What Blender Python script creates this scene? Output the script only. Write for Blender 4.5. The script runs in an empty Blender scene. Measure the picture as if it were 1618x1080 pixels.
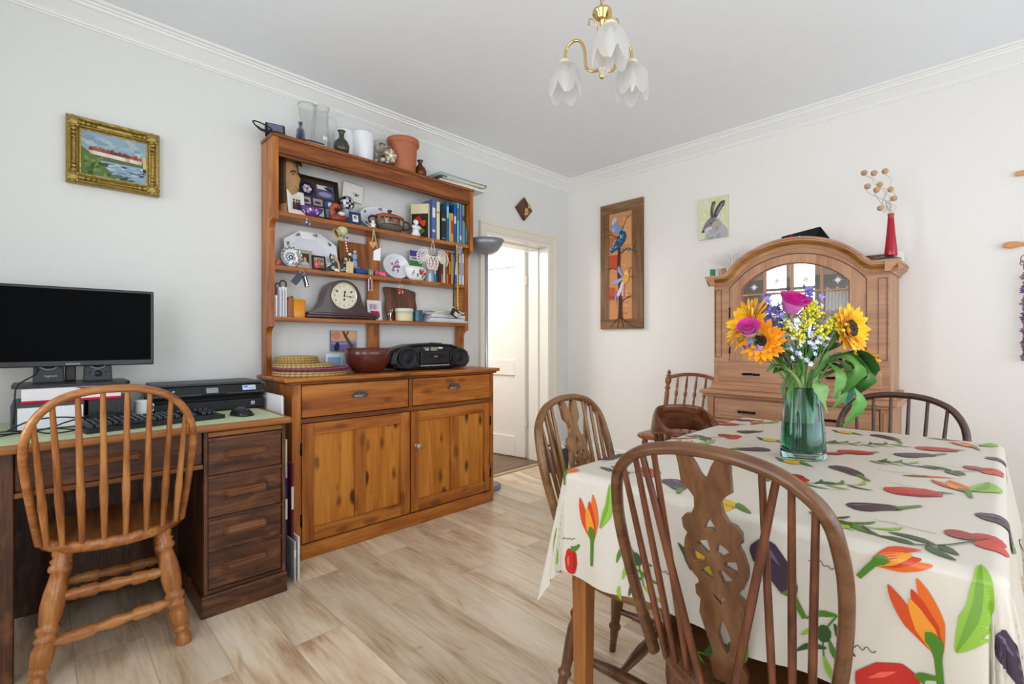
import bpy, math, random
from mathutils import Vector, Matrix, noise
from math import sin, cos, pi, radians, sqrt
random.seed(7)
SC = bpy.context.scene
COL = SC.collection

# ---------------------------------------------------------------- camera, world, lights, exposure
CAM = (-3.5776, -2.8802, 1.10)
cd = bpy.data.cameras.new('camera'); cam = bpy.data.objects.new('camera', cd); COL.objects.link(cam)
cam.location = CAM
cam.rotation_euler = (radians(90), 0, radians(45.45 - 90))
cd.sensor_width = 36.0; cd.lens = 759.0 / 1618 * 36; cd.clip_start = 0.02; cd.clip_end = 60
SC.camera = cam
SC.view_settings.view_transform = 'Standard'; SC.view_settings.look = 'None'
SC.view_settings.gamma = 1.0; SC.view_settings.use_curve_mapping = False
SC.view_settings.exposure = 0.0
SC.cycles.max_bounces = 10; SC.cycles.transmission_bounces = 10; SC.cycles.transparent_max_bounces = 16
w = bpy.data.worlds.new('sky'); SC.world = w; w.use_nodes = True
bg = w.node_tree.nodes['Background']; bg.inputs[0].default_value = (0.80, 0.90, 1.0, 1); bg.inputs[1].default_value = 1.0

def area(name, loc, direction, sx, sy, power, color=(1, 1, 1), spread=180):
    l = bpy.data.lights.new(name, 'AREA'); l.shape = 'RECTANGLE'; l.size = sx; l.size_y = sy
    l.energy = power; l.color = color; l.spread = radians(spread)
    o = bpy.data.objects.new(name, l); COL.objects.link(o); o.location = loc
    o.rotation_euler = Vector(direction).to_track_quat('-Z', 'Y').to_euler()
    return o
# daylight entering through the two windows behind the camera, a wide side window added for its light, and through the hall beyond the door
area('added_side_window_light', (-4.62, -2.80, 1.50), (1, 0.0, 0.10), 1.75, 1.7, 38, (0.91, 0.965, 1.0))
area('daylight_narrow_window', (-4.62, -0.82, 1.50), (1, -0.15, 0.05), 0.66, 1.7, 9, (0.94, 0.98, 1.0), 95)
area('daylight_garden_window', (-2.05, -4.52, 1.45), (0, 1, 0.12), 3.3, 1.9, 36, (0.90, 0.955, 1.0), 140)
area('daylight_hall', (-1.2, 1.28, 2.1), (0.35, -0.55, -0.75), 0.9, 0.6, 34, (1.0, 0.985, 0.96))

# ---------------------------------------------------------------- helpers
def lin(c):
    if isinstance(c, str):
        c = [int(c[i:i + 2], 16) / 255 for i in (0, 2, 4)]
        return tuple(x / 12.92 if x <= 0.04045 else ((x + 0.055) / 1.055) ** 2.4 for x in c)
    return tuple(c[:3])
def lerp(a, b, t): return a + (b - a) * t
def crom(pts, n=6, closed=False):
    """Catmull-Rom through points"""
    P = [Vector(p) for p in pts]; out = []
    m = len(P)
    rng = range(m if closed else m - 1)
    for i in rng:
        if closed: p0, p1, p2, p3 = P[i - 1], P[i], P[(i + 1) % m], P[(i + 2) % m]
        else: p0, p1, p2, p3 = P[max(i - 1, 0)], P[i], P[i + 1], P[min(i + 2, m - 1)]
        for k in range(n):
            t = k / n
            out.append(0.5 * ((2 * p1) + (p2 - p0) * t + (2 * p0 - 5 * p1 + 4 * p2 - p3) * t * t + (3 * p1 - p0 - 3 * p2 + p3) * t ** 3))
    if not closed: out.append(P[-1])
    return out
def ipol(tab, t):
    for (a, b), (c, d) in zip(tab, tab[1:]):
        if t <= c: return lerp(b, d, (t - a) / (c - a)) if c > a else d
    return tab[-1][1]

class MB:
    """collects faces of one mesh; every face may carry its own surface colour"""
    def __init__(s, col=None):
        s.v = []; s.f = []; s.c = []; s.s = []; s.m = []; s.col = lin(col) if col else (0.8, 0.8, 0.8); s.mi = 0; s.k = 0; s.fine = 1
    def add(s, vs, fs, col=None, smooth=False):
        k = len(s.v); s.v += [tuple(x) for x in vs]
        c = lin(col) if col is not None else s.col
        for f in fs:
            s.f.append([i + k for i in f]); s.c.append(c); s.s.append(smooth); s.m.append(s.mi)
        return s
    def box(s, x0, x1, y0, y1, z0, z1, col=None, M=None):
        vs = [Vector((x, y, z)) for z in (z0, z1) for y in (y0, y1) for x in (x0, x1)]
        if M is not None: vs = [M @ v for v in vs]
        return s.add(vs, [(0, 2, 3, 1), (4, 5, 7, 6), (0, 1, 5, 4), (2, 6, 7, 3), (0, 4, 6, 2), (1, 3, 7, 5)], col)
    def lathe(s, prof, n=24, o=(0, 0, 0), M=None, col=None, smooth=True, cap=True, sx=1, sy=1):
        vs = []; fs = []
        for r, z in prof:
            for i in range(n):
                a = 2 * pi * i / n; vs.append(Vector((r * cos(a) * sx, r * sin(a) * sy, z)))
        m = len(prof)
        for j in range(m - 1):
            for i in range(n):
                k = (i + 1) % n; fs.append((j * n + i, j * n + k, (j + 1) * n + k, (j + 1) * n + i))
        if cap:
            fs.append(tuple(range(n - 1, -1, -1))); fs.append(tuple(range((m - 1) * n, m * n)))
        vs = [(M @ v if M is not None else v) + Vector(o) for v in vs]
        return s.add(vs, fs, col, smooth)
    def tube(s, pts, r, n=8, col=None, cap=True, flat=1.0, up=None, closed=False):
        P = [Vector(p) for p in pts]; m = len(P)
        R = r if isinstance(r, (list, tuple)) else [r] * m
        vs = []; fs = []; prev = None
        for i, p in enumerate(P):
            if closed: t = (P[(i + 1) % m] - P[i - 1])
            else: t = (P[min(i + 1, m - 1)] - P[max(i - 1, 0)])
            if t.length < 1e-9: t = Vector((0, 0, 1))
            t.normalize()
            if prev is None:
                a = Vector(up) if up else (Vector((0, 0, 1)) if abs(t.z) < 0.9 else Vector((1, 0, 0)))
            else: a = prev
            a = (a - t * a.dot(t))
            if a.length < 1e-6: a = t.orthogonal()
            a.normalize(); prev = a
            b = t.cross(a)
            for k in range(n):
                q = 2 * pi * k / n
                vs.append(p + a * (R[i] * cos(q)) + b * (R[i] * flat * sin(q)))
        for i in range(m if closed else m - 1):
            j = (i + 1) % m
            for k in range(n):
                l = (k + 1) % n; fs.append((i * n + k, i * n + l, j * n + l, j * n + k))
        s.add(vs, fs, col, True)
        if cap and not closed:
            s.add(vs[:n], [tuple(range(n - 1, -1, -1))], col); s.add(vs[-n:], [tuple(range(n))], col)
        return s
    def turn(s, p0, p1, prof, n=12, col=None):
        """turned (lathe-shaped) bar from p0 to p1; prof = [(t, radius)]"""
        a, b = Vector(p0), Vector(p1)
        return s.tube([a.lerp(b, t) for t, _ in prof], [r for _, r in prof], n, col)
    def prism(s, poly, d0, d1, plane='xz', col=None, M=None, smooth=False):
        n = len(poly)
        def pt(a, b, d): return Vector({'xz': (a, d, b), 'xy': (a, b, d), 'yz': (d, a, b)}[plane])
        vs = [pt(a, b, d0) for a, b in poly] + [pt(a, b, d1) for a, b in poly]
        if M is not None: vs = [M @ v for v in vs]
        s.add(vs, [tuple(range(n)), tuple(range(2 * n - 1, n - 1, -1))], col)
        return s.add(vs, [(i, i + n, (i + 1) % n + n, (i + 1) % n) for i in range(n)], col, smooth)
    def ball(s, o, r, n=12, col=None, M=None):
        rx, ry, rz = r if isinstance(r, (tuple, list)) else (r, r, r)
        h = max(4, n // 2 + 1)
        vs = [Vector((0, 0, -rz))]; fs = []
        for j in range(1, h):
            p = pi * j / h
            for i in range(n):
                q = 2 * pi * i / n; vs.append(Vector((rx * sin(p) * cos(q), ry * sin(p) * sin(q), -rz * cos(p))))
        vs.append(Vector((0, 0, rz))); L = len(vs) - 1
        for i in range(n):
            k = (i + 1) % n
            fs.append((0, 1 + k, 1 + i)); fs.append((L, 1 + (h - 2) * n + i, 1 + (h - 2) * n + k))
            for j in range(h - 2):
                fs.append((1 + j * n + i, 1 + j * n + k, 1 + (j + 1) * n + k, 1 + (j + 1) * n + i))
        vs = [(M @ v if M is not None else v) + Vector(o) for v in vs]
        return s.add(vs, fs, col, True)
    def loft(s, rings, col=None, smooth=True, cap=True, closed=True):
        n = len(rings[0]); vs = [Vector(p) for r in rings for p in r]; fs = []
        for j in range(len(rings) - 1):
            for i in range(n if closed else n - 1):
                k = (i + 1) % n; fs.append((j * n + i, j * n + k, (j + 1) * n + k, (j + 1) * n + i))
        s.add(vs, fs, col, smooth)
        if cap and closed:
            s.add(rings[0], [tuple(range(n - 1, -1, -1))], col); s.add(rings[-1], [tuple(range(n))], col)
        return s
    # flat figures lying on a surface: S(a, b, lift) -> point; layers are lifted a little above each other
    def blob(s, S, cx, cy, rx, ry, col, ang=0, lift=1, n=16, wob=0.0, rings=2, seed=0):
        s.k += 1; lift = lift + 0.012 * (s.k % 60); rings *= s.fine
        vs = [S(cx, cy, lift)]; fs = []; rnd = random.Random(seed + int(cx * 9999) + int(cy * 7777)); ph = rnd.random() * 6
        ca, sa = cos(ang), sin(ang)
        for j in range(1, rings + 1):
            for i in range(n):
                q = 2 * pi * i / n; k = (1 + wob * (sin(3 * q + ph) + 0.6 * sin(5 * q + 2 * ph))) * j / rings
                x, y = rx * k * cos(q), ry * k * sin(q)
                vs.append(S(cx + x * ca - y * sa, cy + x * sa + y * ca, lift))
        for i in range(n):
            k = (i + 1) % n; fs.append((0, 1 + i, 1 + k))
            for j in range(rings - 1):
                fs.append((1 + j * n + i, 1 + (j + 1) * n + i, 1 + (j + 1) * n + k, 1 + j * n + k))
        return s.add(vs, fs, col)
    def band(s, S, pts, wid, col, lift=1, n=5):
        """strip along a curve in the surface; wid = width or [(t, width)]"""
        s.k += 1; lift = lift + 0.012 * (s.k % 60)
        n = n * s.fine
        P = crom([(x, y, 0) for x, y in pts], n) if len(pts) > 2 else [Vector((lerp(pts[0][0], pts[1][0], k / n), lerp(pts[0][1], pts[1][1], k / n), 0)) for k in range(n + 1)]
        m = len(P); vs = []; fs = []
        for i, p in enumerate(P):
            t = (P[min(i + 1, m - 1)] - P[max(i - 1, 0)])
            if t.length < 1e-9: t = Vector((1, 0, 0))
            t.normalize(); w_ = (ipol(wid, i / (m - 1)) if isinstance(wid, list) else wid) / 2
            for j in range(s.fine * 2): q = 1 - 2 * j / (s.fine * 2 - 1); vs.append(S(p.x - t.y * w_ * q, p.y + t.x * w_ * q, lift))
        c_ = s.fine * 2
        for i in range(m - 1):
            for j in range(c_ - 1): fs.append((c_ * i + j, c_ * i + j + 1, c_ * i + c_ + j + 1, c_ * i + c_ + j))
        return s.add(vs, fs, col)
    def poly(s, S, pts, col, lift=1):
        s.k += 1; lift = lift + 0.012 * (s.k % 60)
        c = (sum(p[0] for p in pts) / len(pts), sum(p[1] for p in pts) / len(pts)); n = len(pts)
        return s.add([S(c[0], c[1], lift)] + [S(a, b, lift) for a, b in pts], [(0, 1 + i, 1 + (i + 1) % n) for i in range(n)], col)
    def rect(s, S, x0, x1, y0, y1, col, lift=1):
        s.k += 1; lift = lift + 0.012 * (s.k % 60)
        return s.add([S(x0, y0, lift), S(x1, y0, lift), S(x1, y1, lift), S(x0, y1, lift)], [(0, 1, 2, 3)], col)
    def build(s, name, mat, parent=None, bev=0, M=None, seg=2):
        me = bpy.data.meshes.new(name)
        vs = s.v if M is None else [tuple(M @ Vector(v)) for v in s.v]
        me.from_pydata(vs, [], s.f); me.update()
        me.polygons.foreach_set('use_smooth', s.s)
        mats = mat if isinstance(mat, (list, tuple)) else [mat]
        for m_ in mats: me.materials.append(m_)
        if len(mats) > 1: me.polygons.foreach_set('material_index', s.m)
        at = me.color_attributes.new('Col', 'FLOAT_COLOR', 'CORNER')
        buf = []
        for f, c in zip(s.f, s.c): buf += [c[0], c[1], c[2], 1.0] * len(f)
        at.data.foreach_set('color', buf)
        return link(name, me, parent, bev, seg)

def link(name, me, parent=None, bev=0, seg=2):
    o = bpy.data.objects.new(name, me); COL.objects.link(o)
    if parent: o.parent = parent
    if bev:
        b = o.modifiers.new('edge', 'BEVEL'); b.width = bev; b.segments = seg; b.limit_method = 'ANGLE'; b.angle_limit = radians(40)
        b.harden_normals = False
    return o
def tag(o, label=None, cat=None, group=None, kind=None, loc=None, rz=None):
    if label: o['label'] = label
    if cat: o['category'] = cat
    if group: o['group'] = group
    if kind: o['kind'] = kind
    if loc is not None: o.location = loc
    if rz is not None: o.rotation_euler = (0, 0, rz)
    return o
def thing(name, label, cat, loc=(0, 0, 0), rz=0, group=None):
    o = bpy.data.objects.new(name, None); COL.objects.link(o); o.empty_display_size = 0.05
    return tag(o, label, cat, group, None, loc, rz)
def struct(name, mb, mat, parent=None, bev=0):
    o = mb.build(name, mat, parent, bev)
    if parent is None: o['kind'] = 'structure'
    return o
def copy_tree(o, parent=None):
    c = o.copy(); COL.objects.link(c); c.parent = parent
    for ch in list(o.children): copy_tree(ch, c)
    return c
def text_mesh(name, txt, size, mat, parent, M, thick=0.0004, align='CENTER'):
    cu = bpy.data.curves.new(name, 'FONT'); cu.body = txt; cu.size = size; cu.extrude = thick; cu.align_x = align; cu.align_y = 'CENTER'
    ob = bpy.data.objects.new(name, cu); COL.objects.link(ob)
    bpy.context.view_layer.update()
    me = bpy.data.meshes.new_from_object(ob.evaluated_get(bpy.context.evaluated_depsgraph_get()))
    bpy.data.objects.remove(ob); bpy.data.curves.remove(cu)
    me.transform(M); me.materials.clear(); me.materials.append(mat)
    return link(name, me, parent)
def cut_board(name, outlines, thick, mat, parent, fn, bev=0.0015):
    """flat board with pierced holes: first outline is the outside, the others holes; fn bends it into place"""
    cu = bpy.data.curves.new(name, 'CURVE'); cu.dimensions = '2D'; cu.fill_mode = 'BOTH'; cu.extrude = thick / 2; cu.bevel_depth = bev
    for pts in outlines:
        sp = cu.splines.new('POLY'); sp.points.add(len(pts) - 1); sp.use_cyclic_u = True
        for p, q in zip(sp.points, pts): p.co = (q[0], q[1], 0, 1)
    ob = bpy.data.objects.new(name, cu); COL.objects.link(ob)
    bpy.context.view_layer.update()
    me = bpy.data.meshes.new_from_object(ob.evaluated_get(bpy.context.evaluated_depsgraph_get()))
    bpy.data.objects.remove(ob); bpy.data.curves.remove(cu)
    for v in me.vertices: v.co = fn(v.co.x, v.co.y, v.co.z)
    me.materials.clear(); me.materials.append(mat)
    return link(name, me, parent)
def rrect(w_, h_, r, n=5, cx=0, cy=0):
    out = []
    for (sx, sy, a0) in ((1, 1, 0), (-1, 1, 90), (-1, -1, 180), (1, -1, 270)):
        for k in range(n + 1):
            a = radians(a0 + 90 * k / n); out.append((cx + sx * (w_ / 2 - r) + r * cos(a), cy + sy * (h_ / 2 - r) + r * sin(a)))
    return out

# ---------------------------------------------------------------- materials
def newmat(name):
    m = bpy.data.materials.new(name); m.use_nodes = True
    nt = m.node_tree; return m, nt, nt.nodes['Principled BSDF']
def N(nt, kind, **kw):
    n = nt.nodes.new(kind)
    for k, v in kw.items():
        if k in n.inputs: n.inputs[k].default_value = v
        else: setattr(n, k, v)
    return n
def setp(b, **kw):
    for k, v in kw.items(): b.inputs[k].default_value = v
def mat(name, col, rough=0.5, metal=0, spec=0.5, trans=0, ior=1.45, alpha=1, coat=0, bump=0, bscale=60, var=0.0):
    m, nt, b = newmat(name); c = lin(col)
    setp(b, **{'Base Color': (*c, 1), 'Roughness': rough, 'Metallic': metal, 'Specular IOR Level': spec, 'Transmission Weight': trans, 'IOR': ior, 'Alpha': alpha, 'Coat Weight': coat})
    if bump or var:
        tc = N(nt, 'ShaderNodeTexCoord'); no = N(nt, 'ShaderNodeTexNoise', Scale=bscale, Detail=4.0)
        nt.links.new(tc.outputs['Object'], no.inputs['Vector'])
        if bump:
            bu = N(nt, 'ShaderNodeBump', Strength=bump, Distance=0.01); nt.links.new(no.outputs['Fac'], bu.inputs['Height']); nt.links.new(bu.outputs[0], b.inputs['Normal'])
        if var:
            mx = N(nt, 'ShaderNodeMix', data_type='RGBA', blend_type='MIX'); mx.inputs[6].default_value = (*[x * (1 - var) for x in c], 1); mx.inputs[7].default_value = (*[min(1, x * (1 + var)) for x in c], 1)
            nt.links.new(no.outputs['Fac'], mx.inputs[0]); nt.links.new(mx.outputs[2], b.inputs['Base Color'])
    return m
def vcmat(name, rough=0.5, spec=0.5, bump=0, bscale=80, metal=0, var=0.0, sheen=0, coat=0):
    """surface coloured by the colours the builder gives its faces"""
    m, nt, b = newmat(name); setp(b, Roughness=rough, Metallic=metal, **{'Specular IOR Level': spec, 'Sheen Weight': sheen, 'Coat Weight': coat})
    at = N(nt, 'ShaderNodeAttribute', attribute_name='Col'); src = at.outputs['Color']
    if bump or var:
        tc = N(nt, 'ShaderNodeTexCoord'); no = N(nt, 'ShaderNodeTexNoise', Scale=bscale, Detail=4.0); nt.links.new(tc.outputs['Object'], no.inputs['Vector'])
        if bump:
            bu = N(nt, 'ShaderNodeBump', Strength=bump, Distance=0.004); nt.links.new(no.outputs['Fac'], bu.inputs['Height']); nt.links.new(bu.outputs[0], b.inputs['Normal'])
        if var:
            hs = N(nt, 'ShaderNodeHueSaturation'); mr = N(nt, 'ShaderNodeMapRange'); mr.inputs[3].default_value = 1 - var; mr.inputs[4].default_value = 1 + var
            nt.links.new(no.outputs['Fac'], mr.inputs[0]); nt.links.new(mr.outputs[0], hs.inputs['Value']); nt.links.new(src, hs.inputs['Color']); src = hs.outputs[0]
    nt.links.new(src, b.inputs['Base Color']); return m
def ramp(nt, stops):
    r = N(nt, 'ShaderNodeValToRGB'); e = r.color_ramp.elements
    while len(e) < len(stops): e.new(0.5)
    for k, (p, c) in zip(e, stops): k.position = p; k.color = (*lin(c), 1)
    return r
def wood(name, dark, mid, light, axis='z', rough=0.4, fine=1.0, knots=0.0, coat=0.0, wear=0.0, wearcol='c8a070', spec=0.4):
    m, nt, b = newmat(name); L = nt.links
    tc = N(nt, 'ShaderNodeTexCoord'); oi = N(nt, 'ShaderNodeObjectInfo')
    ml = N(nt, 'ShaderNodeMath', operation='MULTIPLY'); ml.inputs[1].default_value = 13.0; L.new(oi.outputs['Random'], ml.inputs[0])
    ad = N(nt, 'ShaderNodeVectorMath', operation='ADD'); L.new(tc.outputs['Object'], ad.inputs[0]); L.new(ml.outputs[0], ad.inputs[1])
    def mapped(along, across):
        mp = N(nt, 'ShaderNodeMapping'); sc = [across * fine] * 3; sc['xyz'.index(axis)] = along * fine; mp.inputs['Scale'].default_value = sc
        L.new(ad.outputs[0], mp.inputs[0]); return mp.outputs[0]
    n1 = N(nt, 'ShaderNodeTexNoise', Scale=1.0, Detail=3.0, Distortion=0.8); L.new(mapped(1.6, 15), n1.inputs['Vector'])
    n2 = N(nt, 'ShaderNodeTexNoise', Scale=1.0, Detail=5.0, Distortion=0.3); L.new(mapped(5, 95), n2.inputs['Vector'])
    mx = N(nt, 'ShaderNodeMath', operation='MULTIPLY_ADD'); mx.inputs[1].default_value = 0.38; L.new(n2.outputs['Fac'], mx.inputs[0])
    m2 = N(nt, 'ShaderNodeMath', operation='MULTIPLY'); m2.inputs[1].default_value = 0.66; L.new(n1.outputs['Fac'], m2.inputs[0]); L.new(m2.outputs[0], mx.inputs[2])
    r = ramp(nt, [(0.34, dark), (0.5, mid), (0.66, light)]); L.new(mx.outputs[0], r.inputs[0]); src = r.outputs[0]
    if knots:
        vo = N(nt, 'ShaderNodeTexVoronoi', Scale=1.0); L.new(mapped(5.5, 13), vo.inputs['Vector'])
        n3 = N(nt, 'ShaderNodeTexNoise', Scale=14.0); L.new(tc.outputs['Object'], n3.inputs['Vector'])
        a3 = N(nt, 'ShaderNodeMath', operation='MULTIPLY_ADD'); a3.inputs[1].default_value = 0.22; L.new(n3.outputs['Fac'], a3.inputs[0]); L.new(vo.outputs['Distance'], a3.inputs[2])
        mr = N(nt, 'ShaderNodeMapRange'); mr.inputs[1].default_value = 0.27; mr.inputs[2].default_value = 0.42; mr.inputs[3].default_value = knots; mr.inputs[4].default_value = 0; L.new(a3.outputs[0], mr.inputs[0])
        k = N(nt, 'ShaderNodeMix', data_type='RGBA', blend_type='MIX'); k.inputs[7].default_value = (*lin('3a1a08'), 1); L.new(mr.outputs[0], k.inputs[0]); L.new(src, k.inputs[6]); src = k.outputs[2]
    if wear:
        n4 = N(nt, 'ShaderNodeTexNoise', Scale=1.0, Detail=6.0); L.new(mapped(7, 16), n4.inputs['Vector'])
        mr = N(nt, 'ShaderNodeMapRange'); mr.inputs[1].default_value = 0.54; mr.inputs[2].default_value = 0.72; mr.inputs[4].default_value = wear; L.new(n4.outputs['Fac'], mr.inputs[0])
        k = N(nt, 'ShaderNodeMix', data_type='RGBA', blend_type='MIX'); k.inputs[7].default_value = (*lin(wearcol), 1); L.new(mr.outputs[0], k.inputs[0]); L.new(src, k.inputs[6]); src = k.outputs[2]
    L.new(src, b.inputs['Base Color'])
    bu = N(nt, 'ShaderNodeBump', Strength=0.12, Distance=0.003); L.new(n2.outputs['Fac'], bu.inputs['Height']); L.new(bu.outputs[0], b.inputs['Normal'])
    setp(b, Roughness=rough, **{'Specular IOR Level': spec, 'Coat Weight': coat, 'Coat Roughness': 0.2})
    return m
def woods(name, *a, **k): return {ax: wood(name + '_' + ax, *a, axis=ax, **k) for ax in 'xyz'}

PINE = woods('orange_pine', '7c3c12', 'a25c20', 'be7832', rough=0.36, knots=0.5, spec=0.4)
PINEK = woods('knotty_pine_panel', 'a05a1c', 'bd7428', 'cc8836', rough=0.42, knots=0.9, spec=0.35)
PINEA = woods('aged_pine', '5a2a10', '7c4219', '9a5c2a', rough=0.36, fine=1.5)
PINED = woods('dark_pine', '4a2410', '6e3a18', '8a5022', rough=0.4)
OAKL = woods('worn_oak_pull', '54301c', '74482e', '936444', rough=0.34, fine=1.4)
OAK = woods('dark_oak', '281409', '482817', '6a4026', rough=0.36, fine=1.5, wear=0.6, wearcol='8a5836', spec=0.45)
HONEY = woods('honey_beech', '76401c', '9c6030', 'b98048', rough=0.32, coat=0.15)
ELM = woods('brown_elm', '432712', '5b381f', '704a2e', rough=0.3, coat=0.15, wear=0.18, wearcol='93704c')
DARKW = woods('dark_stained_beech', '241410', '3c261f', '56392c', rough=0.33, spec=0.5)
CHEST = woods('chestnut_spindle', '43200f', '623520', '7c482c', rough=0.3, coat=0.1)
TAN = woods('tan_elm', '5a391c', '754e2c', '8c653e', rough=0.32, coat=0.1)
MAHO = woods('red_brown_walnut', '3a1c0e', '5c3018', '7c4a28', rough=0.3, coat=0.2)
CABO = woods('pale_pinkish_oak', '9c6c4c', 'b0805e', 'c09474', rough=0.42, spec=0.4)
CHERRY = woods('red_honey_wood', '70401f', '8e5630', 'a66c42', rough=0.34, coat=0.1)
TEAK = woods('mid_oak', '6e3c18', '8c5426', 'a66c36', rough=0.4)
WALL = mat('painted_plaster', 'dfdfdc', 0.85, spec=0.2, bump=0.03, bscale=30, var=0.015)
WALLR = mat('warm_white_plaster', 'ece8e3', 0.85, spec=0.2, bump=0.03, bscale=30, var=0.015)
CEIL = mat('ceiling_paint', 'eff3f8', 0.9, spec=0.15, bump=0.05, bscale=12, var=0.02)
GLOSSW = mat('white_gloss_paint', 'ebe8e0', 0.25, spec=0.5)
CORN = mat('white_cornice_paint', 'f0f0ee', 0.6, spec=0.3)
CREAMP = mat('cream_gloss_paint', 'e4dccb', 0.3, spec=0.5)
VC = vcmat('painted_matt', 0.6, 0.3, var=0.06)
VCG = vcmat('glazed_colour', 0.16, 0.5)
VCS = vcmat('satin_colour', 0.38, 0.45)
PAPER = vcmat('paper_and_card', 0.75, 0.2, var=0.04, bscale=40)
CANVAS = vcmat('painted_canvas', 0.7, 0.25, bump=0.25, bscale=160, var=0.18)
LEAF = vcmat('living_leaf', 0.45, 0.4, var=0.22, bscale=45, bump=0.2)
PETAL = vcmat('flower_petal', 0.55, 0.25, var=0.14, bscale=70, sheen=0.1)
BLACKP = mat('black_plastic', '17181a', 0.32, spec=0.5, bump=0.0)
BLACKM = mat('black_matt_plastic', '1c1d20', 0.55, spec=0.4)
SCREEN = mat('black_screen', '030304', 0.4, spec=0.04)
GREYP = mat('charcoal_plastic', '3a3c40', 0.45)
IRON = mat('dark_iron', '1e1a18', 0.4, metal=0.7, spec=0.5)
BRASS = mat('polished_brass', 'd9b877', 0.16, metal=1.0)
PALEB = mat('pale_gilt', 'd6cbb0', 0.28, metal=0.7)
CHROME = mat('chrome', 'c8c8cc', 0.15, metal=1.0)
STEEL = mat('brushed_steel', '9a9ca2', 0.32, metal=0.9)
WHITEC = mat('white_ceramic', 'e8ebee', 0.2)
GLASSC = mat('clear_glass', 'ffffff', 0.03, trans=1.0, ior=1.45)
def thin_glass(name, tint, opac, rough=0.05):
    m, nt, b = newmat(name); L = nt.links
    tr = N(nt, 'ShaderNodeBsdfTransparent'); tr.inputs[0].default_value = (*lin(tint), 1)
    gl = N(nt, 'ShaderNodeBsdfGlossy'); gl.inputs['Roughness'].default_value = rough
    fr = N(nt, 'ShaderNodeLayerWeight', Blend=opac); ms = N(nt, 'ShaderNodeMixShader')
    L.new(fr.outputs['Facing'], ms.inputs[0]); L.new(tr.outputs[0], ms.inputs[1]); L.new(gl.outputs[0], ms.inputs[2])
    L.new(ms.outputs[0], nt.nodes['Material Output'].inputs[0]); return m
PANE, nt, b_ = newmat('window_glass')
_m = N(nt, 'ShaderNodeMixShader'); _m.inputs[0].default_value = 0.2; _t = N(nt, 'ShaderNodeBsdfTransparent'); _g = N(nt, 'ShaderNodeBsdfGlossy'); _g.inputs['Roughness'].default_value = 0.02
nt.links.new(_t.outputs[0], _m.inputs[1]); nt.links.new(_g.outputs[0], _m.inputs[2]); nt.links.new(_m.outputs[0], nt.nodes['Material Output'].inputs[0])
CUTG = thin_glass('etched_clear_glass', 'fdfdfd', 0.2, 0.25)

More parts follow.
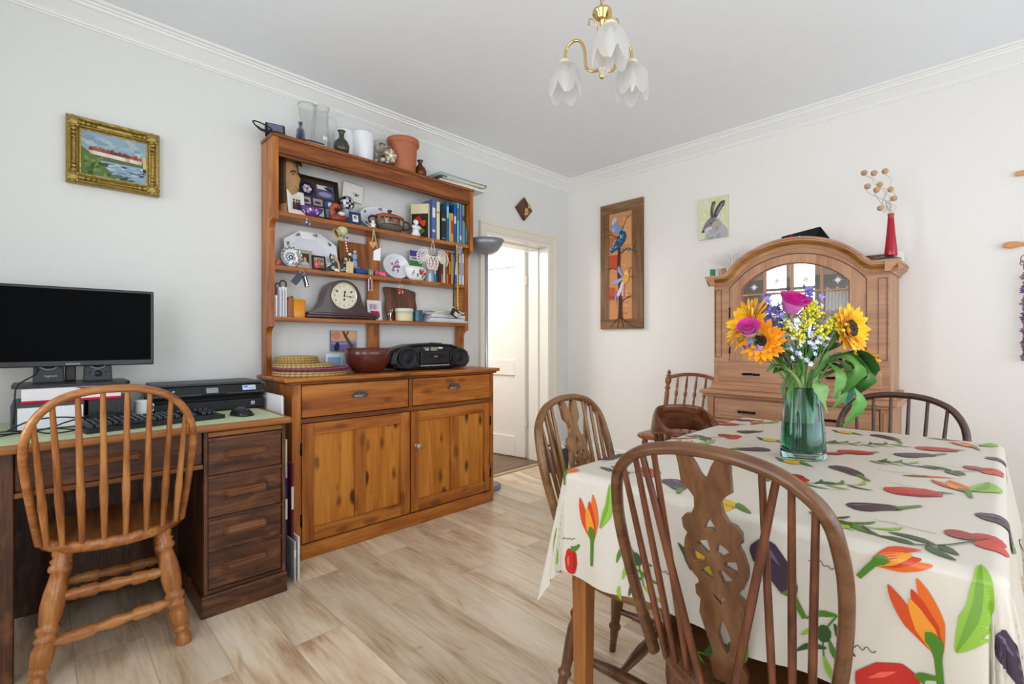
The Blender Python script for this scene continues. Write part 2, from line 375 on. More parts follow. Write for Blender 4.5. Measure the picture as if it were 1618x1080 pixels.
def floor_mat():
    m, nt, b = newmat('pale_oak_laminate'); L = nt.links
    tc = N(nt, 'ShaderNodeTexCoord'); mp = N(nt, 'ShaderNodeMapping'); mp.inputs['Rotation'].default_value = (0, 0, radians(90)); mp.inputs['Location'].default_value = (0.13, 0.07, 0)
    L.new(tc.outputs['Object'], mp.inputs[0])
    br = N(nt, 'ShaderNodeTexBrick', offset=0.37, offset_frequency=2, squash_frequency=1); br.inputs['Scale'].default_value = 1.0
    br.inputs['Brick Width'].default_value = 1.22; br.inputs['Row Height'].default_value = 0.19; br.inputs['Mortar Size'].default_value = 0.0012; br.inputs['Mortar Smooth'].default_value = 0.2
    br.inputs['Color1'].default_value = (0, 0, 0, 1); br.inputs['Color2'].default_value = (1, 1, 1, 1); br.inputs['Mortar'].default_value = (0.5, 0.5, 0.5, 1); br.inputs['Bias'].default_value = 0.0
    L.new(mp.outputs[0], br.inputs['Vector'])
    sc = N(nt, 'ShaderNodeVectorMath', operation='SCALE'); sc.inputs['Scale'].default_value = 9.0; L.new(br.outputs['Color'], sc.inputs[0])
    ad = N(nt, 'ShaderNodeVectorMath', operation='ADD'); L.new(mp.outputs[0], ad.inputs[0]); L.new(sc.outputs[0], ad.inputs[1])
    def nz(sx, sy, det, dist):
        q = N(nt, 'ShaderNodeMapping'); q.inputs['Scale'].default_value = (sx, sy, 1); L.new(ad.outputs[0], q.inputs[0])
        n = N(nt, 'ShaderNodeTexNoise', Scale=1.0, Detail=det, Distortion=dist); L.new(q.outputs[0], n.inputs['Vector']); return n.outputs['Fac']
    big = nz(1.3, 6.5, 3.0, 0.9); fine = nz(7, 70, 5.0, 0.4); kn = nz(4.5, 9, 2.0, 1.5)
    a = N(nt, 'ShaderNodeMath', operation='MULTIPLY_ADD'); a.inputs[1].default_value = 0.32; L.new(fine, a.inputs[0])
    a2 = N(nt, 'ShaderNodeMath', operation='MULTIPLY'); a2.inputs[1].default_value = 0.70; L.new(big, a2.inputs[0]); L.new(a2.outputs[0], a.inputs[2])
    r = ramp(nt, [(0.34, 'b29272'), (0.45, 'd6bd9f'), (0.56, 'e6d3b8'), (0.7, 'f0e2cd')]); L.new(a.outputs[0], r.inputs[0])
    kr = N(nt, 'ShaderNodeMapRange'); kr.inputs[1].default_value = 0.66; kr.inputs[2].default_value = 0.78; kr.inputs[4].default_value = 0.6; L.new(kn, kr.inputs[0])
    k = N(nt, 'ShaderNodeMix', data_type='RGBA'); k.inputs[7].default_value = (*lin('96765a'), 1); L.new(kr.outputs[0], k.inputs[0]); L.new(r.outputs[0], k.inputs[6])
    hs = N(nt, 'ShaderNodeHueSaturation'); hs.inputs['Saturation'].default_value = 1.0; v = N(nt, 'ShaderNodeMapRange'); v.inputs[3].default_value = 0.82; v.inputs[4].default_value = 1.08
    L.new(br.outputs['Color'], v.inputs[0]); L.new(v.outputs[0], hs.inputs['Value']); L.new(k.outputs[2], hs.inputs['Color'])
    g = N(nt, 'ShaderNodeMix', data_type='RGBA'); g.inputs[7].default_value = (*lin('b09676'), 1); L.new(br.outputs['Fac'], g.inputs[0]); L.new(hs.outputs[0], g.inputs[6])
    L.new(g.outputs[2], b.inputs['Base Color'])
    bu = N(nt, 'ShaderNodeBump', Strength=0.08, Distance=0.002); L.new(fine, bu.inputs['Height']); L.new(bu.outputs[0], b.inputs['Normal'])
    setp(b, Roughness=0.3, **{'Specular IOR Level': 0.45}); return m
FLOOR = floor_mat()
HALLF = wood('hall_boards', '4c382c', '6a5040', '80644e', axis='x', rough=0.4)

# ---------------------------------------------------------------- room shell
XL, YB, H = -4.55, -4.45, 2.59
struct('floor', MB().box(XL, 0, YB, 0.0, -0.05, 0), FLOOR)
struct('ceiling', MB().box(XL - 0.12, 0.12, YB - 0.12, 0.12, H, H + 0.08), CEIL)
DX0, DX1, DZ = -1.04, -0.262, 1.985     # door opening
WT = 0.27
wl = MB(); wl.box(XL - 0.12, DX0, 0, WT, 0, H); wl.box(DX1, 0.12, 0, WT, 0, H); wl.box(DX0, DX1, 0, WT, DZ, H)
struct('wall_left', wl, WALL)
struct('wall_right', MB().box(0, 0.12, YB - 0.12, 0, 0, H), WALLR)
wb = MB(); wb.box(XL, -3.75, YB - 0.12, YB, 0, H); wb.box(-0.35, 0, YB - 0.12, YB, 0, H); wb.box(-3.75, -0.35, YB - 0.12, YB, 0, 0.5); wb.box(-3.75, -0.35, YB - 0.12, YB, 2.38, H)
struct('wall_back', wb, WALLR)
ws = MB(); ws.box(XL - 0.12, XL, YB, -3.72, 0, H); ws.box(XL - 0.12, XL, -0.45, 0, 0, H); ws.box(XL - 0.12, XL, -1.90, -1.18, 0, H)
for y0, y1 in ((-3.72, -1.90), (-1.18, -0.45)): ws.box(XL - 0.12, XL, y0, y1, 0, 0.62); ws.box(XL - 0.12, XL, y0, y1, 2.36, H)
struct('wall_side', ws, WALLR)
for nm, ya, yb_ in (('window_1', -1.18, -0.45), ('window_added', -3.72, -1.90)):  # the wide one is an added, unseen opening for extra side light
    wf = MB()
    for y0 in (ya, yb_ - 0.05, (ya + yb_) / 2 - 0.02): wf.box(XL - 0.06, XL - 0.01, y0, y0 + 0.05, 0.62, 2.36)
    for z0, z1 in ((0.62, 0.68), (2.3, 2.36), (1.82, 1.86)): wf.box(XL - 0.06, XL - 0.01, ya + 0.05, yb_ - 0.05, z0, z1)
    struct(nm, wf, GLOSSW)
wf = MB()
for x0, x1 in ((-3.75, -3.69), (-0.41, -0.35), (-2.62, -2.56), (-1.5, -1.44)): wf.box(x0, x1, YB - 0.09, YB - 0.03, 0.5, 2.38)
for z0, z1 in ((0.5, 0.56), (2.32, 2.38)): wf.box(-3.69, -0.41, YB - 0.09, YB - 0.03, z0, z1)
struct('window_2', wf, GLOSSW)

# cornice: profile (out from wall, down from ceiling)
CP = [(0, 0.082), (0.006, 0.082), (0.010, 0.076), (0.018, 0.074), (0.020, 0.068), (0.030, 0.060), (0.052, 0.046), (0.078, 0.030), (0.090, 0.026), (0.094, 0.018), (0.104, 0.016), (0.108, 0.010), (0.122, 0.009), (0.128, 0.004), (0.128, 0)]
cl = MB(); cl.loft([[(XL, -a, H - d) for a, d in CP], [(-a, -a, H - d) for a, d in CP]], smooth=False, closed=False)
struct('trim_1', cl, CORN)
cr = MB(); cr.loft([[(-a, -a, H - d) for a, d in CP], [(-a, YB, H - d) for a, d in CP]], smooth=False, closed=False)
struct('trim_2', cr, CORN)
# skirting: profile (out, up)
BP = [(0, 0), (0.018, 0), (0.018, 0.125), (0.013, 0.14), (0.013, 0.155), (0.006, 0.17), (0, 0.172)]
def skirt(name, a, b, nrm):
    m = MB(); m.loft([[(p[0] + nrm[0] * o_, p[1] + nrm[1] * o_, z) for o_, z in BP] for p in (a, b)], smooth=False, cap=True)
    struct(name, m, GLOSSW)
skirt('baseboard_left', (XL, 0), (DX0 - 0.075, 0), (0, -1)); skirt('baseboard_corner', (DX1 + 0.075, 0), (0, 0), (0, -1)); skirt('baseboard_right', (0, 0), (0, YB), (-1, 0))
# door lining, architrave, door
AP = [(0, 0), (0, -0.012), (0.012, -0.016), (0.02, -0.012), (0.05, -0.016), (0.058, -0.024), (0.072, -0.026), (0.075, -0.012), (0.075, 0)]
ar = MB()
ar.loft([[(DX0 - a, d, 0) for a, d in AP], [(DX0 - a, d, DZ + a) for a, d in AP], [(DX1 + a, d, DZ + a) for a, d in AP], [(DX1 + a, d, 0) for a, d in AP]], smooth=False)
struct('trim_3', ar, CREAMP)
ln = MB(); ln.box(DX0 - 0.002, DX0 + 0.025, -0.004, WT, 0, DZ); ln.box(DX1 - 0.025, DX1 + 0.002, -0.004, WT, 0, DZ); ln.box(DX0 + 0.025, DX1 - 0.025, -0.004, WT, DZ - 0.025, DZ + 0.002)
ln.box(DX1 - 0.037, DX1 - 0.025, 0.11, 0.225, 0, DZ - 0.025); ln.box(DX0 + 0.025, DX1 - 0.025, 0.11, 0.225, DZ - 0.037, DZ - 0.025)
struct('trim_4', ln, GLOSSW, bev=0.002)
dr = bpy.data.objects.new('door_1', None); COL.objects.link(dr); dr['kind'] = 'structure'
dr.location = (DX1 - 0.035, 0.262, 0); dr.rotation_euler = (0, 0, radians(100))     # hinged on the corner side, swung into the hall
DW = 0.735
d = MB(); pz = [(0.12, 0.72), (0.86, 1.84)]
for x0, x1 in ((0, 0.115), (DW - 0.115, DW)): d.box(x0, x1, -0.02, 0.02, 0.008, 1.955)
for z0, z1 in ((0.008, 0.2), (0.78, 0.93), (1.82, 1.955)): d.box(0.115, DW - 0.115, -0.02, 0.02, z0, z1)
d.box(0.115, DW - 0.115, -0.008, 0.008, 0.2, 1.82)
o = d.build('door_leaf', GLOSSW, dr, bev=0.004)
for z in (0.35, 1.68):
    MB().lathe([(0.008, z - 0.045), (0.008, z + 0.045)], 10, (-0.006, 0.0, 0)).box(-0.012, 0.0, -0.016, 0.016, z - 0.045, z + 0.045).build('hinge', CREAMP, dr)
MB().lathe([(0.0, 0), (0.012, 0), (0.012, 0.03), (0.028, 0.04), (0.03, 0.055), (0.015, 0.068), (0, 0.068)], 16, (DW - 0.06, -0.02, 1.0), Matrix.Rotation(radians(90), 4, 'X'), cap=False).build('door_knob', BRASS, dr)
struct('floor_hall', MB().box(-2.2, 0.35, 0.04, 2.2, -0.05, -0.001), HALLF)
struct('trim_5', MB().box(DX0 + 0.025, DX1 - 0.025, 0.02, 0.05, -0.01, 0.006), mat('threshold_strip', 'c9b48c', 0.35, metal=0.3))
hw = MB(); hw.box(-2.2, 0.35, 1.55, 1.65, 0, 2.6); hw.box(0.15, 0.25, WT, 1.55, 0, 2.6); hw.box(-2.2, -2.1, WT, 1.55, 0, 2.6)
struct('wall_hall', hw, mat('hall_plaster', 'f0ece2', 0.8))
struct('ceiling_hall', MB().box(-2.2, 0.35, WT, 1.65, 2.45, 2.5), mat('hall_ceiling_orange_lit', 'f0c49a', 0.8))  # peach colour stands in for orange light falling on this ceiling
# ================================================================ pine dresser
def cup_pull(t):
    """bin pull: quarter-dome shell open below, on a back plate"""
    pm = MB(); rows = []
    for j in range(9):
        e = pi / 2 * j / 8
        rows.append([(0.044 * cos(b) * cos(e * 0.86) , -0.026 * sin(b) * cos(e) - 0.003, 0.002 + 0.026 * sin(e)) for b in [pi * k / 16 for k in range(17)]])
    pm.loft(rows, closed=False); pm.prism([(-0.05, 0.004), (-0.046, 0.0), (0.046, 0.0), (0.05, 0.004), (0.044, 0.022), (0.025, 0.033), (0, 0.036), (-0.025, 0.033), (-0.044, 0.022)], -0.0035, 0, 'xz')
    for k in range(5): pm.ball((-0.024 + 0.012 * k, -0.016 + 0.002 * abs(k - 2), 0.027 - 0.002 * abs(k - 2)), (0.006, 0.005, 0.006), 8)
    return pm
PEWTER = mat('dark_pewter', '6c6862', 0.3, metal=0.85, bump=0.3, bscale=120)
ds = thing('pine_dresser', 'tall orange pine dresser with open shelf rack above two drawers and two knotty panelled doors', 'dresser', (-2.0, -0.02, 0))
X = lambda x: x + 2.0
Y0 = 0.02
def dbox(m, x0, x1, y0, y1, z0, z1): return m.box(X(x0), X(x1), y0 + Y0, y1 + Y0, z0, z1)
dbox(MB(), -2.684, -2.660, -0.395, -0.02, 0, 0.89).build('side_panel', PINE['z'], ds, bev=0.002)
dbox(MB(), -1.356, -1.332, -0.395, -0.02, 0, 0.89).build('side_panel', PINE['z'], ds, bev=0.002)
dbox(MB(), -2.66, -1.356, -0.04, -0.025, 0.05, 0.89).build('back_panel', PINED['x'], ds)
for x0, x1 in ((-2.684, -2.639), (-1.359, -1.332)): dbox(MB(), x0, x1, -0.415, -0.395, 0, 0.89).build('front_stile', PINE['z'], ds, bev=0.002)
for z0, z1 in ((0.688, 0.712), (0.882, 0.89)): dbox(MB(), -2.639, -1.359, -0.412, -0.39, z0, z1).build('front_rail', PINED['x'], ds, bev=0.002)
dbox(MB(), -2.010, -1.986, -0.414, -0.39, 0.712, 0.882).build('drawer_divider', PINED['z'], ds, bev=0.002)
dbox(MB(), -2.639, -1.359, -0.36, -0.34, 0.07, 0.882).build('dust_panel', PINED['x'], ds)
dbox(MB(), -2.639, -1.359, -0.417, -0.395, 0, 0.074).build('plinth', PINE['x'], ds, bev=0.003)
def dfield(x0, x1, z0, z1, yf): return MB().box(X(x0), X(x1), yf + Y0, yf + 0.02 + Y0, z0, z1)
for x0, x1, px in ((-2.634, -2.014, -2.321), (-1.982, -1.364, -1.676)):
    dw = dfield(x0, x1, 0.716, 0.880, -0.414).build('drawer', PINE['x'], ds, bev=0.004)
    p = cup_pull(0).build('cup_pull', PEWTER, dw); p.location = (X(px), -0.414 + Y0, 0.80)
for x0, x1, mu in ((-2.634, -2.002, 1), (-1.992, -1.364, 0)):
    z0, z1 = 0.08, 0.684; yf = -0.413
    sw = 0.062 if mu else 0.052; xm = (x0 + x1) / 2 + (0.0 if mu else 0.012)
    dd = MB().box(X(x0 + 0.004), X(x1 - 0.004), yf + 0.0202 + Y0, yf + 0.024 + Y0, z0 + .004, z1 - .004).build('door', PINED['z'], ds)
    for a, b_ in ((x0, x0 + sw), (x1 - sw, x1)): MB().box(X(a), X(b_), yf + Y0, yf + 0.024 + Y0, z0, z1).build('stile', PINE['z'], dd, bev=0.003)
    MB().box(X(xm - 0.032), X(xm + 0.032), yf + Y0 + 0.001, yf + 0.024 + Y0, z0 + 0.07, z1 - 0.062).build('muntin', PINE['z'], dd, bev=0.003)
    for a, b_ in ((z0, z0 + 0.07), (z1 - 0.062, z1)): MB().box(X(x0 + sw), X(x1 - sw), yf + Y0, yf + 0.024 + Y0, a, b_).build('rail', PINE['x'], dd, bev=0.003)
    for a, b_ in ((x0 + sw, xm - 0.032), (xm + 0.032, x1 - sw)):
        MB().box(X(a), X(b_), yf + 0.013 + Y0, yf + 0.02 + Y0, z0 + 0.07, z1 - 0.062).build('panel', PINEK['z'], dd)
    if not mu:
        MB().lathe([(0.014, 0), (0.010, 0.004), (0.008, 0.014), (0.017, 0.02), (0.02, 0.028), (0.016, 0.036), (0.0, 0.038)], 16, (X(-1.955), yf + Y0, 0.475), Matrix.Rotation(radians(90), 4, 'X'), cap=False).build('door_knob', mat('aged_brass', 'b9a888', 0.35, metal=0.6), dd)
    hx = x0 - 0.004 if mu else x1 + 0.004
    for z in (0.2, 0.56): MB().lathe([(0.006, -0.03), (0.006, 0.03)], 8, (X(hx), yf + Y0 - 0.002, z)).build('hinge', IRON, dd)
ct = MB(); dbox(ct, -2.725, -1.295, -0.445, -0.005, 0.898, 0.921); ct.build('countertop', PINE['x'], ds, bev=0.008, seg=3)
ct = MB(); dbox(ct, -2.70, -1.315, -0.43, -0.39, 0.886, 0.898); dbox(ct, -2.70, -2.684, -0.39, -0.02, 0.886, 0.898); ct.build('counter_moulding', PINED['x'], ds, bev=0.004)
# rack sides with stepped, scooped front edge
def scoop(y0, z0, y1, z1, n=6):
    """concave step going down from depth y0 to the shallower y1"""
    out = [(y0, z0)]
    for k in range(n + 1):
        a = pi / 2 * k / n; out.append((y1 - (y1 - y0 - 0.006) * (1 - sin(a)) , z0 - (z0 - z1) * (1 - cos(a)) ))
    return out
prof = [(-0.02, 0.921), (-0.02, 2.2), (-0.195, 2.2)] + scoop(-0.195, 1.752, -0.138, 1.70) + scoop(-0.138, 1.182, -0.088, 1.135) + [(-0.088, 0.921)]
prof = [(a + Y0, b) for a, b in prof]
for x in (-2.702, -1.36): MB().prism(prof, X(x), X(x + 0.03), 'yz').build('rack_side', PINE['z'], ds, bev=0.0015)
for z, yf in ((1.802, -0.182), (1.516, -0.138), (1.238, -0.138)):
    s = MB(); dbox(s, -2.672, -1.36, yf, -0.02, z - 0.024, z); s.build('shelf', PINE['x'], ds, bev=0.003)
    h = MB()
    for k in range(6): h.tube([(X(-2.52 + 0.19 * k), yf + Y0, z - 0.012), (X(-2.52 + 0.19 * k), yf - 0.012 + Y0, z - 0.016), (X(-2.52 + 0.19 * k), yf - 0.016 + Y0, z - 0.006)], 0.0014, 6)
    if z > 1.3: h.build('cup_hook', BRASS, ds)
t = MB(); dbox(t, -2.708, -1.322, -0.203, -0.02, 2.188, 2.206); t.build('rack_top', PINEA['x'], ds, bev=0.003)
t = MB(); dbox(t, -2.672, -1.36, -0.196, -0.176, 2.108, 2.188); t.build('frieze_board', PINEA['x'], ds, bev=0.002)
t = MB(); dbox(t, -2.672, -1.36, -0.19, -0.165, 2.092, 2.108); t.build('frieze_moulding', PINED['x'], ds, bev=0.003)
t = MB(); dbox(t, -2.075, -1.992, -0.034, -0.02, 0.921, 1.778); t.build('back_post', PINE['z'], ds, bev=0.002)

# ================================================================ oak desk
dk = thing('oak_desk', 'dark worn oak pedestal desk with pale green writing surface against the cream wall', 'desk', (-3.235, -0.38, 0))
def kb(m, x0, x1, y0, y1, z0, z1): return m.box(x0 + 3.235, x1 + 3.235, y0 + 0.38, y1 + 0.38, z0, z1)
DKX0 = -3.72
m = MB(); kb(m, DKX0, -2.785, -0.70, -0.05, 0.744, 0.772); m.build('desktop', TEAK['x'], dk, bev=0.009, seg=3)
m = MB(); kb(m, DKX0 + 0.03, -2.812, -0.674, -0.075, 0.770, 0.7735); m.build('writing_surface', mat('pale_green_leathercloth', 'c3d2a8', 0.45, bump=0.05, bscale=200), dk)
m = MB(); kb(m, -3.112, -2.80, -0.64, -0.08, 0.085, 0.744); m.build('pedestal', OAK['z'], dk, bev=0.002)
for x0, x1 in ((-3.112, -3.098), (-2.814, -2.80)): kb(MB(), x0, x1, -0.662, -0.64, 0.09, 0.744).build('pedestal_stile', OAK['z'], dk, bev=0.002)
m = MB(); kb(m, -3.122, -2.794, -0.670, -0.075, 0, 0.088); m.build('plinth', OAK['x'], dk, bev=0.006)
m = MB(); kb(m, -3.098, -2.814, -0.664, -0.64, 0.718, 0.738); m.build('pull_out_slide', TEAK['x'], dk, bev=0.004)
def long_pull(w_):
    q = MB(); pr = [(0.0, -0.015), (-0.008, -0.015), (-0.020, -0.010), (-0.027, 0.002), (-0.021, 0.008), (-0.023, 0.012), (-0.016, 0.017), (-0.006, 0.019), (0, 0.019)]
    q.loft([[(x, y * k, z * k2) for y, z in pr] for x, k, k2 in ((-w_ / 2 - 0.012, 0.3, 0.5), (-w_ / 2, 1, 1), (w_ / 2, 1, 1), (w_ / 2 + 0.012, 0.3, 0.5))], smooth=False)
    return q
for z0, z1 in ((0.562, 0.700), (0.392, 0.548), (0.252, 0.380), (0.104, 0.242)):
    m = MB(); kb(m, -3.096, -2.816, -0.656, -0.63, z0, z1); dw = m.build('drawer', OAK['x'], dk, bev=0.004)
    q = long_pull(0.14).build('drawer_pull', OAKL['x'], dw); q.location = (-2.958 + 3.235, -0.656 + 0.38, (z0 + z1) / 2 + 0.01)
for z in (0.706, 0.554, 0.385, 0.246, 0.096): kb(MB(), -3.098, -2.814, -0.660, -0.635, z - 0.006, z + 0.007).build('drawer_rail', OAK['x'], dk, bev=0.002)
m = MB(); kb(m, -3.636, -3.114, -0.65, -0.62, 0.612, 0.742); dw = m.build('drawer', OAK['x'], dk, bev=0.004)
q = long_pull(0.155).build('drawer_pull', OAKL['x'], dw); q.location = (-3.395 + 3.235, -0.65 + 0.38, 0.682)
m = MB(); kb(m, -3.636, -3.112, -0.66, -0.62, 0.594, 0.612); m.build('apron_rail', TEAK['x'], dk, bev=0.004)
m = MB(); kb(m, -3.672, -3.636, -0.662, -0.60, 0, 0.744); kb(m, -3.672, -3.650, -0.60, -0.08, 0.05, 0.744); m.build('end_panel', OAK['z'], dk, bev=0.003)
m = MB(); kb(m, -3.65, -3.112, -0.16, -0.145, 0.01, 0.744); 
for x in (-3.62, -3.39, -3.16): kb(m, x, x + 0.05, -0.166, -0.16, 0.01, 0.744)
m.build('modesty_panel', OAK['z'], dk)

# ================================================================ oak arched cabinet (local front = -y, turned to face -X)
cb = thing('oak_display_cabinet', 'pale oak two-tier cabinet with arched glazed door against the right wall behind the flowers', 'cabinet', (-0.004, -2.004, 0), radians(-90))
m = MB(); m.box(-0.475, 0.475, -0.42, 0, 0.06, 0.765); m.build('base_carcass', CABO['z'], cb, bev=0.003)
m = MB(); m.box(-0.485, 0.485, -0.435, 0, 0, 0.075); m.build('base_plinth', CABO['x'], cb, bev=0.006)
m = MB(); m.box(-0.515, 0.515, -0.475, 0, 0.766, 0.79); m.build('ledge', CABO['x'], cb, bev=0.008, seg=3)
m = MB(); m.box(-0.495, 0.495, -0.452, 0, 0.748, 0.766); m.build('ledge_moulding', CABO['x'], cb, bev=0.006)
m = MB()
for x in (-0.475, 0.437): m.box(x, x + 0.038, -0.44, -0.42, 0.075, 0.748); m.box(x + 0.012, x + 0.026, -0.446, -0.43, 0.1, 0.73)
m.box(-0.02, 0.02, -0.436, -0.42, 0.075, 0.748); m.box(-0.437, 0.437, -0.436, -0.42, 0.585, 0.605); m.build('front_frame', CABO['z'], cb, bev=0.003)
def bar_handle():
    q = MB(); q.tube(crom([(-0.046, 0, 0), (-0.04, -0.016, 0), (-0.022, -0.022, 0.002), (0, -0.024, 0.003), (0.022, -0.022, 0.002), (0.04, -0.016, 0), (0.046, 0, 0)], 4), [0.0055 + 0.0025 * abs(sin(k * 0.8)) for k in range(25)], 8)
    for x in (-0.046, 0.046): q.ball((x, -0.003, 0), (0.009, 0.006, 0.008), 10)
    return q
for x0, x1 in ((-0.432, -0.024), (0.024, 0.432)):
    m = MB(); m.box(x0, x1, -0.436, -0.42, 0.61, 0.738); m.box(x0 + 0.022, x1 - 0.022, -0.444, -0.43, 0.632, 0.716); dw = m.build('drawer', CABO['x'], cb, bev=0.005)
    h = bar_handle().build('drawer_handle', IRON, dw); h.location = ((x0 + x1) / 2, -0.444, 0.664)
    m = MB(); m.box(x0, x1, -0.436, -0.42, 0.085, 0.582); m.box(x0 + 0.055, x1 - 0.055, -0.443, -0.43, 0.14, 0.527); m.build('base_door', CABO['z'], cb, bev=0.006)
# upper tier
for x in (-0.464, 0.446): MB().box(x, x + 0.018, -0.335, 0, 0.815, 1.5).build('upper_side', CABO['z'], cb, bev=0.002)
MB().box(-0.446, 0.446, -0.335, 0, 0.955, 0.97).build('upper_floor', CABO['x'], cb)
MB().box(-0.446, 0.446, -0.012, 0, 0.815, 1.62).build('back_panel', MAHO['z'], cb)
m = MB(); m.box(-0.446, 0.446, -0.30, -0.012, 1.20, 1.212); m.build('inner_shelf', CABO['x'], cb)
m = MB(); m.loft([[(x, y, z) for y, z in ((-0.375, 0.79), (-0.375, 0.797), (-0.362, 0.806), (-0.352, 0.822), (0, 0.822), (0, 0.79))] for x in (-0.486, 0.486)], smooth=False); m.build('upper_plinth', CABO['x'], cb, bev=0.003)
def arch(hw, zs, zp, n=20, x0=0.0):
    """segmental arch from (-hw, zs) over (0, zp) to (hw, zs)"""
    rise = zp - zs; R = (hw * hw + rise * rise) / (2 * rise); a = math.asin(min(1, hw / R)); zc = zp - R
    return [(x0 + R * sin(-a + 2 * a * k / n), zc + R * cos(-a + 2 * a * k / n)) for k in range(n + 1)]
CROWN = [(-0.39, 1.528), (-0.368, 1.545), (-0.34, 1.577), (-0.308, 1.608), (-0.245, 1.652), (-0.175, 1.684), (-0.09, 1.707), (0, 1.714), (0.09, 1.707), (0.175, 1.684), (0.245, 1.652), (0.308, 1.608), (0.34, 1.577), (0.368, 1.545), (0.39, 1.528)]
crown = [Vector((-0.504, 0, 1.528))] + crom([(x, 0, z) for x, z in CROWN], 4) + [Vector((0.504, 0, 1.528))]
out = [(-0.464, 0.822), (0.464, 0.822), (0.464, 1.526)] + [(v.x, v.z - 0.002) for v in reversed(crown[1:-1])] + [(-0.464, 1.526)]
hole = [(0.366, 0.972), (-0.366, 0.972)] + arch(0.366, 1.447, 1.63)
cut_board('face_frame', [out, hole], 0.017, CABO['x'], cb, lambda u, v, w_: (u, -0.345 + w_, v), 0.002)
m = MB(); m.prism([(p.x, p.z - 0.004) for p in crown[1:-1]] + [(0.39, 1.49), (-0.39, 1.49)], -0.335, -0.325, 'xz'); m.build('arch_backing', CABO['x'], cb)
pr = [(-0.353, -0.055), (-0.362, -0.055), (-0.366, -0.044), (-0.372, -0.036), (-0.388, -0.022), (-0.392, -0.014), (-0.392, -0.006), (-0.398, -0.004), (-0.398, 0.008), (-0.33, 0.008), (0, 0.006), (0, -0.004), (-0.353, -0.006)]
rings = []
for i, p in enumerate(crown):
    t = (crown[min(i + 1, len(crown) - 1)] - crown[max(i - 1, 0)]).normalized(); nn = Vector((-t.z, 0, t.x))
    rings.append([Vector((p.x + nn.x * b, a, p.z + nn.z * b)) for a, b in pr])
m = MB(); m.loft(rings, smooth=False); cm_ = m.build('crown_moulding', CABO['x'], cb)
GOLDOAK = woods('golden_brown_oak', '70441c', '8e5e28', 'a6763a', rough=0.35)
m = MB(); m.loft([[r[k] + Vector((0, -0.0012, 0)) for k in (3, 4, 5)] for r in rings], smooth=False, cap=False, closed=False); m.build('crown_cove', GOLDOAK['x'], cm_)
m = MB(); m.tube([(x, -0.3555, z) for x, z in [(-0.364, 0.975)] + arch(0.364, 1.447, 1.628, 24) + [(0.364, 0.975)]], 0.0032, 6); m.build('door_gap_shade', MAHO['x'], cb)  # dark outline painted in for the shade of the door gap
for s in (-1, 1):
    m = MB(); m.loft([[(s * (0.464 - 0.353 - a), y, 1.528 + b) for a, b in pr[:9]] + [(s * 0.45, y, 1.536), (s * 0.45, y, 1.473)] for y in (-0.397, 0.0)], smooth=False); m.build('crown_return', CABO['y'], cb)
for s in (-1, 1):
    m = MB(); x0 = s * 0.436 - 0.017; z0, z1 = 1.0, 1.445
    m.box(x0 - 0.004, x0 + 0.0, -0.358, -0.35, z0, z1); m.box(x0 + 0.034, x0 + 0.038, -0.358, -0.35, z0, z1); m.box(x0, x0 + 0.034, -0.358, -0.35, z0, z0 + 0.004); m.box(x0, x0 + 0.034, -0.358, -0.35, z1 - 0.004, z1)
    m.build('panel_bead', MAHO['z'], cb)
dr_ = cut_board('door', [[(0.36, 0.978), (-0.36, 0.978)] + arch(0.36, 1.445, 1.623), [(0.286, 1.13), (-0.286, 1.13)] + arch(0.286, 1.442, 1.572)], 0.016, CABO['z'], cb, lambda u, v, w_: (u, -0.347 + w_, v), 0.003)
def zarch(x): 
    rise = 0.13; R = (0.286 ** 2 + rise ** 2) / (2 * rise); return 1.572 - R + sqrt(R * R - x * x)
m = MB()
for x in (-0.153, 0.0, 0.153): m.box(x - 0.007, x + 0.007, -0.356, -0.338, 1.13, zarch(x) + 0.005)
for z in (1.398, 1.262): m.box(-0.29, 0.29, -0.355, -0.339, z - 0.006, z + 0.006)
m.build('glazing_bar', CABO['z'], dr_, bev=0.002)
STARM = mat('frosted_star', 'e4e2dc', 0.8)
m = MB(); m.tube([(x, -0.3565, z) for x, z in [(-0.287, 1.13)] + arch(0.287, 1.442, 1.573, 24) + [(0.287, 1.13)]], 0.003, 6, closed=True); m.build('glazing_groove_shade', MAHO['x'], dr_)  # dark line colours in the shaded groove around the glass
pn = MB(); pn.prism([(0.284, 1.132), (-0.284, 1.132)] + arch(0.284, 1.442, 1.57), -0.346, -0.343, 'xz'); pn.build('pane', PANE, dr_)
for sx, sz in ((-0.215, 1.445), (-0.085, 1.475), (0.07, 1.47), (0.232, 1.452)):
    pts = []
    for k in range(16):
        r = (0.026 if k % 4 == 0 else 0.020) if k % 2 == 0 else 0.009
        pts.append((sx + r * sin(2 * pi * k / 16), sz + r * cos(2 * pi * k / 16)))
    st = MB(); st.prism(pts, -0.3485, -0.3465, 'xz'); st.build('star_sticker', STARM, dr_)
for z in (1.06, 1.29): MB().lathe([(0.005, -0.035), (0.005, 0.035)], 8, (-0.363, -0.358, z)).build('hinge', IRON, dr_)
m = MB(); m.box(-0.436, 0.433, -0.362, -0.345, 0.842, 0.948); dw = m.build('drawer', CABO['x'], cb, bev=0.006)
for x in (-0.23, 0.23):
    h = bar_handle().build('drawer_handle', IRON, dw); h.location = (x, -0.362, 0.895)
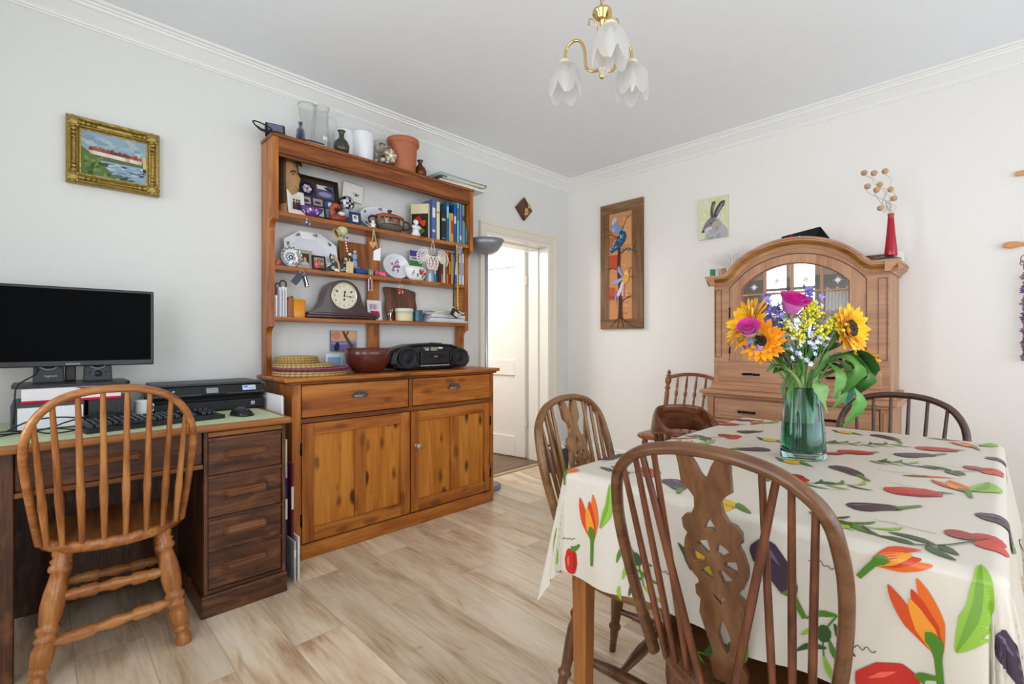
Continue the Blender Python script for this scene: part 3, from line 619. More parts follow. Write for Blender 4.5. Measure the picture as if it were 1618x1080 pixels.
# white booklets inside, right side of the cabinet
for row, (z, hh, n) in enumerate(((1.212, 0.20, 9),)):
    for k in range(n):
        m = MB('f2f2f0'); m.box(-0.007, 0.007, -0.07, 0.07, 0, hh - 0.012 * (k % 3)); m.box(-0.0075, 0.0075, -0.071, -0.0695, 0.03, 0.06 + 0.01 * (k % 2), ['9aa4b4', 'c8ccd4', '7c8494'][k % 3])
        o = m.build('booklet', PAPER); tag(o, 'slim white booklet leaning in a row behind the right glass of the arched cabinet', 'booklet', 'white booklets inside the cabinet')
        lx = 0.17 + 0.0165 * k; o.location = (-0.004 + (-0.25), -2.004 - lx, z); o.rotation_euler = (0, 0, radians(-90)); o.rotation_euler = (radians(-6), 0, radians(-90))

# ================================================================ dining table and its cloth
tb = thing('dining_table', 'mid-brown wooden dining table with square legs under the vegetable print cloth', 'table', (-1.92, -2.47, 0))
MB().box(-0.64, 0.64, -0.405, 0.405, 0.728, 0.750).build('tabletop', TEAK['x'], tb, bev=0.004)
m = MB(); m.prism([(-.61, -.375), (.61, -.375), (.61, .375), (-.61, .375)], .64, .728, 'xy')
m.build('apron', TEAK['x'], tb)
for sx in (-1, 1):
    for sy in (-1, 1):
        m = MB(); q = 0.0225
        m.loft([[(sx * 0.608 + a * k, sy * 0.38 + b_ * k, z) for a, b_ in ((-q, -q), (q, -q), (q, q), (-q, q))] for z, k in ((0.0, 0.75), (0.45, 1.0), (0.728, 1.0))], smooth=False)
        m.build('leg', TEAK['z'], tb, bev=0.003)
CX0, CX1, CY0, CY1, CZ, DROP = -2.572, -1.272, -2.888, -2.050, 0.757, 0.25
def cloth0(a, b):
    r = 0.02
    px, py = min(max(a, CX0 + r), CX1 - r), min(max(b, CY0 + r), CY1 - r)
    dx, dy = a - px, b - py; v = sqrt(dx * dx + dy * dy)
    if v < 1e-6: return Vector((a, b, CZ))
    nx, ny = dx / v, dy / v; corner = min(abs(nx), abs(ny)) * 1.4142
    ang = min(v / r, pi / 2)
    o_ = r * sin(ang) * 1.2; z = CZ - r * (1 - cos(ang))
    d = max(0, v - r * pi / 2)
    s = a * abs(ny) + b * abs(nx)
    tilt = 0.06 + 0.15 * corner ** 2
    rip = (0.016 * sin(s * 17.0 + 0.7 + 2 * corner) + 0.007 * sin(s * 39.0)) * min(1, d / 0.2) * (1 - corner)
    return Vector((px + nx * (o_ + d * tilt + rip), py + ny * (o_ + d * tilt + rip), z - d * sqrt(1 - tilt * tilt)))
def cloth(a, b, lift=0):
    p = cloth0(a, b)
    if lift:
        e = 0.004; u = cloth0(a + e, b) - cloth0(a - e, b); w_ = cloth0(a, b + e) - cloth0(a, b - e); n = u.cross(w_)
        if n.length > 1e-12: p = p + n.normalized() * (0.0008 + 0.0005 * lift)
    return p
CLOTHC = 'cec5b8'
def steps(c0, c1):
    out = [c0 - DROP + (DROP - .03) * k / 26 for k in range(27)] + [c0 - .03 + .06 * k / 16 for k in range(1, 17)]
    n = int((c1 - c0 - .06) / .016); out += [c0 + .03 + (c1 - c0 - .06) * k / n for k in range(1, n)]
    return out + [c0 + c1 - v for v in reversed(out[:43])]
cm = MB(CLOTHC); A = steps(CX0, CX1); B = steps(CY0, CY1); NA = len(A)
vs = [cloth0(a, b) for b in B for a in A]; fs = [(j * NA + i, j * NA + i + 1, (j + 1) * NA + i + 1, (j + 1) * NA + i) for j in range(len(B) - 1) for i in range(NA - 1)]; cm.fine = 3
cm.add(vs, fs, CLOTHC, True)
AUB, AUB2, RED, DRED, GRN, DGRN, LGRN, ORA, YEL, INK = '3c2a3c', '4a3450', 'b8241c', '96201a', '4c7a24', '33502a', '86b034', 'd8641c', 'd0a820', '4a4640'
def axis2(p, q): 
    d = Vector((q[0] - p[0], q[1] - p[1])); return d.normalized() if d.length else Vector((1, 0))
def aubergine(p, q, e, rnd=False, col=AUB):
    L = sqrt((q[0] - p[0]) ** 2 + (q[1] - p[1]) ** 2); d = axis2(p, q); n = Vector((-d.y, d.x)); wv = min(0.085, max(0.05, L * 0.62)) * (1.0 if L < 0.1 else 0.85)
    mid = ((p[0] + q[0]) / 2 + n.x * L * 0.06, (p[1] + q[1]) / 2 + n.y * L * 0.06)
    cm.band(cloth, [p, mid, q], [(0, 0.02), (0.08, wv * 0.72), (0.25, wv), (0.55, wv * 0.85), (0.85, wv * 0.62), (1, wv * 0.3)], col, 2, 8)
    cm.band(cloth, [(p[0] + n.x * wv * .2, p[1] + n.y * wv * .2), (mid[0] + n.x * wv * .15, mid[1] + n.y * wv * .15)], [(0, 0.002), (0.5, 0.010), (1, 0.002)], '6c5474', 3)
    cm.band(cloth, [(q[0] - d.x * 0.012, q[1] - d.y * 0.012), q, e], [(0, wv * 0.6), (0.35, wv * 0.35), (0.6, 0.012), (1, 0.009)], GRN, 3)
def pepper(p, q, e, col=RED):
    L = sqrt((q[0] - p[0]) ** 2 + (q[1] - p[1]) ** 2)
    cm.band(cloth, [p, ((p[0] + q[0]) / 2, (p[1] + q[1]) / 2), q], [(0, 0.012), (0.15, L * 0.5), (0.5, L * 0.66), (0.85, L * 0.5), (1, 0.015)], col, 2, 7)
    d = axis2(p, q); n = Vector((-d.y, d.x)); cm.band(cloth, [(p[0] - n.x * L * .14 + d.x * L * .12, p[1] - n.y * L * .14 + d.y * L * .12), (p[0] - n.x * L * .2 + d.x * L * .5, p[1] - n.y * L * .2 + d.y * L * .5), (p[0] - n.x * L * .12 + d.x * L * .9, p[1] - n.y * L * .12 + d.y * L * .9)], [(0, 0.002), (0.5, L * .16), (1, 0.002)], DRED, 3)
    cm.band(cloth, [(p[0] + n.x * L * .12 + d.x * L * .25, p[1] + n.y * L * .12 + d.y * L * .25), (p[0] + n.x * L * .14 + d.x * L * .7, p[1] + n.y * L * .14 + d.y * L * .7)], [(0, 0.002), (0.5, 0.009), (1, 0.002)], 'dc5a48', 3)
    cm.band(cloth, [q, ((q[0] + e[0]) / 2 + 0.004, (q[1] + e[1]) / 2), (e[0] + d.x * 0.015, e[1] + d.y * 0.015)], [(0, 0.016), (1, 0.006)], GRN, 3)
def leafp(p, q, wv, col=GRN):
    cm.band(cloth, [p, ((p[0] + q[0]) / 2 + (q[1] - p[1]) * .1, (p[1] + q[1]) / 2 - (q[0] - p[0]) * .1), q], [(0, 0.003), (0.35, wv), (0.65, wv * 0.8), (1, 0.002)], col, 2, 6)
    if wv > .024: cm.band(cloth, [p, ((p[0] + q[0]) / 2 + (q[1] - p[1]) * .06, (p[1] + q[1]) / 2 - (q[0] - p[0]) * .06), q], [(0, 0.001), (0.4, wv * .3), (0.7, wv * .22), (1, 0.001)], '6a962c' if col == LGRN else '3c6a24', 3, 6)
def flower(p, q, e):
    """courgette flower: flaring orange petals on a green calyx and stalk"""
    d = axis2(q, p); n = Vector((-d.y, d.x)); L = sqrt((q[0] - p[0]) ** 2 + (q[1] - p[1]) ** 2)
    for s, c, f in ((-0.34, ORA, 1.0), (0.36, 'c8481a', 0.95), (0.05, 'e0902c', 0.72), (-0.1, 'c23c18', 0.85)):
        t = (q[0] + d.x * L * f + n.x * L * s * 0.6, q[1] + d.y * L * f + n.y * L * s * 0.6)
        cm.band(cloth, [q, ((q[0] + t[0]) / 2 + n.x * s * L * .18, (q[1] + t[1]) / 2 + n.y * s * L * .18), t], [(0, 0.016), (0.4, L * 0.27), (0.75, L * 0.16), (1, 0.002)], c, 2 if s < 0 else 3, 5)
    cm.band(cloth, [(q[0] + d.x * L * .25, q[1] + d.y * L * .25), q, e], [(0, L * 0.08), (0.35, L * 0.24), (0.6, 0.010), (1, 0.008)], GRN, 4)
def tomatoes(l, c, r):
    d = axis2(c, r); n = Vector((-d.y, d.x))
    for k, (f, s) in enumerate(((1.0, 0.0), (0.72, 0.35), (0.68, -0.3))):
        cm.blob(cloth, c[0] + (r[0] - c[0]) * f + n.x * s * 0.07, c[1] + (r[1] - c[1]) * f + n.y * s * 0.07, 0.024, 0.022, [RED, DRED, 'c03020'][k], 0, 2 + k % 2)
    cm.band(cloth, [l, c, r], 0.004, DGRN, 3)
    for f, s in ((0.0, 0.5), (0.35, -0.6), (0.6, 0.7), (0.8, -0.4)):
        p = (l[0] + (c[0] - l[0]) * f, l[1] + (c[1] - l[1]) * f); leafp(p, (p[0] + n.x * s * 0.09 - d.x * .02, p[1] + n.y * s * 0.09 - d.y * .02), 0.022, DGRN)
def olives(p, m_, q, col=DGRN):
    cm.band(cloth, [p, m_, q], 0.003, GRN, 2); d = axis2(p, q); n = Vector((-d.y, d.x))
    for k in range(6):
        f = k / 5; b = (p[0] + (q[0] - p[0]) * f, p[1] + (q[1] - p[1]) * f); s = 0.04 * (1 if k % 2 else -1)
        leafp(b, (b[0] + d.x * .035 + n.x * s, b[1] + d.y * .035 + n.y * s), 0.011, [GRN, DGRN, LGRN][k % 3])
    cm.blob(cloth, m_[0], m_[1], 0.016, 0.011, col, math.atan2(d.y, d.x), 3)
def lemon(c, col=YEL):
    cm.blob(cloth, c[0], c[1], 0.032, 0.022, col, 0.6, 2); leafp((c[0] + .02, c[1] - .02), (c[0] - .02, c[1] - .06), 0.02, GRN); leafp((c[0] - .02, c[1] + .02), (c[0] + .03, c[1] + .05), 0.016, DGRN)
def scrawl(p, q, h_=0.012):
    d = axis2(p, q); n = Vector((-d.y, d.x)); L = sqrt((q[0] - p[0]) ** 2 + (q[1] - p[1]) ** 2); k = max(6, int(L / 0.006)); rnd = random.Random(int(p[0] * 1e4))
    pts = [(p[0] + d.x * L * i / k + n.x * h_ * (rnd.random() - .3) * (1 if i % 2 else -.4), p[1] + d.y * L * i / k + n.y * h_ * (rnd.random() - .3) * (1 if i % 2 else -.4)) for i in range(k + 1)]
    cm.band(cloth, pts, 0.0014, INK, 2, 3)
for a in (((-2.382, -2.664), (-2.312, -2.737), (-2.267, -2.765)), ((-2.014, -2.556), (-2.085, -2.63), (-2.125, -2.655)), ((-1.738, -2.668), (-1.645, -2.74), (-1.6, -2.765)), ((-1.38, -2.55), (-1.45, -2.63), (-1.5, -2.645)),
          ((-1.58, -2.85), (-1.60, -2.93), (-1.57, -2.96)), ((-2.27, -2.852), (-2.23, -2.94), (-2.16, -2.96)), ((-1.915, -2.36), (-1.99, -2.286), (-2.037, -2.262)), ((-1.69, -2.19), (-1.615, -2.235), (-1.59, -2.24)), ((-2.41, -2.066), (-2.31, -2.078), (-2.25, -2.085)), ((-2.46, -2.30), (-2.52, -2.36), (-2.55, -2.37)),
          ((-2.61, -2.545), (-2.69, -2.61), (-2.725, -2.63)), ((-2.652, -2.90), (-2.66, -2.99), (-2.62, -3.03)), ((-1.40, -2.07), (-1.36, -2.14), (-1.33, -2.16))): aubergine(*a)
for a in (((-2.19, -2.695), (-2.125, -2.785), (-2.118, -2.795)), ((-1.565, -2.69), (-1.51, -2.785), (-1.505, -2.79)), ((-1.80, -2.525), (-1.75, -2.605), (-1.73, -2.605)), ((-2.225, -2.05), (-2.14, -2.09), (-2.135, -2.1)), ((-1.57, -2.03), (-1.51, -2.12), (-1.50, -2.125)),
          ((-2.81, -2.71), (-2.76, -2.79), (-2.75, -2.80)), ((-2.82, -2.10), (-2.758, -2.10), (-2.755, -2.125)), ((-1.86, -2.50), (-1.825, -2.54), (-1.82, -2.545))): pepper(*a)
for a in (((-2.525, -2.78), (-2.485, -2.82), (-2.402, -2.865)), ((-1.86, -2.765), (-1.84, -2.81), (-1.765, -2.865)), ((-1.90, -2.12), (-1.86, -2.157), (-1.776, -2.206)), ((-2.50, -2.16), (-2.469, -2.205), (-2.43, -2.24)), ((-2.25, -2.47), (-2.24, -2.50), (-2.23, -2.53))): tomatoes(*a)
for a in ((-1.763, -2.315), (-2.046, -2.461), (-1.405, -2.469), (-2.54, -2.47), (-2.69, -2.435), (-2.50, -2.66), (-1.62, -2.38)): lemon(a)
for a in (((-1.983, -2.775), (-2.066, -2.827), (-2.121, -2.836)), ((-1.343, -2.774), (-1.42, -2.822), (-1.459, -2.835)), ((-1.354, -2.145), (-1.44, -2.162), (-1.482, -2.157)), ((-1.97, -2.115), (-2.06, -2.135), (-2.095, -2.14)), ((-2.607, -2.768), (-2.70, -2.812), (-2.775, -2.819)), ((-2.612, -2.138), (-2.71, -2.166), (-2.775, -2.172)), ((-2.56, -2.80), (-2.588, -2.735), (-2.622, -2.71)), ((-2.55, -2.095), (-2.565, -2.065), (-2.60, -2.06))): flower(*a)
for a, b, w_ in (((-2.055, -2.835), (-1.93, -2.86), 0.05), ((-1.374, -2.831), (-1.28, -2.862), 0.04), ((-1.414, -2.178), (-1.27, -2.2), 0.03), ((-2.02, -2.16), (-1.89, -2.18), 0.03), ((-2.69, -2.834), (-2.548, -2.860), 0.040), ((-2.68, -2.188), (-2.572, -2.205), 0.026), ((-2.80, -2.245), (-2.83, -2.25), 0.008), ((-2.80, -2.02), (-2.74, -1.995), 0.024), ((-2.70, -1.99), (-2.76, -1.94), 0.03)): leafp(a, b, w_, LGRN)
for a in (((-2.259, -2.547), (-2.215, -2.59), (-2.185, -2.642)), ((-1.624, -2.554), (-1.575, -2.595), (-1.534, -2.643)), ((-1.87, -2.616), (-1.855, -2.651), (-1.83, -2.70)), ((-2.487, -2.62), (-2.495, -2.671), (-2.485, -2.72)), ((-1.659, -2.45), (-1.648, -2.488), (-1.62, -2.53)), ((-2.70, -2.262), (-2.73, -2.281), (-2.79, -2.297)), ((-2.875, -2.43), (-2.865, -2.47), (-2.85, -2.52)), ((-2.70, -2.68), (-2.74, -2.66), (-2.78, -2.66))): olives(*a)
for a in (((-2.0, -2.705), (-1.966, -2.75), (-1.94, -2.80)), ((-1.32, -2.70), (-1.315, -2.756), (-1.306, -2.79)), ((-1.99, -2.06), (-1.936, -2.098), (-1.89, -2.13))):
    cm.band(cloth, a, [(0, 0.002), (0.3, 0.018), (0.6, 0.014), (1, 0.002)], ORA, 2); cm.band(cloth, a[:2], [(0, 0.003), (1, 0.014)], GRN, 3)
for p, q in (((-1.978, -2.65), (-1.964, -2.735)), ((-2.43, -2.71), (-2.437, -2.80)), ((-2.171, -2.35), (-2.179, -2.44)), ((-2.427, -2.077), (-2.425, -2.139)), ((-2.279, -2.585), (-2.253, -2.63)), ((-1.788, -2.72), (-1.793, -2.80)), ((-2.553, -2.455), (-2.553, -2.52)), ((-2.106, -2.69), (-2.107, -2.74)), ((-2.618, -2.635), (-2.624, -2.69)), ((-2.745, -2.69), (-2.74, -2.735)), ((-2.74, -2.063), (-2.729, -2.11)), ((-2.737, -2.34), (-2.741, -2.37)), ((-1.50, -2.40), (-1.48, -2.46))): scrawl(p, q)
# purple patch on the hanging fold at the near corner, yellow print at its edge
cm.poly(cloth, [(-2.56, -1.93), (-2.60, -1.92), (-2.615, -1.88), (-2.575, -1.875)], AUB2, 3); cm.poly(cloth, [(-2.60, -1.84), (-2.63, -1.83), (-2.65, -1.80), (-2.62, -1.80)], 'd8b830', 3)
CLM = vcmat('printed_linen_oilcloth', 0.34, 0.4, bump=0.06, bscale=350, var=0.03)
tc_ = cm.build('tablecloth', CLM)
tag(tc_, 'linen-coloured tablecloth printed with aubergines, peppers and flowers over the dining table', 'tablecloth')

# ================================================================ chairs (local front = +y, origin on the floor under the seat)
def seat_mb(w_, d_, z, th=0.035, back=0.62, dish=0.012):
    """saddle seat; back edge rounder and narrower"""
    n = 40; out = []
    for k in range(n):
        a = 2 * pi * k / n; c, s_ = cos(a), sin(a)
        e = 0.72 if s_ > 0 else 0.92
        x = math.copysign(abs(c) ** e, c) * w_ / 2 * (1 - (0.10 if s_ < 0 else 0.0) * abs(s_)); y = math.copysign(abs(s_) ** e, s_) * d_ / 2
        out.append((x, y))
    m = MB(); rg = []
    for k, zz in ((0.90, z - th), (0.975, z - th * 0.86), (1.0, z - th * 0.5), (0.985, z - th * 0.12), (0.95, z), (0.85, z - 0.002), (0.6, z - dish * 0.8), (0.3, z - dish), (0.02, z - dish * 0.8)):
        rg.append([(x * k, y * k, zz) for x, y in out])
    m.loft(rg); return m
LEG_WB = [(0, .011), (.12, .0125), (.2, .015), (.225, .0155), (.235, .020), (.25, .021), (.262, .016), (.30, .0155), (.45, .021), (.56, .0225), (.63, .018), (.645, .023), (.665, .0255), (.685, .022), (.70, .018), (.74, .022), (.78, .0235), (.82, .016), (.84, .015), (.92, .021), (1, .017)]
LEG_BIG = [(0, .024), (.05, .026), (.085, .019), (.10, .019), (.115, .026), (.14, .0265), (.16, .021), (.17, .028), (.27, .031), (.31, .024), (.33, .030), (.35, .030), (.365, .023), (.40, .031), (.42, .031), (.44, .024), (.47, .028), (.56, .032), (.66, .030), (.76, .0235), (.80, .022), (.815, .031), (.845, .031), (.86, .025), (.885, .031), (.905, .024), (.94, .03), (1, .026)]
STR = [(0, .009), (.15, .0105), (.35, .015), (.5, .017), (.65, .015), (.85, .0105), (1, .009)]
STR_BIG = [(0, .011), (.08, .014), (.16, .021), (.2, .017), (.22, .021), (.34, .022), (.36, .015), (.4, .015), (.5, .022), (.6, .015), (.64, .015), (.66, .022), (.78, .021), (.8, .017), (.84, .021), (.92, .014), (1, .011)]
def hoop_chair(name, label, W, loc, rz, group=None, seat=(0.42, 0.40), sz=0.44, hp=None, tilt=0.28, yb=-0.15, hr=0.0145, hflat=0.8, spind=(), brace=(), splat=None, leg=LEG_WB, strp=STR, style='H', seatmat=None, bow_front=0.0, sprof=None, foot=(0.175, 0.2, 0.17, 0.19), th=0.035, sw=None, lw=None):
    t = thing(name, label, 'chair', loc, rz, group)
    seat_mb(seat[0], seat[1], sz, th).build('seat', seatmat or W['y'], t)
    place = lambda u, v, w_=0.0: Vector((u, yb - (v - sz) * tilt + w_, v))
    pts = crom([place(u, v) for u, v in hp], 6)
    MB().tube(pts, hr, 12, flat=hflat, up=(0, -1, 0)).build('back_hoop', W['x'], t)
    for k, (ub, ut, vt, ybo) in enumerate(spind):
        a = Vector((ub, yb + ybo, sz - 0.004)); b = place(ut, vt)
        m = MB(); m.turn(a, b, sprof or [(0, .0062), (.3, .0072), (.6, .0068), (1, .0058)], 8); m.build('spindle', (sw or W)['z'], t)
    for (ub, ut, vt, ybo) in brace:
        m = MB(); m.turn(Vector((ub, yb + ybo, sz - 0.004)), place(ut, vt, -0.004), [(0, .0072), (.5, .0078), (1, .0062)], 8); m.build('brace_spindle', (sw or W)['z'], t)
    if splat: cut_board('wheel_splat', splat, 0.011, W['z'], t, lambda u, v, w_: place(u, v + sz, w_ + 0.0) , 0.0015)
    fx, fy, rx, ry = foot
    L = {}
    for sx in (-1, 1):
        for nm, top, ft in (('f', (sx * (fx - 0.06), fy - 0.075), (sx * fx, fy)), ('r', (sx * (rx - 0.065), -ry + 0.075), (sx * rx, -ry))):
            a, b = Vector((ft[0], ft[1], 0)), Vector((top[0], top[1], sz - 0.02)); L[(nm, sx)] = (a, b)
            MB().turn(a, b, leg, 14).build('leg', (lw or W)['z'], t)
    at = lambda k, h: L[k][0].lerp(L[k][1], h)
    def bar(a, b): MB().turn(a, b, strp, 12).build('stretcher', (lw or W)['x'], t)
    if style == 'H':
        for sx in (-1, 1): bar(at(('r', sx), 0.40), at(('f', sx), 0.40))
        bar((at(('r', -1), 0.40) + at(('f', -1), 0.40)) / 2, (at(('r', 1), 0.40) + at(('f', 1), 0.40)) / 2)
    else:
        bar(at(('r', -1), 0.62), at(('r', 1), 0.62)); bar(at(('r', -1), 0.30), at(('r', 1), 0.36)); bar(at(('f', -1), 0.45), at(('f', 1), 0.45))
        for sx in (-1, 1): bar(at(('r', sx), 0.5), at(('f', sx), 0.5))
    return t
# wheel splat outline (u across, v above the seat), mirrored
def wheel_splat():
    half = [(0.030, 0.0), (0.034, 0.04), (0.026, 0.06), (0.034, 0.10), (0.042, 0.14), (0.036, 0.172), (0.044, 0.180), (0.043, 0.198), (0.034, 0.204), (0.036, 0.215), (0.045, 0.225), (0.054, 0.247), (0.056, 0.268), (0.051, 0.292), (0.044, 0.306), (0.051, 0.314), (0.052, 0.332), (0.044, 0.342), (0.032, 0.345), (0.024, 0.362), (0.022, 0.382), (0.030, 0.394), (0.043, 0.404), (0.044, 0.44), (0.046, 0.458), (0.026, 0.462), (0.016, 0.446), (0.008, 0.428), (0.0, 0.418)]
    out = half + [(-u, v) for u, v in reversed(half[:-1])]
    holes = []
    for k in range(6):
        a0, a1 = radians(60 * k + 11 + 30), radians(60 * k + 49 + 30); c = (0, 0.262)
        ring = [(c[0] + 0.042 * cos(lerp(a0, a1, i / 5)), c[1] + 0.042 * sin(lerp(a0, a1, i / 5))) for i in range(6)] + [(c[0] + 0.017 * cos(lerp(a1, a0, i / 2) ), c[1] + 0.017 * sin(lerp(a1, a0, i / 2))) for i in range(3)]
        holes.append(ring)
    holes.append([(0, 0.170), (0.012, 0.19), (0.014, 0.2), (0, 0.185), (-0.014, 0.2), (-0.012, 0.19)])
    holes.append([(0, 0.352), (0.011, 0.33), (0.014, 0.32), (0, 0.326), (-0.014, 0.32), (-0.011, 0.33)])
    holes.append([(0.0, 0.148), (0.008, 0.128), (0.013, 0.105), (0.008, 0.08), (0, 0.066), (-0.008, 0.08), (-0.013, 0.105), (-0.008, 0.128)])
    return [out] + holes
HP_WB = [(-0.165, 0.43), (-0.18, 0.52), (-0.192, 0.62), (-0.199, 0.70), (-0.197, 0.77), (-0.180, 0.84), (-0.130, 0.886), (-0.065, 0.906), (0, 0.911), (0.065, 0.906), (0.130, 0.886), (0.180, 0.84), (0.197, 0.77), (0.199, 0.70), (0.192, 0.62), (0.178, 0.52), (0.165, 0.43)]
wb_sp = []
for s in (-1, 1):
    wb_sp += [(s * 0.135, s * 0.168, 0.852, -0.004), (s * 0.108, s * 0.137, 0.88, -0.012), (s * 0.080, s * 0.095, 0.897, -0.018)]
wb_br = [(s * 0.022, s * 0.118, 0.888, -0.068) for s in (-1, 1)]
hoop_chair('wheelback_chair', 'nearest wheelback chair, its back before the long drop of the printed tablecloth', ELM, (-2.475, -2.517, 0), radians(-90), hp=HP_WB, spind=wb_sp, brace=wb_br, splat=wheel_splat(), sw=CHEST, lw=CHEST)
hoop_chair('wheelback_chair', 'tan brown wheelback chair tucked under the table side towards the pine dresser', TAN, (-2.275, -2.125, 0), radians(185), hp=HP_WB, spind=wb_sp, brace=wb_br, splat=wheel_splat(), foot=(0.17, 0.19, 0.172, 0.20), lw=ELM)
HP_DK = [(-0.165, 0.43), (-0.19, 0.55), (-0.205, 0.66), (-0.207, 0.72), (-0.195, 0.78), (-0.160, 0.832), (-0.105, 0.862), (-0.05, 0.874), (0, 0.876), (0.05, 0.874), (0.105, 0.862), (0.160, 0.832), (0.195, 0.78), (0.207, 0.72), (0.205, 0.66), (0.19, 0.55), (0.165, 0.43)]
hoop_chair('spindle_back_chair', 'dark stained hoop-back chair with plain spindles at the table end by the cabinet', DARKW, (-1.275, -2.585, 0), radians(90), hp=HP_DK, spind=[(x * 0.8, x, z, y) for x, z, y in ((-0.15, 0.838, -0.002), (-0.09, 0.866, -0.012), (-0.03, 0.875, -0.016), (0.03, 0.875, -0.016), (0.09, 0.866, -0.012), (0.15, 0.838, -0.002))], tilt=0.30, hr=0.016)
# desk chair
HP_DC = [(-0.195, 0.43), (-0.208, 0.55), (-0.218, 0.66), (-0.222, 0.74), (-0.213, 0.81), (-0.185, 0.872), (-0.135, 0.918), (-0.07, 0.941), (0, 0.947), (0.07, 0.941), (0.135, 0.918), (0.185, 0.872), (0.213, 0.81), (0.222, 0.74), (0.218, 0.66), (0.208, 0.55), (0.195, 0.43)]
def hz(x, hp):
    for (a, za), (b, zb) in zip(hp[5:8] + hp[8:12], hp[6:9] + hp[9:13]):
        if a <= x <= b: return lerp(za, zb, (x - a) / (b - a))
    return 0.8
dsp = []
for k, (ub, ut) in enumerate(((-0.172, -0.196), (-0.133, -0.152), (-0.084, -0.092), (-0.028, -0.031), (0.028, 0.031), (0.084, 0.092), (0.133, 0.152), (0.172, 0.196))):
    zt = ipol(HP_DC[3:9], 0) if False else None
    tab = sorted([(a, b) for a, b in HP_DC[3:14]]); dsp.append((ub, ut, ipol(tab, ut) - 0.004, -0.10 * sqrt(max(0, 1 - (ub / 0.2) ** 2)) + 0.0))
hoop_chair('desk_chair', 'honey brown stick-back chair with turned legs pulled up to the oak desk', HONEY, (-3.375, -0.562, 0), radians(-5), seat=(0.44, 0.44), sz=0.44, hp=HP_DC, tilt=0.33, yb=-0.105, hr=0.0165, hflat=0.75, spind=dsp, leg=LEG_BIG, strp=STR_BIG, style='box', sprof=[(0, .008), (.2, .0105), (.34, .0125), (.42, .0105), (.7, .009), (1, .0072)], foot=(0.19, 0.20, 0.195, 0.205), th=0.04)
# stick-back chair with turned posts against the right wall
t = thing('post_back_chair', 'honey brown chair with turned posts and arched top rail against the wall beside the cabinet', 'chair', (-0.40, -1.272, 0), radians(90))
m = MB(); m.loft([[(x * k, y * k, z) for x, y in rrect(0.40, 0.38, 0.06, 5)] for k, z in ((0.94, 0.425), (1, 0.435), (1, 0.45), (0.96, 0.458), (0.5, 0.452), (0.02, 0.45))]); m.build('seat', CHERRY['y'], t)
POST = [(0, .014), (.08, .015), (.10, .02), (.12, .015), (.3, .017), (.62, .017), (.66, .012), (.68, .021), (.70, .021), (.715, .014), (.76, .0145), (.78, .022), (.82, .0235), (.86, .022), (.875, .014), (.89, .019), (.905, .019), (.92, .010), (.945, .016), (.965, .014), (.985, .007), (1, .003)]
for s in (-1, 1): MB().turn((s * 0.168, -0.165, 0.44), (s * 0.182, -0.29, 0.888), POST, 14).build('back_post', CHERRY['z'], t)
rail = crom([(-0.18, -0.276, 0.828), (-0.09, -0.292, 0.851), (0, -0.297, 0.858), (0.09, -0.292, 0.851), (0.18, -0.276, 0.828)], 6)
MB().tube(rail, 0.013, 10, flat=0.7).build('top_rail', CHERRY['x'], t)
for x in (-0.108, -0.036, 0.036, 0.108):
    MB().turn((x * 0.95, -0.17, 0.445), (x, -0.288, 0.848), [(0, .006), (.08, .012), (.13, .006), (.2, .0085), (.55, .009), (.6, .006), (.64, .0125), (.69, .0125), (.72, .007), (.8, .010), (1, .006)], 10).build('spindle', CHERRY['z'], t)
for sx in (-1, 1):
    for fy, ty in ((0.19, 0.14), (-0.2, -0.14)): MB().turn((sx * 0.18, fy, 0), (sx * 0.14, ty, 0.43), LEG_WB, 12).build('leg', CHERRY['z'], t)
    MB().turn((sx * 0.17, -0.18, 0.16), (sx * 0.17, 0.175, 0.16), STR, 10).build('stretcher', CHERRY['y'], t)
# bow armchair with deep curved back rail, at the far corner of the table
t = thing('bow_back_armchair', 'dark brown low armchair with deep curved back rail before the post-back chair', 'chair', (-1.256, -1.79, 0), radians(140))
seat_mb(0.38, 0.36, 0.44, 0.04).build('seat', MAHO['y'], t)
hp_ = [(0.085, 0.115, 0.655), (0.125, 0.085, 0.657), (0.16, 0.02, 0.662), (0.172, -0.06, 0.674), (0.15, -0.135, 0.688), (0.085, -0.182, 0.694)]
hp_ = [(x * .86, y, z) for x, y, z in hp_]
path = crom(hp_ + [(0, -0.195, 0.696)] + [(-x, y, z) for x, y, z in reversed(hp_)], 6)
rg = []
for i, p in enumerate(path):
    tt = (path[min(i + 1, len(path) - 1)] - path[max(i - 1, 0)]); tt.z = 0; tt.normalize(); nn = Vector((-tt.y, tt.x, 0))
    e = abs(i / (len(path) - 1) - 0.5); c = min(1, max(0, (0.36 - e) / 0.2)); c = c * c * (3 - 2 * c); hh = lerp(0.014, 0.070, c); ww = lerp(0.026, 0.012, c)
    if i in (0, len(path) - 1): hh *= .5; ww *= .6
    rg.append([p + nn * (ww * cos(q) - 0.014 * sin(q) * c) + Vector((0, 0, hh * math.copysign(abs(sin(q)) ** 0.7, sin(q)))) for q in [2 * pi * k / 16 for k in range(16)]])
m = MB(); m.loft(rg); m.build('arm_rail', MAHO['x'], t)
for x0, y0, x1, y1, zt in ((0.13, -0.07, 0.146, -0.075, 0.65), (-0.13, -0.07, -0.146, -0.075, 0.65), (0.135, 0.05, 0.128, 0.045, 0.652), (-0.135, 0.05, -0.128, 0.045, 0.652), (0.138, -0.01, 0.143, -0.01, 0.652), (-0.138, -0.01, -0.143, -0.01, 0.652)):
    MB().turn((x0, y0, 0.435), (x1, y1, zt), [(0, .009), (.15, .013), (.3, .009), (.45, .014), (.6, .017), (.7, .009), (.8, .014), (1, .010)], 10).build('arm_spindle', MAHO['z'], t)
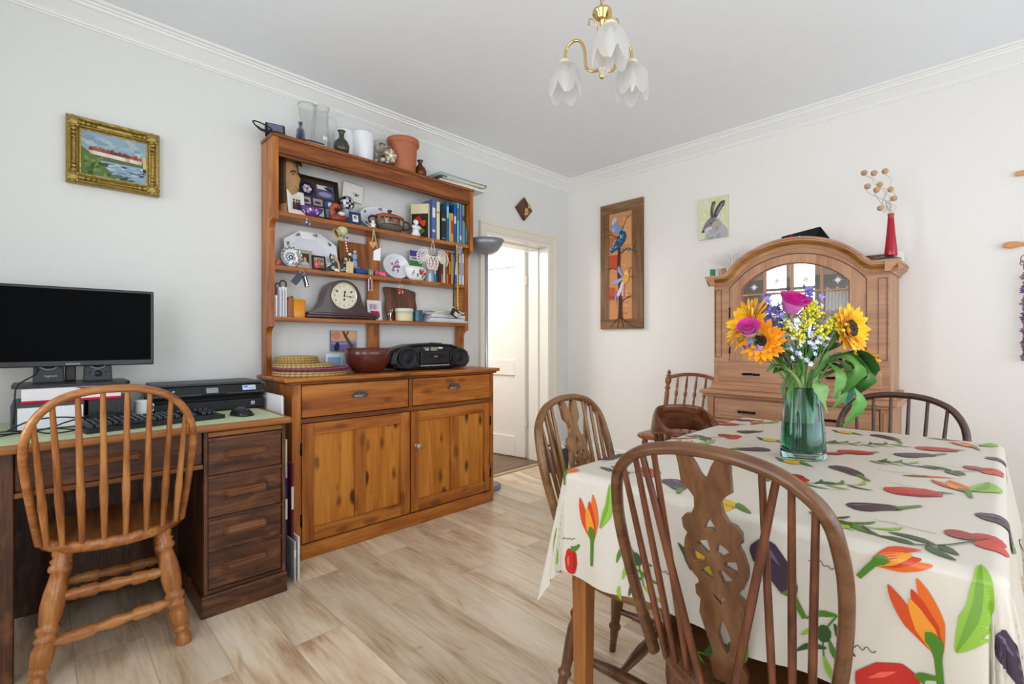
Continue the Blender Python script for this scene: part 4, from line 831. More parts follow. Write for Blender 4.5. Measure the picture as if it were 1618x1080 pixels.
for sx in (-1, 1):
    for fy, ty in ((0.18, 0.12), (-0.18, -0.12)): MB().turn((sx * 0.17, fy, 0), (sx * 0.13, ty, 0.42), LEG_WB, 12).build('leg', MAHO['z'], t)
    MB().turn((sx * 0.155, -0.155, 0.17), (sx * 0.155, 0.155, 0.17), STR, 10).build('stretcher', MAHO['y'], t)
# ================================================================ small-object helpers
def mb_text(m, txt, size, M, col='111111', thick=0.0003, align='CENTER'):
    cu = bpy.data.curves.new('t', 'FONT'); cu.body = txt; cu.size = size; cu.extrude = thick; cu.align_x = align; cu.align_y = 'CENTER'; cu.resolution_u = 2
    ob = bpy.data.objects.new('t', cu); COL.objects.link(ob); bpy.context.view_layer.update()
    me = bpy.data.meshes.new_from_object(ob.evaluated_get(bpy.context.evaluated_depsgraph_get()))
    bpy.data.objects.remove(ob); bpy.data.curves.remove(cu)
    m.add([M @ v.co for v in me.vertices], [list(p.vertices) for p in me.polygons], col); bpy.data.meshes.remove(me)
def facing(x, y, z, sx=1.0):
    """text upright on a surface that faces -y"""
    return Matrix.Translation((x, y, z)) @ Matrix.Rotation(radians(90), 4, 'X')
def solo(name, label, cat, m, material, loc, rz=0, group=None, bev=0):
    o = m.build(name, material, None, bev); return tag(o, label, cat, group, None, loc, rz)
def frontS(y0, k=0.0004): return lambda a, b, lift=0: Vector((a, y0 - k * lift, b))
ZT, Z1, Z2, Z3, ZC, ZD = 2.206, 1.802, 1.516, 1.238, 0.921, 0.7735
def picture(name, label, cat, w_, h_, fw, th, framemat, paint, loc, rz=0, lean=0, strut=True, mount=None):
    t = thing(name, label, cat, loc, rz); t.rotation_euler = (radians(-lean), 0, rz)
    m = MB(); m.box(-w_ / 2, w_ / 2, -th, 0, 0, fw); m.box(-w_ / 2, w_ / 2, -th, 0, h_ - fw, h_); m.box(-w_ / 2, -w_ / 2 + fw, -th, 0, fw, h_ - fw); m.box(w_ / 2 - fw, w_ / 2, -th, 0, fw, h_ - fw)
    m.build('frame', framemat, t, bev=min(0.002, fw * .2))
    q = MB(); S = frontS(-th * 0.55); q.rect(S, -w_ / 2 + fw * .8, w_ / 2 - fw * .8, fw * .8, h_ - fw * .8, mount or 'e8e6e0', 0); paint(q, S); q.build('picture', PAPER, t)
    if strut:
        b = MB(); b.box(-w_ * .1, w_ * .1, 0.0, 0.002, h_ * .05, h_ * .8); b.build('strut', BLACKM, t)
    return t
DARKF = mat('dark_frame_wood', '2a1a10', 0.35); SILVF = mat('champagne_frame', 'a89c8c', 0.35, metal=0.5); BLKF = mat('black_frame', '121214', 0.3); WHTF = mat('cream_card', 'e6e2d8', 0.7)
def portrait(q, S, x0, x1, z0, z1, bg_, skin, hair, top, k=2):
    q.rect(S, x0, x1, z0, z1, bg_, k); cx, w_, h_ = (x0 + x1) / 2, x1 - x0, z1 - z0
    q.blob(S, cx, z0 + h_ * .12, w_ * .42, h_ * .22, top, 0, k + 1); q.blob(S, cx, z0 + h_ * .56, w_ * .2, h_ * .26, hair, 0, k + 2); q.blob(S, cx, z0 + h_ * .48, w_ * .16, h_ * .2, skin, 0, k + 3)

# ================================================================ on top of the dresser
t = thing('electronic_gadget', 'small black gadget with grey screen and tangled cable on the dresser top', 'gadget', (-2.662, -0.115, ZT), radians(-12)); t.scale = (1.35, 1.35, 1.4)
MB('1a1a1c').box(-0.036, 0.036, -0.012, 0.012, 0.006, 0.06, M=Matrix.Rotation(radians(-18), 4, 'X')).build('housing', BLACKM, t, bev=0.004)
MB('6a6a84').box(-0.028, 0.028, -0.0145, -0.0115, 0.014, 0.053, M=Matrix.Rotation(radians(-18), 4, 'X')).build('screen', VCG, t)
m = MB(); m.tube(crom([(-0.02, 0.0, 0.006), (-0.055, -0.02, 0.02), (-0.075, -0.06, 0.012), (-0.05, -0.085, -0.008), (-0.02, -0.075, 0.004), (-0.06, -0.05, 0.03), (-0.085, -0.07, 0.02), (-0.055, -0.095, -0.016), (0.0, -0.06, 0.004), (0.06, -0.03, 0.004), (0.12, -0.045, 0.003), (0.18, -0.035, 0.003)], 6), 0.0028, 6); m.build('cable', BLACKM, t)
def vessel(name, label, cat, prof, loc, material, n=24, col=None, sx=1, sy=1, rz=0): return solo(name, label, cat, MB(col).lathe(prof, n, sx=sx, sy=sy, cap=False), material, loc, rz)
VIO = thin_glass('violet_glass', 'b0acd0', 0.4, 0.1)
t = thing('glass_bottle', 'small violet glass bottle on the dresser top in front of the clear vase', 'bottle', (-2.538, -0.14, ZT))
MB().lathe([(0, 0), (0.020, 0), (0.023, 0.006), (0.023, 0.07), (0.016, 0.085), (0.009, 0.092), (0.009, 0.108), (0.013, 0.112), (0.013, 0.12), (0.007, 0.12), (0.007, 0.09), (0.014, 0.08), (0.020, 0.068), (0.020, 0.008), (0, 0.006)], 20, cap=False).build('body', VIO, t)
vessel('cut_glass_vase', 'tall flared cut-glass vase on the dresser top', 'vase', [(0, 0), (0.030, 0), (0.028, 0.01), (0.024, 0.03), (0.026, 0.08), (0.034, 0.15), (0.047, 0.23), (0.053, 0.253), (0.049, 0.25), (0.043, 0.226), (0.030, 0.15), (0.022, 0.08), (0.018, 0.03), (0, 0.025)], (-2.479, -0.085, ZT), CUTG, 16)
t = thing('glass_jug', 'clear etched glass jug with round handle on the dresser top', 'jug', (-2.400, -0.095, ZT))
m = MB(); m.lathe([(0, 0), (0.036, 0), (0.044, 0.012), (0.050, 0.05), (0.049, 0.09), (0.042, 0.15), (0.036, 0.2), (0.04, 0.24), (0.046, 0.262), (0.042, 0.262), (0.036, 0.24), (0.032, 0.2), (0.038, 0.15), (0.045, 0.09), (0.046, 0.05), (0.04, 0.014), (0, 0.01)], 24, cap=False); m.build('body', CUTG, t)
MB().tube(crom([(0.035, 0, 0.205), (0.06, 0, 0.228), (0.085, 0, 0.21), (0.094, 0, 0.165), (0.08, 0, 0.12), (0.046, 0, 0.10)], 6), 0.006, 8).build('handle', CUTG, t)
m = MB('f0efe6'); S = lambda a, b, lift=0: Vector((0.0505 * sin(a) , -0.0505 * cos(a), b)) * 1.0
for k in range(8): m.band(S, [(0.0, 0.07), (0.28 * cos(k * pi / 4), 0.07 + 0.017 * sin(k * pi / 4))], [(0, 0.004), (0.6, 0.012), (1, 0.002)], 'f0efe6', 1)
m.build('etched_flower', VC, t)
vessel('bud_vase', 'round dark olive bud vase on the dresser top before the white pots', 'vase', [(0, 0), (0.028, 0), (0.042, 0.02), (0.046, 0.045), (0.038, 0.072), (0.018, 0.092), (0.014, 0.105), (0.016, 0.125), (0.024, 0.137), (0.02, 0.137), (0.011, 0.12), (0.010, 0.1)], (-2.306, -0.155, ZT), VCG, 24, '3c3a2c')
vessel('white_pot', 'cream white cylinder pot on the dresser top, half behind the dark bud vase', 'pot', [(0, 0), (0.050, 0), (0.054, 0.004), (0.056, 0.172), (0.053, 0.176), (0.050, 0.172), (0.049, 0.02), (0, 0.015)], (-2.252, -0.075, ZT), WHITEC, 32)
vessel('white_pot', 'plain white tapered pot on the dresser top between bud vase and shells', 'pot', [(0, 0), (0.056, 0), (0.060, 0.004), (0.068, 0.176), (0.066, 0.184), (0.062, 0.18), (0.055, 0.02), (0, 0.015)], (-2.147, -0.11, ZT), WHITEC, 32)
t = thing('shell_jar', 'glass jar full of brown and cream sea shells on the dresser top', 'jar', (-2.016, -0.115, ZT))
MB().lathe([(0, 0), (0.05, 0), (0.068, 0.02), (0.074, 0.07), (0.066, 0.12), (0.05, 0.145), (0.053, 0.165), (0.05, 0.165), (0.046, 0.145), (0.062, 0.118), (0.07, 0.07), (0.064, 0.022), (0, 0.006)], 24, cap=False).build('glass_body', CUTG, t)
rnd = random.Random(3)
for k in range(34):
    a = rnd.random() * 2 * pi; z = 0.02 + 0.125 * rnd.random(); r = (0.052 if z < 0.1 else 0.038) * sqrt(rnd.random() * .5 + .5)
    m = MB(); m.ball((r * cos(a), r * sin(a), z), (0.014 + .006 * rnd.random(), 0.01, 0.008 + .006 * rnd.random()), 8, rnd.choice(['8a6a40', 'd8cbb4', '6a4a2a', 'b89a6c', 'e6e0d2', '4c3c26']), Matrix.Rotation(rnd.random() * 3, 4, 'X') @ Matrix.Rotation(rnd.random() * 3, 4, 'Z')); m.build('shell', VCS, t)
m = MB()
for k in range(15):
    a = 2 * pi * k / 15; M = Matrix.Translation((0.022, -0.066, 0.07)) @ Matrix.Rotation(a, 4, 'Y')
    m.ball((0, 0, 0), (0.008, 0.007, 0.02), 8, ['e0d6c4', 'c0a880', '9a8058'][k % 3], Matrix.Rotation(a, 4, 'Y')); 
    m.v[-(8 * 4 + 2):] = [(x + 0.022 + 0.026 * sin(a), y - 0.066, z + 0.07 + 0.026 * cos(a)) for x, y, z in m.v[-(8 * 4 + 2):]]
m.ball((0.022, -0.07, 0.07), (0.016, 0.008, 0.014), 10, 'ece4d4'); m.build('shell_rosette', VCS, t)
vessel('terracotta_pot', 'terracotta flowerpot on the dresser top', 'pot', [(0, 0), (0.076, 0), (0.082, 0.01), (0.092, 0.175), (0.094, 0.18), (0.105, 0.184), (0.107, 0.2), (0.106, 0.216), (0.1, 0.218), (0.094, 0.212), (0.088, 0.17), (0.076, 0.02), (0, 0.015)], (-1.868, -0.118, ZT), mat('terracotta', 'b0694a', 0.7, bump=0.1, bscale=60, var=0.12), 36)
vessel('copper_bud_vase', 'tiny copper bud vase on the dresser top beside the flowerpot', 'vase', [(0, 0), (0.026, 0), (0.040, 0.02), (0.043, 0.042), (0.034, 0.066), (0.016, 0.085), (0.012, 0.095), (0.014, 0.105), (0.022, 0.116), (0.018, 0.116), (0.008, 0.1)], (-1.745, -0.135, ZT), mat('dark_copper', '6a3c20', 0.3, metal=0.6, var=0.4, bscale=30), 24)
zz = ZT
for k, (lab, w_, d_, h_, cx, rz, c1, c2) in enumerate((('white newspaper at the bottom of the paper pile on the dresser top', 0.40, 0.19, 0.016, -1.42, -1, 'eceae4', 'd8d6d0'), ('dark covered magazine in the paper pile on the dresser top', 0.33, 0.185, 0.013, -1.45, 3, '54564c', 'c8c4bc'), ('cream folder in the paper pile on the dresser top', 0.33, 0.19, 0.014, -1.39, -3, 'e2dcc8', 'cfc9b8'), ('pale green leaflet, topmost of the pile on the dresser top', 0.26, 0.17, 0.022, -1.49, 2, 'b8c8c0', '9cb0a8'), ('pale green leaflet, right end of the pile on the dresser top', 0.16, 0.16, 0.020, -1.268, -4, 'b4c4bc', '8a8460'))):
    m = MB(c1); m.box(-w_ / 2, w_ / 2, -d_ / 2, d_ / 2, 0, h_); m.box(-w_ / 2 + .001, w_ / 2 + .0006, -d_ / 2 - .0006, d_ / 2, h_ * .2, h_ * .8, c2)
    solo('paper_item', lab, 'papers', m, PAPER, (cx, -0.103, zz), radians(rz), 'paper pile on the dresser top')
    if k != 3: zz += h_ + 0.0004

# ================================================================ first (upper) shelf
t = thing('wood_carving', 'carved brown wooden head with hair and beard on the top shelf of the dresser', 'carving', (-2.588, -0.092, Z1), radians(30))
WOODC = mat('carved_brown_wood', 'ab8052', 0.5, bump=0.5, bscale=70, var=0.35)
rg = []
HD = [(0.0, 0.075, 0.05, -0.005), (0.03, 0.072, 0.05, 0), (0.08, 0.05, 0.048, 0.0), (0.115, 0.045, 0.05, -0.004), (0.13, 0.05, 0.058, -0.008), (0.15, 0.056, 0.066, -0.008), (0.19, 0.06, 0.068, -0.004), (0.225, 0.062, 0.066, 0), (0.255, 0.06, 0.062, 0.004), (0.285, 0.05, 0.05, 0.006), (0.305, 0.028, 0.03, 0.006), (0.31, 0.004, 0.004, 0.006)]
m = MB()
for z, rx, ry, oy in HD:
    ring = []
    for k in range(28):
        a = 2 * pi * k / 28; x, y = rx * cos(a), ry * sin(a) + oy; f = max(0, -sin(a)) ** 6 if True else 0
        fr = max(0.0, 1 - abs(((a - 1.5 * pi + pi) % (2 * pi)) - pi) / 0.5)
        if 0.17 < z < 0.215: y -= 0.030 * fr * fr * (1 - abs(z - 0.185) / 0.045)
        if 0.12 < z < 0.16: y -= 0.008 * fr
        ring.append((x * 0.85, y * 0.85, z * 1.05))
    rg.append(ring)
m.loft(rg); m.build('head', WOODC, t)
m = MB('5c3e22')
for k in range(22):
    a = radians(-20 + 220 * k / 21); r = 0.05; zt = 0.31
    m.tube(crom([(0.02 * cos(a), 0.02 * sin(a) + 0.006, 0.325), (0.046 * cos(a), 0.046 * sin(a), 0.305), (0.056 * cos(a), 0.056 * sin(a), 0.25), (0.054 * cos(a) , 0.054 * sin(a), 0.17), (0.052 * cos(a), 0.052 * sin(a), 0.06)], 3), 0.009, 6)
for k in range(9): m.tube([(0.012 * (k - 4) * .9, -0.03, 0.322), (0.0115 * (k - 4), -0.046, 0.306), (0.0115 * (k - 4), -0.053, 0.288)], 0.0055, 6)
m.build('carved_hair', mat('dark_carved_wood', '4a3420', 0.55, bump=0.4, bscale=90, var=0.3), t)
m = MB('3a2614')
for s in (-1, 1): m.ball((s * 0.02, -0.052, 0.222), (0.010, 0.004, 0.005), 8); m.tube([(s * 0.008, -0.058, 0.236), (s * 0.022, -0.058, 0.24), (s * 0.036, -0.05, 0.232)], 0.004, 6)
m.tube([(-0.017, -0.058, 0.156), (0, -0.064, 0.153), (0.017, -0.058, 0.156)], 0.003, 6); m.build('carved_features', VCS, t)
def multi(q, S):
    q.rect(S, -0.107, 0.107, 0.02, 0.245, '3c3834', 1)
    q.blob(S, -0.06, 0.19, 0.04, 0.042, '241c3c', 0, 2); 
    for a in range(6): q.blob(S, -0.06 + 0.016 * cos(a), 0.19 + 0.016 * sin(a), 0.011, 0.011, 'b89cd0' if a % 2 else 'e4dcc8', 0, 3)
    q.rect(S, -0.006, 0.1, 0.15, 0.232, '5a5470', 2); q.rect(S, 0.0, 0.06, 0.205, 0.23, 'd8d4d8', 3); q.blob(S, 0.045, 0.175, 0.04, 0.016, '8c90c0', 0, 3); q.blob(S, 0.07, 0.21, 0.03, 0.008, '2c2838', -0.4, 4)
    for k, (a, c) in enumerate(((-0.1, 'b0a0b0'), (-0.03, 'a898a0'))): q.rect(S, a, a + 0.055, 0.095, 0.138, c, 2); q.blob(S, a + 0.027, 0.113, 0.02, 0.009, '4a4450', 0, 3)
    q.blob(S, 0.07, 0.11, 0.034, 0.03, '3c5c94', 0, 2); q.blob(S, 0.07, 0.115, 0.014, 0.016, 'dcd8d8', 0, 3)
    for k, a in enumerate((-0.1, -0.032, 0.04)): q.rect(S, a, a + 0.06, 0.03, 0.084, ['c8d0c0', 'd8dcd0', '8c98b8'][k], 2); q.blob(S, a + 0.03, 0.055, 0.013, 0.014, '5c7c5c', 0, 3)
picture('framed_photo', 'large dark wooden multi-photo frame leaning at the back of the top dresser shelf', 'photo frame', 0.262, 0.272, 0.026, 0.014, DARKF, multi, (-2.408, -0.085, Z1 + 0.002), 0, 12, False, '4a3a24')
def monk(q, S):
    q.rect(S, -0.034, 0.034, 0.018, 0.118, 'd4d2cc', 1)
    for k, x in enumerate((-0.014, 0.002, 0.016)): q.band(S, [(x, 0.03), (x + .002, 0.075)], [(0, 0.02), (1, 0.013)], ['3c3a4c', '5c2c28', '2e3040'][k], 2 + k); q.blob(S, x + .002, 0.084, 0.006, 0.007, '4c3c34', 0, 5)
picture('framed_photo', 'small cream mounted photo leaning against the carved head on the top shelf', 'photo frame', 0.098, 0.138, 0.012, 0.006, WHTF, monk, (-2.560, -0.148, Z1 + 0.001), radians(8), 10, True, 'e6e2d8')
t = thing('painted_bowl', 'small purple and white lustre bowl on the top shelf of the dresser', 'bowl', (-2.480, -0.150, Z1))
m = MB('5c2c74'); m.lathe([(0, 0.002), (0.02, 0), (0.03, 0.008), (0.052, 0.03), (0.064, 0.056), (0.062, 0.058), (0.05, 0.034), (0.028, 0.014), (0, 0.012)], 28, cap=False, sx=1.05, sy=0.45)
m.build('bowl', VCG, t)
m = MB(); S = lambda a, b, lift=0: Vector(((0.0275 + 0.8 * b) * 1.06 * sin(a), -(0.0275 + 0.8 * b) * .47 * cos(a), b + 0.001))
for k in range(9): m.blob(S, -1.1 + 0.27 * k, 0.026 + 0.012 * (k % 2), 0.10, 0.009, ['e4dcf0', '3c4c9c', 'c88cc8'][k % 3], 0, 1)
m.build('glaze_pattern', VCG, t)
t = thing('carved_duck', 'red-brown carved duck with head turned back on the top shelf of the dresser', 'ornament', (-2.318, -0.140, Z1), radians(0))
m = MB('843a20'); m.loft([[(x + 0.0, ry * cos(q), z0 + rz_ * sin(q)) for q in [2 * pi * k / 16 for k in range(16)]] for x, ry, rz_, z0 in ((-0.05, 0.006, 0.008, 0.03), (-0.042, 0.022, 0.024, 0.026), (-0.02, 0.03, 0.028, 0.028), (0.01, 0.03, 0.026, 0.027), (0.035, 0.022, 0.02, 0.028), (0.056, 0.008, 0.009, 0.036), (0.062, 0.002, 0.003, 0.04))]); m.build('body', mat('red_carved_wood', '84381c', 0.35, var=0.3, bscale=60, bump=0.3), t)
m = MB('a8481c'); m.tube(crom([(-0.034, 0, 0.035), (-0.045, -0.004, 0.06), (-0.036, -0.006, 0.088), (-0.012, -0.008, 0.095), (0.004, -0.01, 0.082)], 5), [0.017, 0.0165, 0.016, 0.0155, 0.015, 0.0148, 0.0145, 0.014, 0.014, 0.0145, 0.015, 0.016, 0.017, 0.018, 0.018, 0.017, 0.014, 0.010, 0.008, 0.006, 0.003], 12); m.build('head', VCS, t)
m = MB('d8d4cc'); m.ball((0.008, -0.026, 0.052), (0.022, 0.008, 0.012), 10); m.build('wing', VCS, t); MB('c4b8a8').ball((0.018, 0.006, 0.06), (0.022, 0.01, 0.01), 10).build('wing', VCS, t)
t = thing('mosaic_ball', 'silver mirror mosaic ball at the back of the top dresser shelf', 'ornament', (-2.242, -0.085, Z1))
m = MB('b8bcc4'); m.lathe([(0.024, 0), (0.022, 0.06), (0.026, 0.1)], 16); m.build('stand', VCS, t)
m = MB(); rnd = random.Random(5)
for j in range(10):
    for i in range(18):
        p0, p1 = pi * j / 10, pi * (j + 1) / 10; q0, q1 = 2 * pi * i / 18, 2 * pi * (i + 1) / 18; r = 0.047
        m.add([(r * sin(p) * cos(q), r * sin(p) * sin(q), 0.14 - r * cos(p)) for p, q in ((p0, q0), (p0, q1), (p1, q1), (p1, q0))], [(0, 1, 2, 3)], rnd.choice(['101014', 'd8dce4', '8a90a0', '2c3040', 'f0f0f4', '606878']))
m.build('ball', vcmat('mirror_mosaic', 0.15, 0.6, metal=0.5), t)
def sprig(q, S): q.blob(S, 0.02, 0.045, 0.008, 0.011, '3c4a30', 0, 1); q.blob(S, 0.035, 0.045, 0.006, 0.006, '5a5a6a', 0, 1); q.blob(S, 0.006, 0.05, 0.012, 0.008, 'c4c8bc', 0, 1)
m = MB('e6e4de'); m.box(-0.066, 0.066, -0.012, 0, 0, 0.112); S = frontS(-0.0121); sprig(m, S); m.band(S, [(-0.066, 0.111), (0.066, 0.111)], 0.003, '8c8a86', 1)
o = solo('wall_print', 'small white picture with grey sprig hanging behind the top dresser shelf', 'picture', m, PAPER, (-2.175, -0.012, 1.985), 0); o.rotation_euler = (0, radians(5), 0)
m = MB('243c64'); m.box(-0.038, 0.038, -0.003, 0, 0, 0.078); S = frontS(-0.0031); m.rect(S, -0.018, 0.018, 0.018, 0.06, 'e4e0dc', 1); m.blob(S, 0, 0.042, 0.011, 0.013, '3a2a24', 0, 2); m.blob(S, 0, 0.038, 0.008, 0.010, 'c8967c', 0, 3); m.blob(S, 0, 0.024, 0.013, 0.006, 'ece8e8', 0, 3)
o = solo('photo_card', 'navy blue folded card with passport photo on the top dresser shelf', 'photo card', m, PAPER, (-2.225, -0.168, Z1), 0); o.rotation_euler = (radians(-8), 0, 0)
def platter(name, label, rx, rz_, loc, lean, rim, deco=None, sides=40, mat_=None, tilt=0):
    """dish standing on edge, facing -y; built about its centre then lifted to stand"""
    t = thing(name, label, 'plate', loc); t.rotation_euler = (radians(-lean), 0, radians(tilt)); m = MB('e2e6ec'); rings = []
    for k, y in ((0.02, -0.004), (0.62, -0.004), (0.66, -0.008), (0.97, -0.02), (1.0, -0.021), (1.0, -0.017), (0.68, -0.003), (0.5, 0.004), (0.02, 0.004)):
        rings.append([(rx * k * cos(2 * pi * i / sides + pi / sides), y, rz_ + rz_ * k * sin(2 * pi * i / sides + pi / sides)) for i in range(sides)])
    m.loft(rings, smooth=sides > 12); m.build('dish', mat_ or VCG, t, bev=0)
    if deco:
        q = MB(); S = lambda a, b, lift=0: Vector((a, -0.0046 - 0.0005 * lift - 0.0052 * min(1, max(0, (sqrt((a / rx) ** 2 + ((b - rz_) / rz_) ** 2) - 0.58) / .06)) - 0.042 * max(0, sqrt((a / rx) ** 2 + ((b - rz_) / rz_) ** 2) - 0.64), b)); deco(q, S); q.build('glaze_pattern', VCG, t)
    return t
def sprigs(q, S, rx, rz_, n=6, c=('4a5070', '6c7490', '8a7c60')):
    for k in range(n):
        a = 2 * pi * k / n + 0.5
        for j in range(3): q.blob(S, rx * 0.84 * cos(a + .05 * j), rz_ + rz_ * 0.84 * sin(a + .05 * j), 0.008, 0.006, c[j], a + j, 2)
platter('oval_plate', 'large oval white plate standing behind the casserole on the top dresser shelf', 0.156, 0.088, (-1.992, -0.072, Z1), 14, 0.02, lambda q, S: sprigs(q, S, 0.156, 0.088, 6))
t = thing('casserole_pot', 'lidded brown stoneware casserole with painted band and two handles on the top dresser shelf', 'casserole', (-1.966, -0.118, Z1))
m = MB('5c5850'); m.lathe([(0, 0), (0.06, 0), (0.085, 0.02), (0.101, 0.05), (0.102, 0.075), (0.094, 0.095), (0.09, 0.095), (0, 0.09)], 32, cap=False, sy=0.62)
S = lambda a, b, lift=0: Vector(((0.102 + .0006 * lift) * sin(a) * (1 - 3.2 * max(0, 0.05 - b)), -(0.1025 + .0006 * lift) * .62 * cos(a) * (1 - 3.2 * max(0, 0.05 - b)), b))
m.band(S, [(-1.5, 0.066), (0, 0.066), (1.5, 0.066)], 0.05, '241c18', 1)
for k in range(5): m.poly(S, [(-1.15 + .55 * k, 0.045), (-1.05 + .55 * k, 0.05), (-0.95 + .55 * k, 0.085), (-1.1 + .55 * k, 0.075), (-1.25 + .55 * k, 0.088)], 'c09a64' if k % 2 else 'b0582c', 2)
m.build('pot', VCG, t)
m = MB('a04e26'); m.lathe([(0.098, 0.092), (0.100, 0.098), (0.094, 0.106), (0.06, 0.118), (0.015, 0.124), (0, 0.124)], 32, cap=False, sy=0.62); m.lathe([(0.010, 0.122), (0.009, 0.13), (0.017, 0.137), (0.014, 0.145), (0, 0.147)], 14, cap=False, col='2c1810'); m.build('lid', VCG, t)
for s in (-1, 1): MB('4a2214').tube(crom([(s * 0.088, 0, 0.088), (s * 0.125, -0.005, 0.088), (s * 0.148, -0.006, 0.07), (s * 0.138, -0.006, 0.045), (s * 0.098, 0, 0.034)], 5), 0.0075, 8).build('handle', VCG, t)
t = thing('angel_figurine', 'white china figurine beside the books on the top dresser shelf', 'figurine', (-1.786, -0.145, Z1))
m = MB('e4e6ea'); m.lathe([(0, 0), (0.032, 0), (0.034, 0.012), (0.026, 0.03), (0.022, 0.055), (0.024, 0.066), (0.012, 0.078), (0.0, 0.08)], 18, cap=False, sy=.7); m.build('body', WHITEC, t)
m = MB('d0d4dc'); m.ball((0.0, -0.004, 0.094), 0.017, 12); m.ball((0.0, 0.004, 0.1), (0.018, 0.015, 0.015), 10, 'a8acb8'); m.build('head', WHITEC, t)
m = MB()
for s in (-1, 1): m.tube([(s * 0.02, 0, 0.07), (s * 0.03, -0.014, 0.055), (s * 0.008, -0.026, 0.05)], [0.009, 0.008, 0.006], 8)
m.build('arm', WHITEC, t)
def book(label, x0, x1, z, h_, d_, col, yf=-0.165, group=None, title=None, tcol='e8e0c8', lean=0, cover=None, hard=True):
    w_ = x1 - x0; t = thing('book', label, 'book', ((x0 + x1) / 2, yf + d_ / 2, z), 0, group); t.rotation_euler = (0, radians(lean), 0)
    m = MB(col); k = 0.0015 if hard else 0.0006
    m.box(-w_ / 2, -w_ / 2 + k * 1.5, -d_ / 2, d_ / 2, 0, h_, cover or col); m.box(w_ / 2 - k * 1.5, w_ / 2, -d_ / 2, d_ / 2, 0, h_, cover or col); m.box(-w_ / 2, w_ / 2, -d_ / 2, -d_ / 2 + 0.002, 0, h_)
    S = frontS(-d_ / 2)
    if title:
        for a, b_, c in title: m.rect(S, -w_ * .32, w_ * .32, h_ * a, h_ * b_, c, 1)
    m.build('cover', VCS if hard else PAPER, t)
    MB('e6dfcc').box(-w_ / 2 + k, w_ / 2 - k, -d_ / 2 + 0.003, d_ / 2 - 0.004, 0.003, h_ - 0.004).build('pages', PAPER, t); return t
G1 = 'books on the top dresser shelf'
o = book('cream gardening book showing a red-flowered cover, first in the top shelf row', -1.704, -1.682, Z1, 0.235, 0.125, 'e0d4b0', -0.15, G1, cover='d8cca8'); o.rotation_euler = (0, 0, radians(38)); o.location.x = -1.728; o.location.y = -0.112
m = MB(); S = lambda a, b, lift=0: Vector((-0.0112 - .0005 * lift, a, b)); m.rect(S, -0.058, 0.058, 0.0, 0.168, '2c2a1c', 1)
for k, (a, b_, r, c) in enumerate(((0.01, 0.13, 0.022, 'c02818'), (-0.022, 0.105, 0.02, 'd84830'), (0.02, 0.09, 0.02, 'a82018'), (-0.01, 0.05, 0.02, '6c7c3c'), (0.03, 0.04, 0.018, '4c5c2c'))): m.blob(S, a, b_, r, r, c, 0, 2, wob=.15)
m.build('cover_picture', PAPER, o)
book('thick royal blue hardback on the top dresser shelf', -1.676, -1.640, Z1, 0.268, 0.13, '4c66a4', -0.17, G1, [(0.55, 0.8, 'd8dce8'), (0.18, 0.24, 'c8ccd8')])
book('cream hardback between blue and black books on the top shelf', -1.637, -1.605, Z1, 0.262, 0.13, 'ddd2b0', -0.168, G1, [(0.7, 0.74, '8c7c50')])
book('black leather bound book on the top dresser shelf', -1.598, -1.552, Z1, 0.205, 0.125, '1c1c22', -0.17, G1, [(0.68, 0.76, 'b8b4a8'), (0.08, 0.1, 'a8a498')])
book('teal and navy picture book behind the black book on the top shelf', -1.550, -1.524, Z1, 0.275, 0.14, '1c6c98', -0.165, G1, [(0.6, 0.9, '9cd0c8')])
book('thin cream paperback on the top shelf beside the yellow one', -1.522, -1.513, Z1, 0.205, 0.12, 'e4dcc4', -0.165, G1, hard=False)
book('yellow and red paperback on the top dresser shelf', -1.511, -1.489, Z1, 0.205, 0.12, 'd8a020', -0.168, G1, [(0.3, 0.75, 'b83020')], hard=False)
book('bright blue hardback just past the yellow paperback, top shelf', -1.487, -1.462, Z1, 0.272, 0.135, '2050a8', -0.168, G1, [(0.5, 0.7, 'd0d8f0')])
book('turquoise hardback, tallest of the top shelf books', -1.460, -1.436, Z1, 0.296, 0.14, '6cb8b0', -0.168, G1, [(0.55, 0.85, '286870')])
book('periwinkle blue tall book on the top dresser shelf', -1.434, -1.414, Z1, 0.29, 0.14, '6c84c4', -0.168, G1, [(0.1, 0.2, 'e0e4f0')])
book('grey-green tall book, last of the tall ones on the top shelf', -1.412, -1.388, Z1, 0.286, 0.14, '7c8c88', -0.168, G1, [(0.6, 0.72, '2c3c40')])
book('small mint booklet before the little blue book, top shelf', -1.386, -1.381, Z1, 0.16, 0.11, '8cc8b4', -0.165, G1, hard=False)
book('small mid-blue book near the end of the top shelf', -1.3795, -1.3655, Z1, 0.135, 0.11, '2c6cb0', -0.168, G1, [(0.2, 0.8, '5c94cc')], hard=False)

# ---------------------------------------------------------------- hanging from the top shelf edge
HY1 = -0.198; HZ1 = 1.786
def cord(pts, r=0.0011, col='c8c0b0'): m = MB(col); m.tube(crom(pts, 4) if len(pts) > 2 else pts, r, 5); return m
t = thing('eye_charm', 'small blue and white eye bead charm hanging from the top dresser shelf', 'charm', (-2.526, HY1, HZ1))
cord([(0, 0, 0), (0, 0, -0.02)]).build('thread', VC, t); MB('b89858').lathe([(0.002, -0.002), (0.008, -0.006), (0.008, -0.012), (0.002, -0.014)], 10).build('clasp', BRASS, t)
MB('2c4ca0').ball((0, 0, -0.030), (0.014, 0.008, 0.011), 14).ball((-0.003, -0.005, -0.028), (0.006, 0.004, 0.005), 10, 'e8ecf4').ball((0.014, -0.002, -0.034), (0.006, 0.006, 0.006), 8, 'c8a888').build('bead', VCG, t)
t = thing('hanging_mug', 'small green and cream pottery jug hanging by its handle from the top dresser shelf', 'jug', (-2.325, HY1 + 0.0, HZ1))
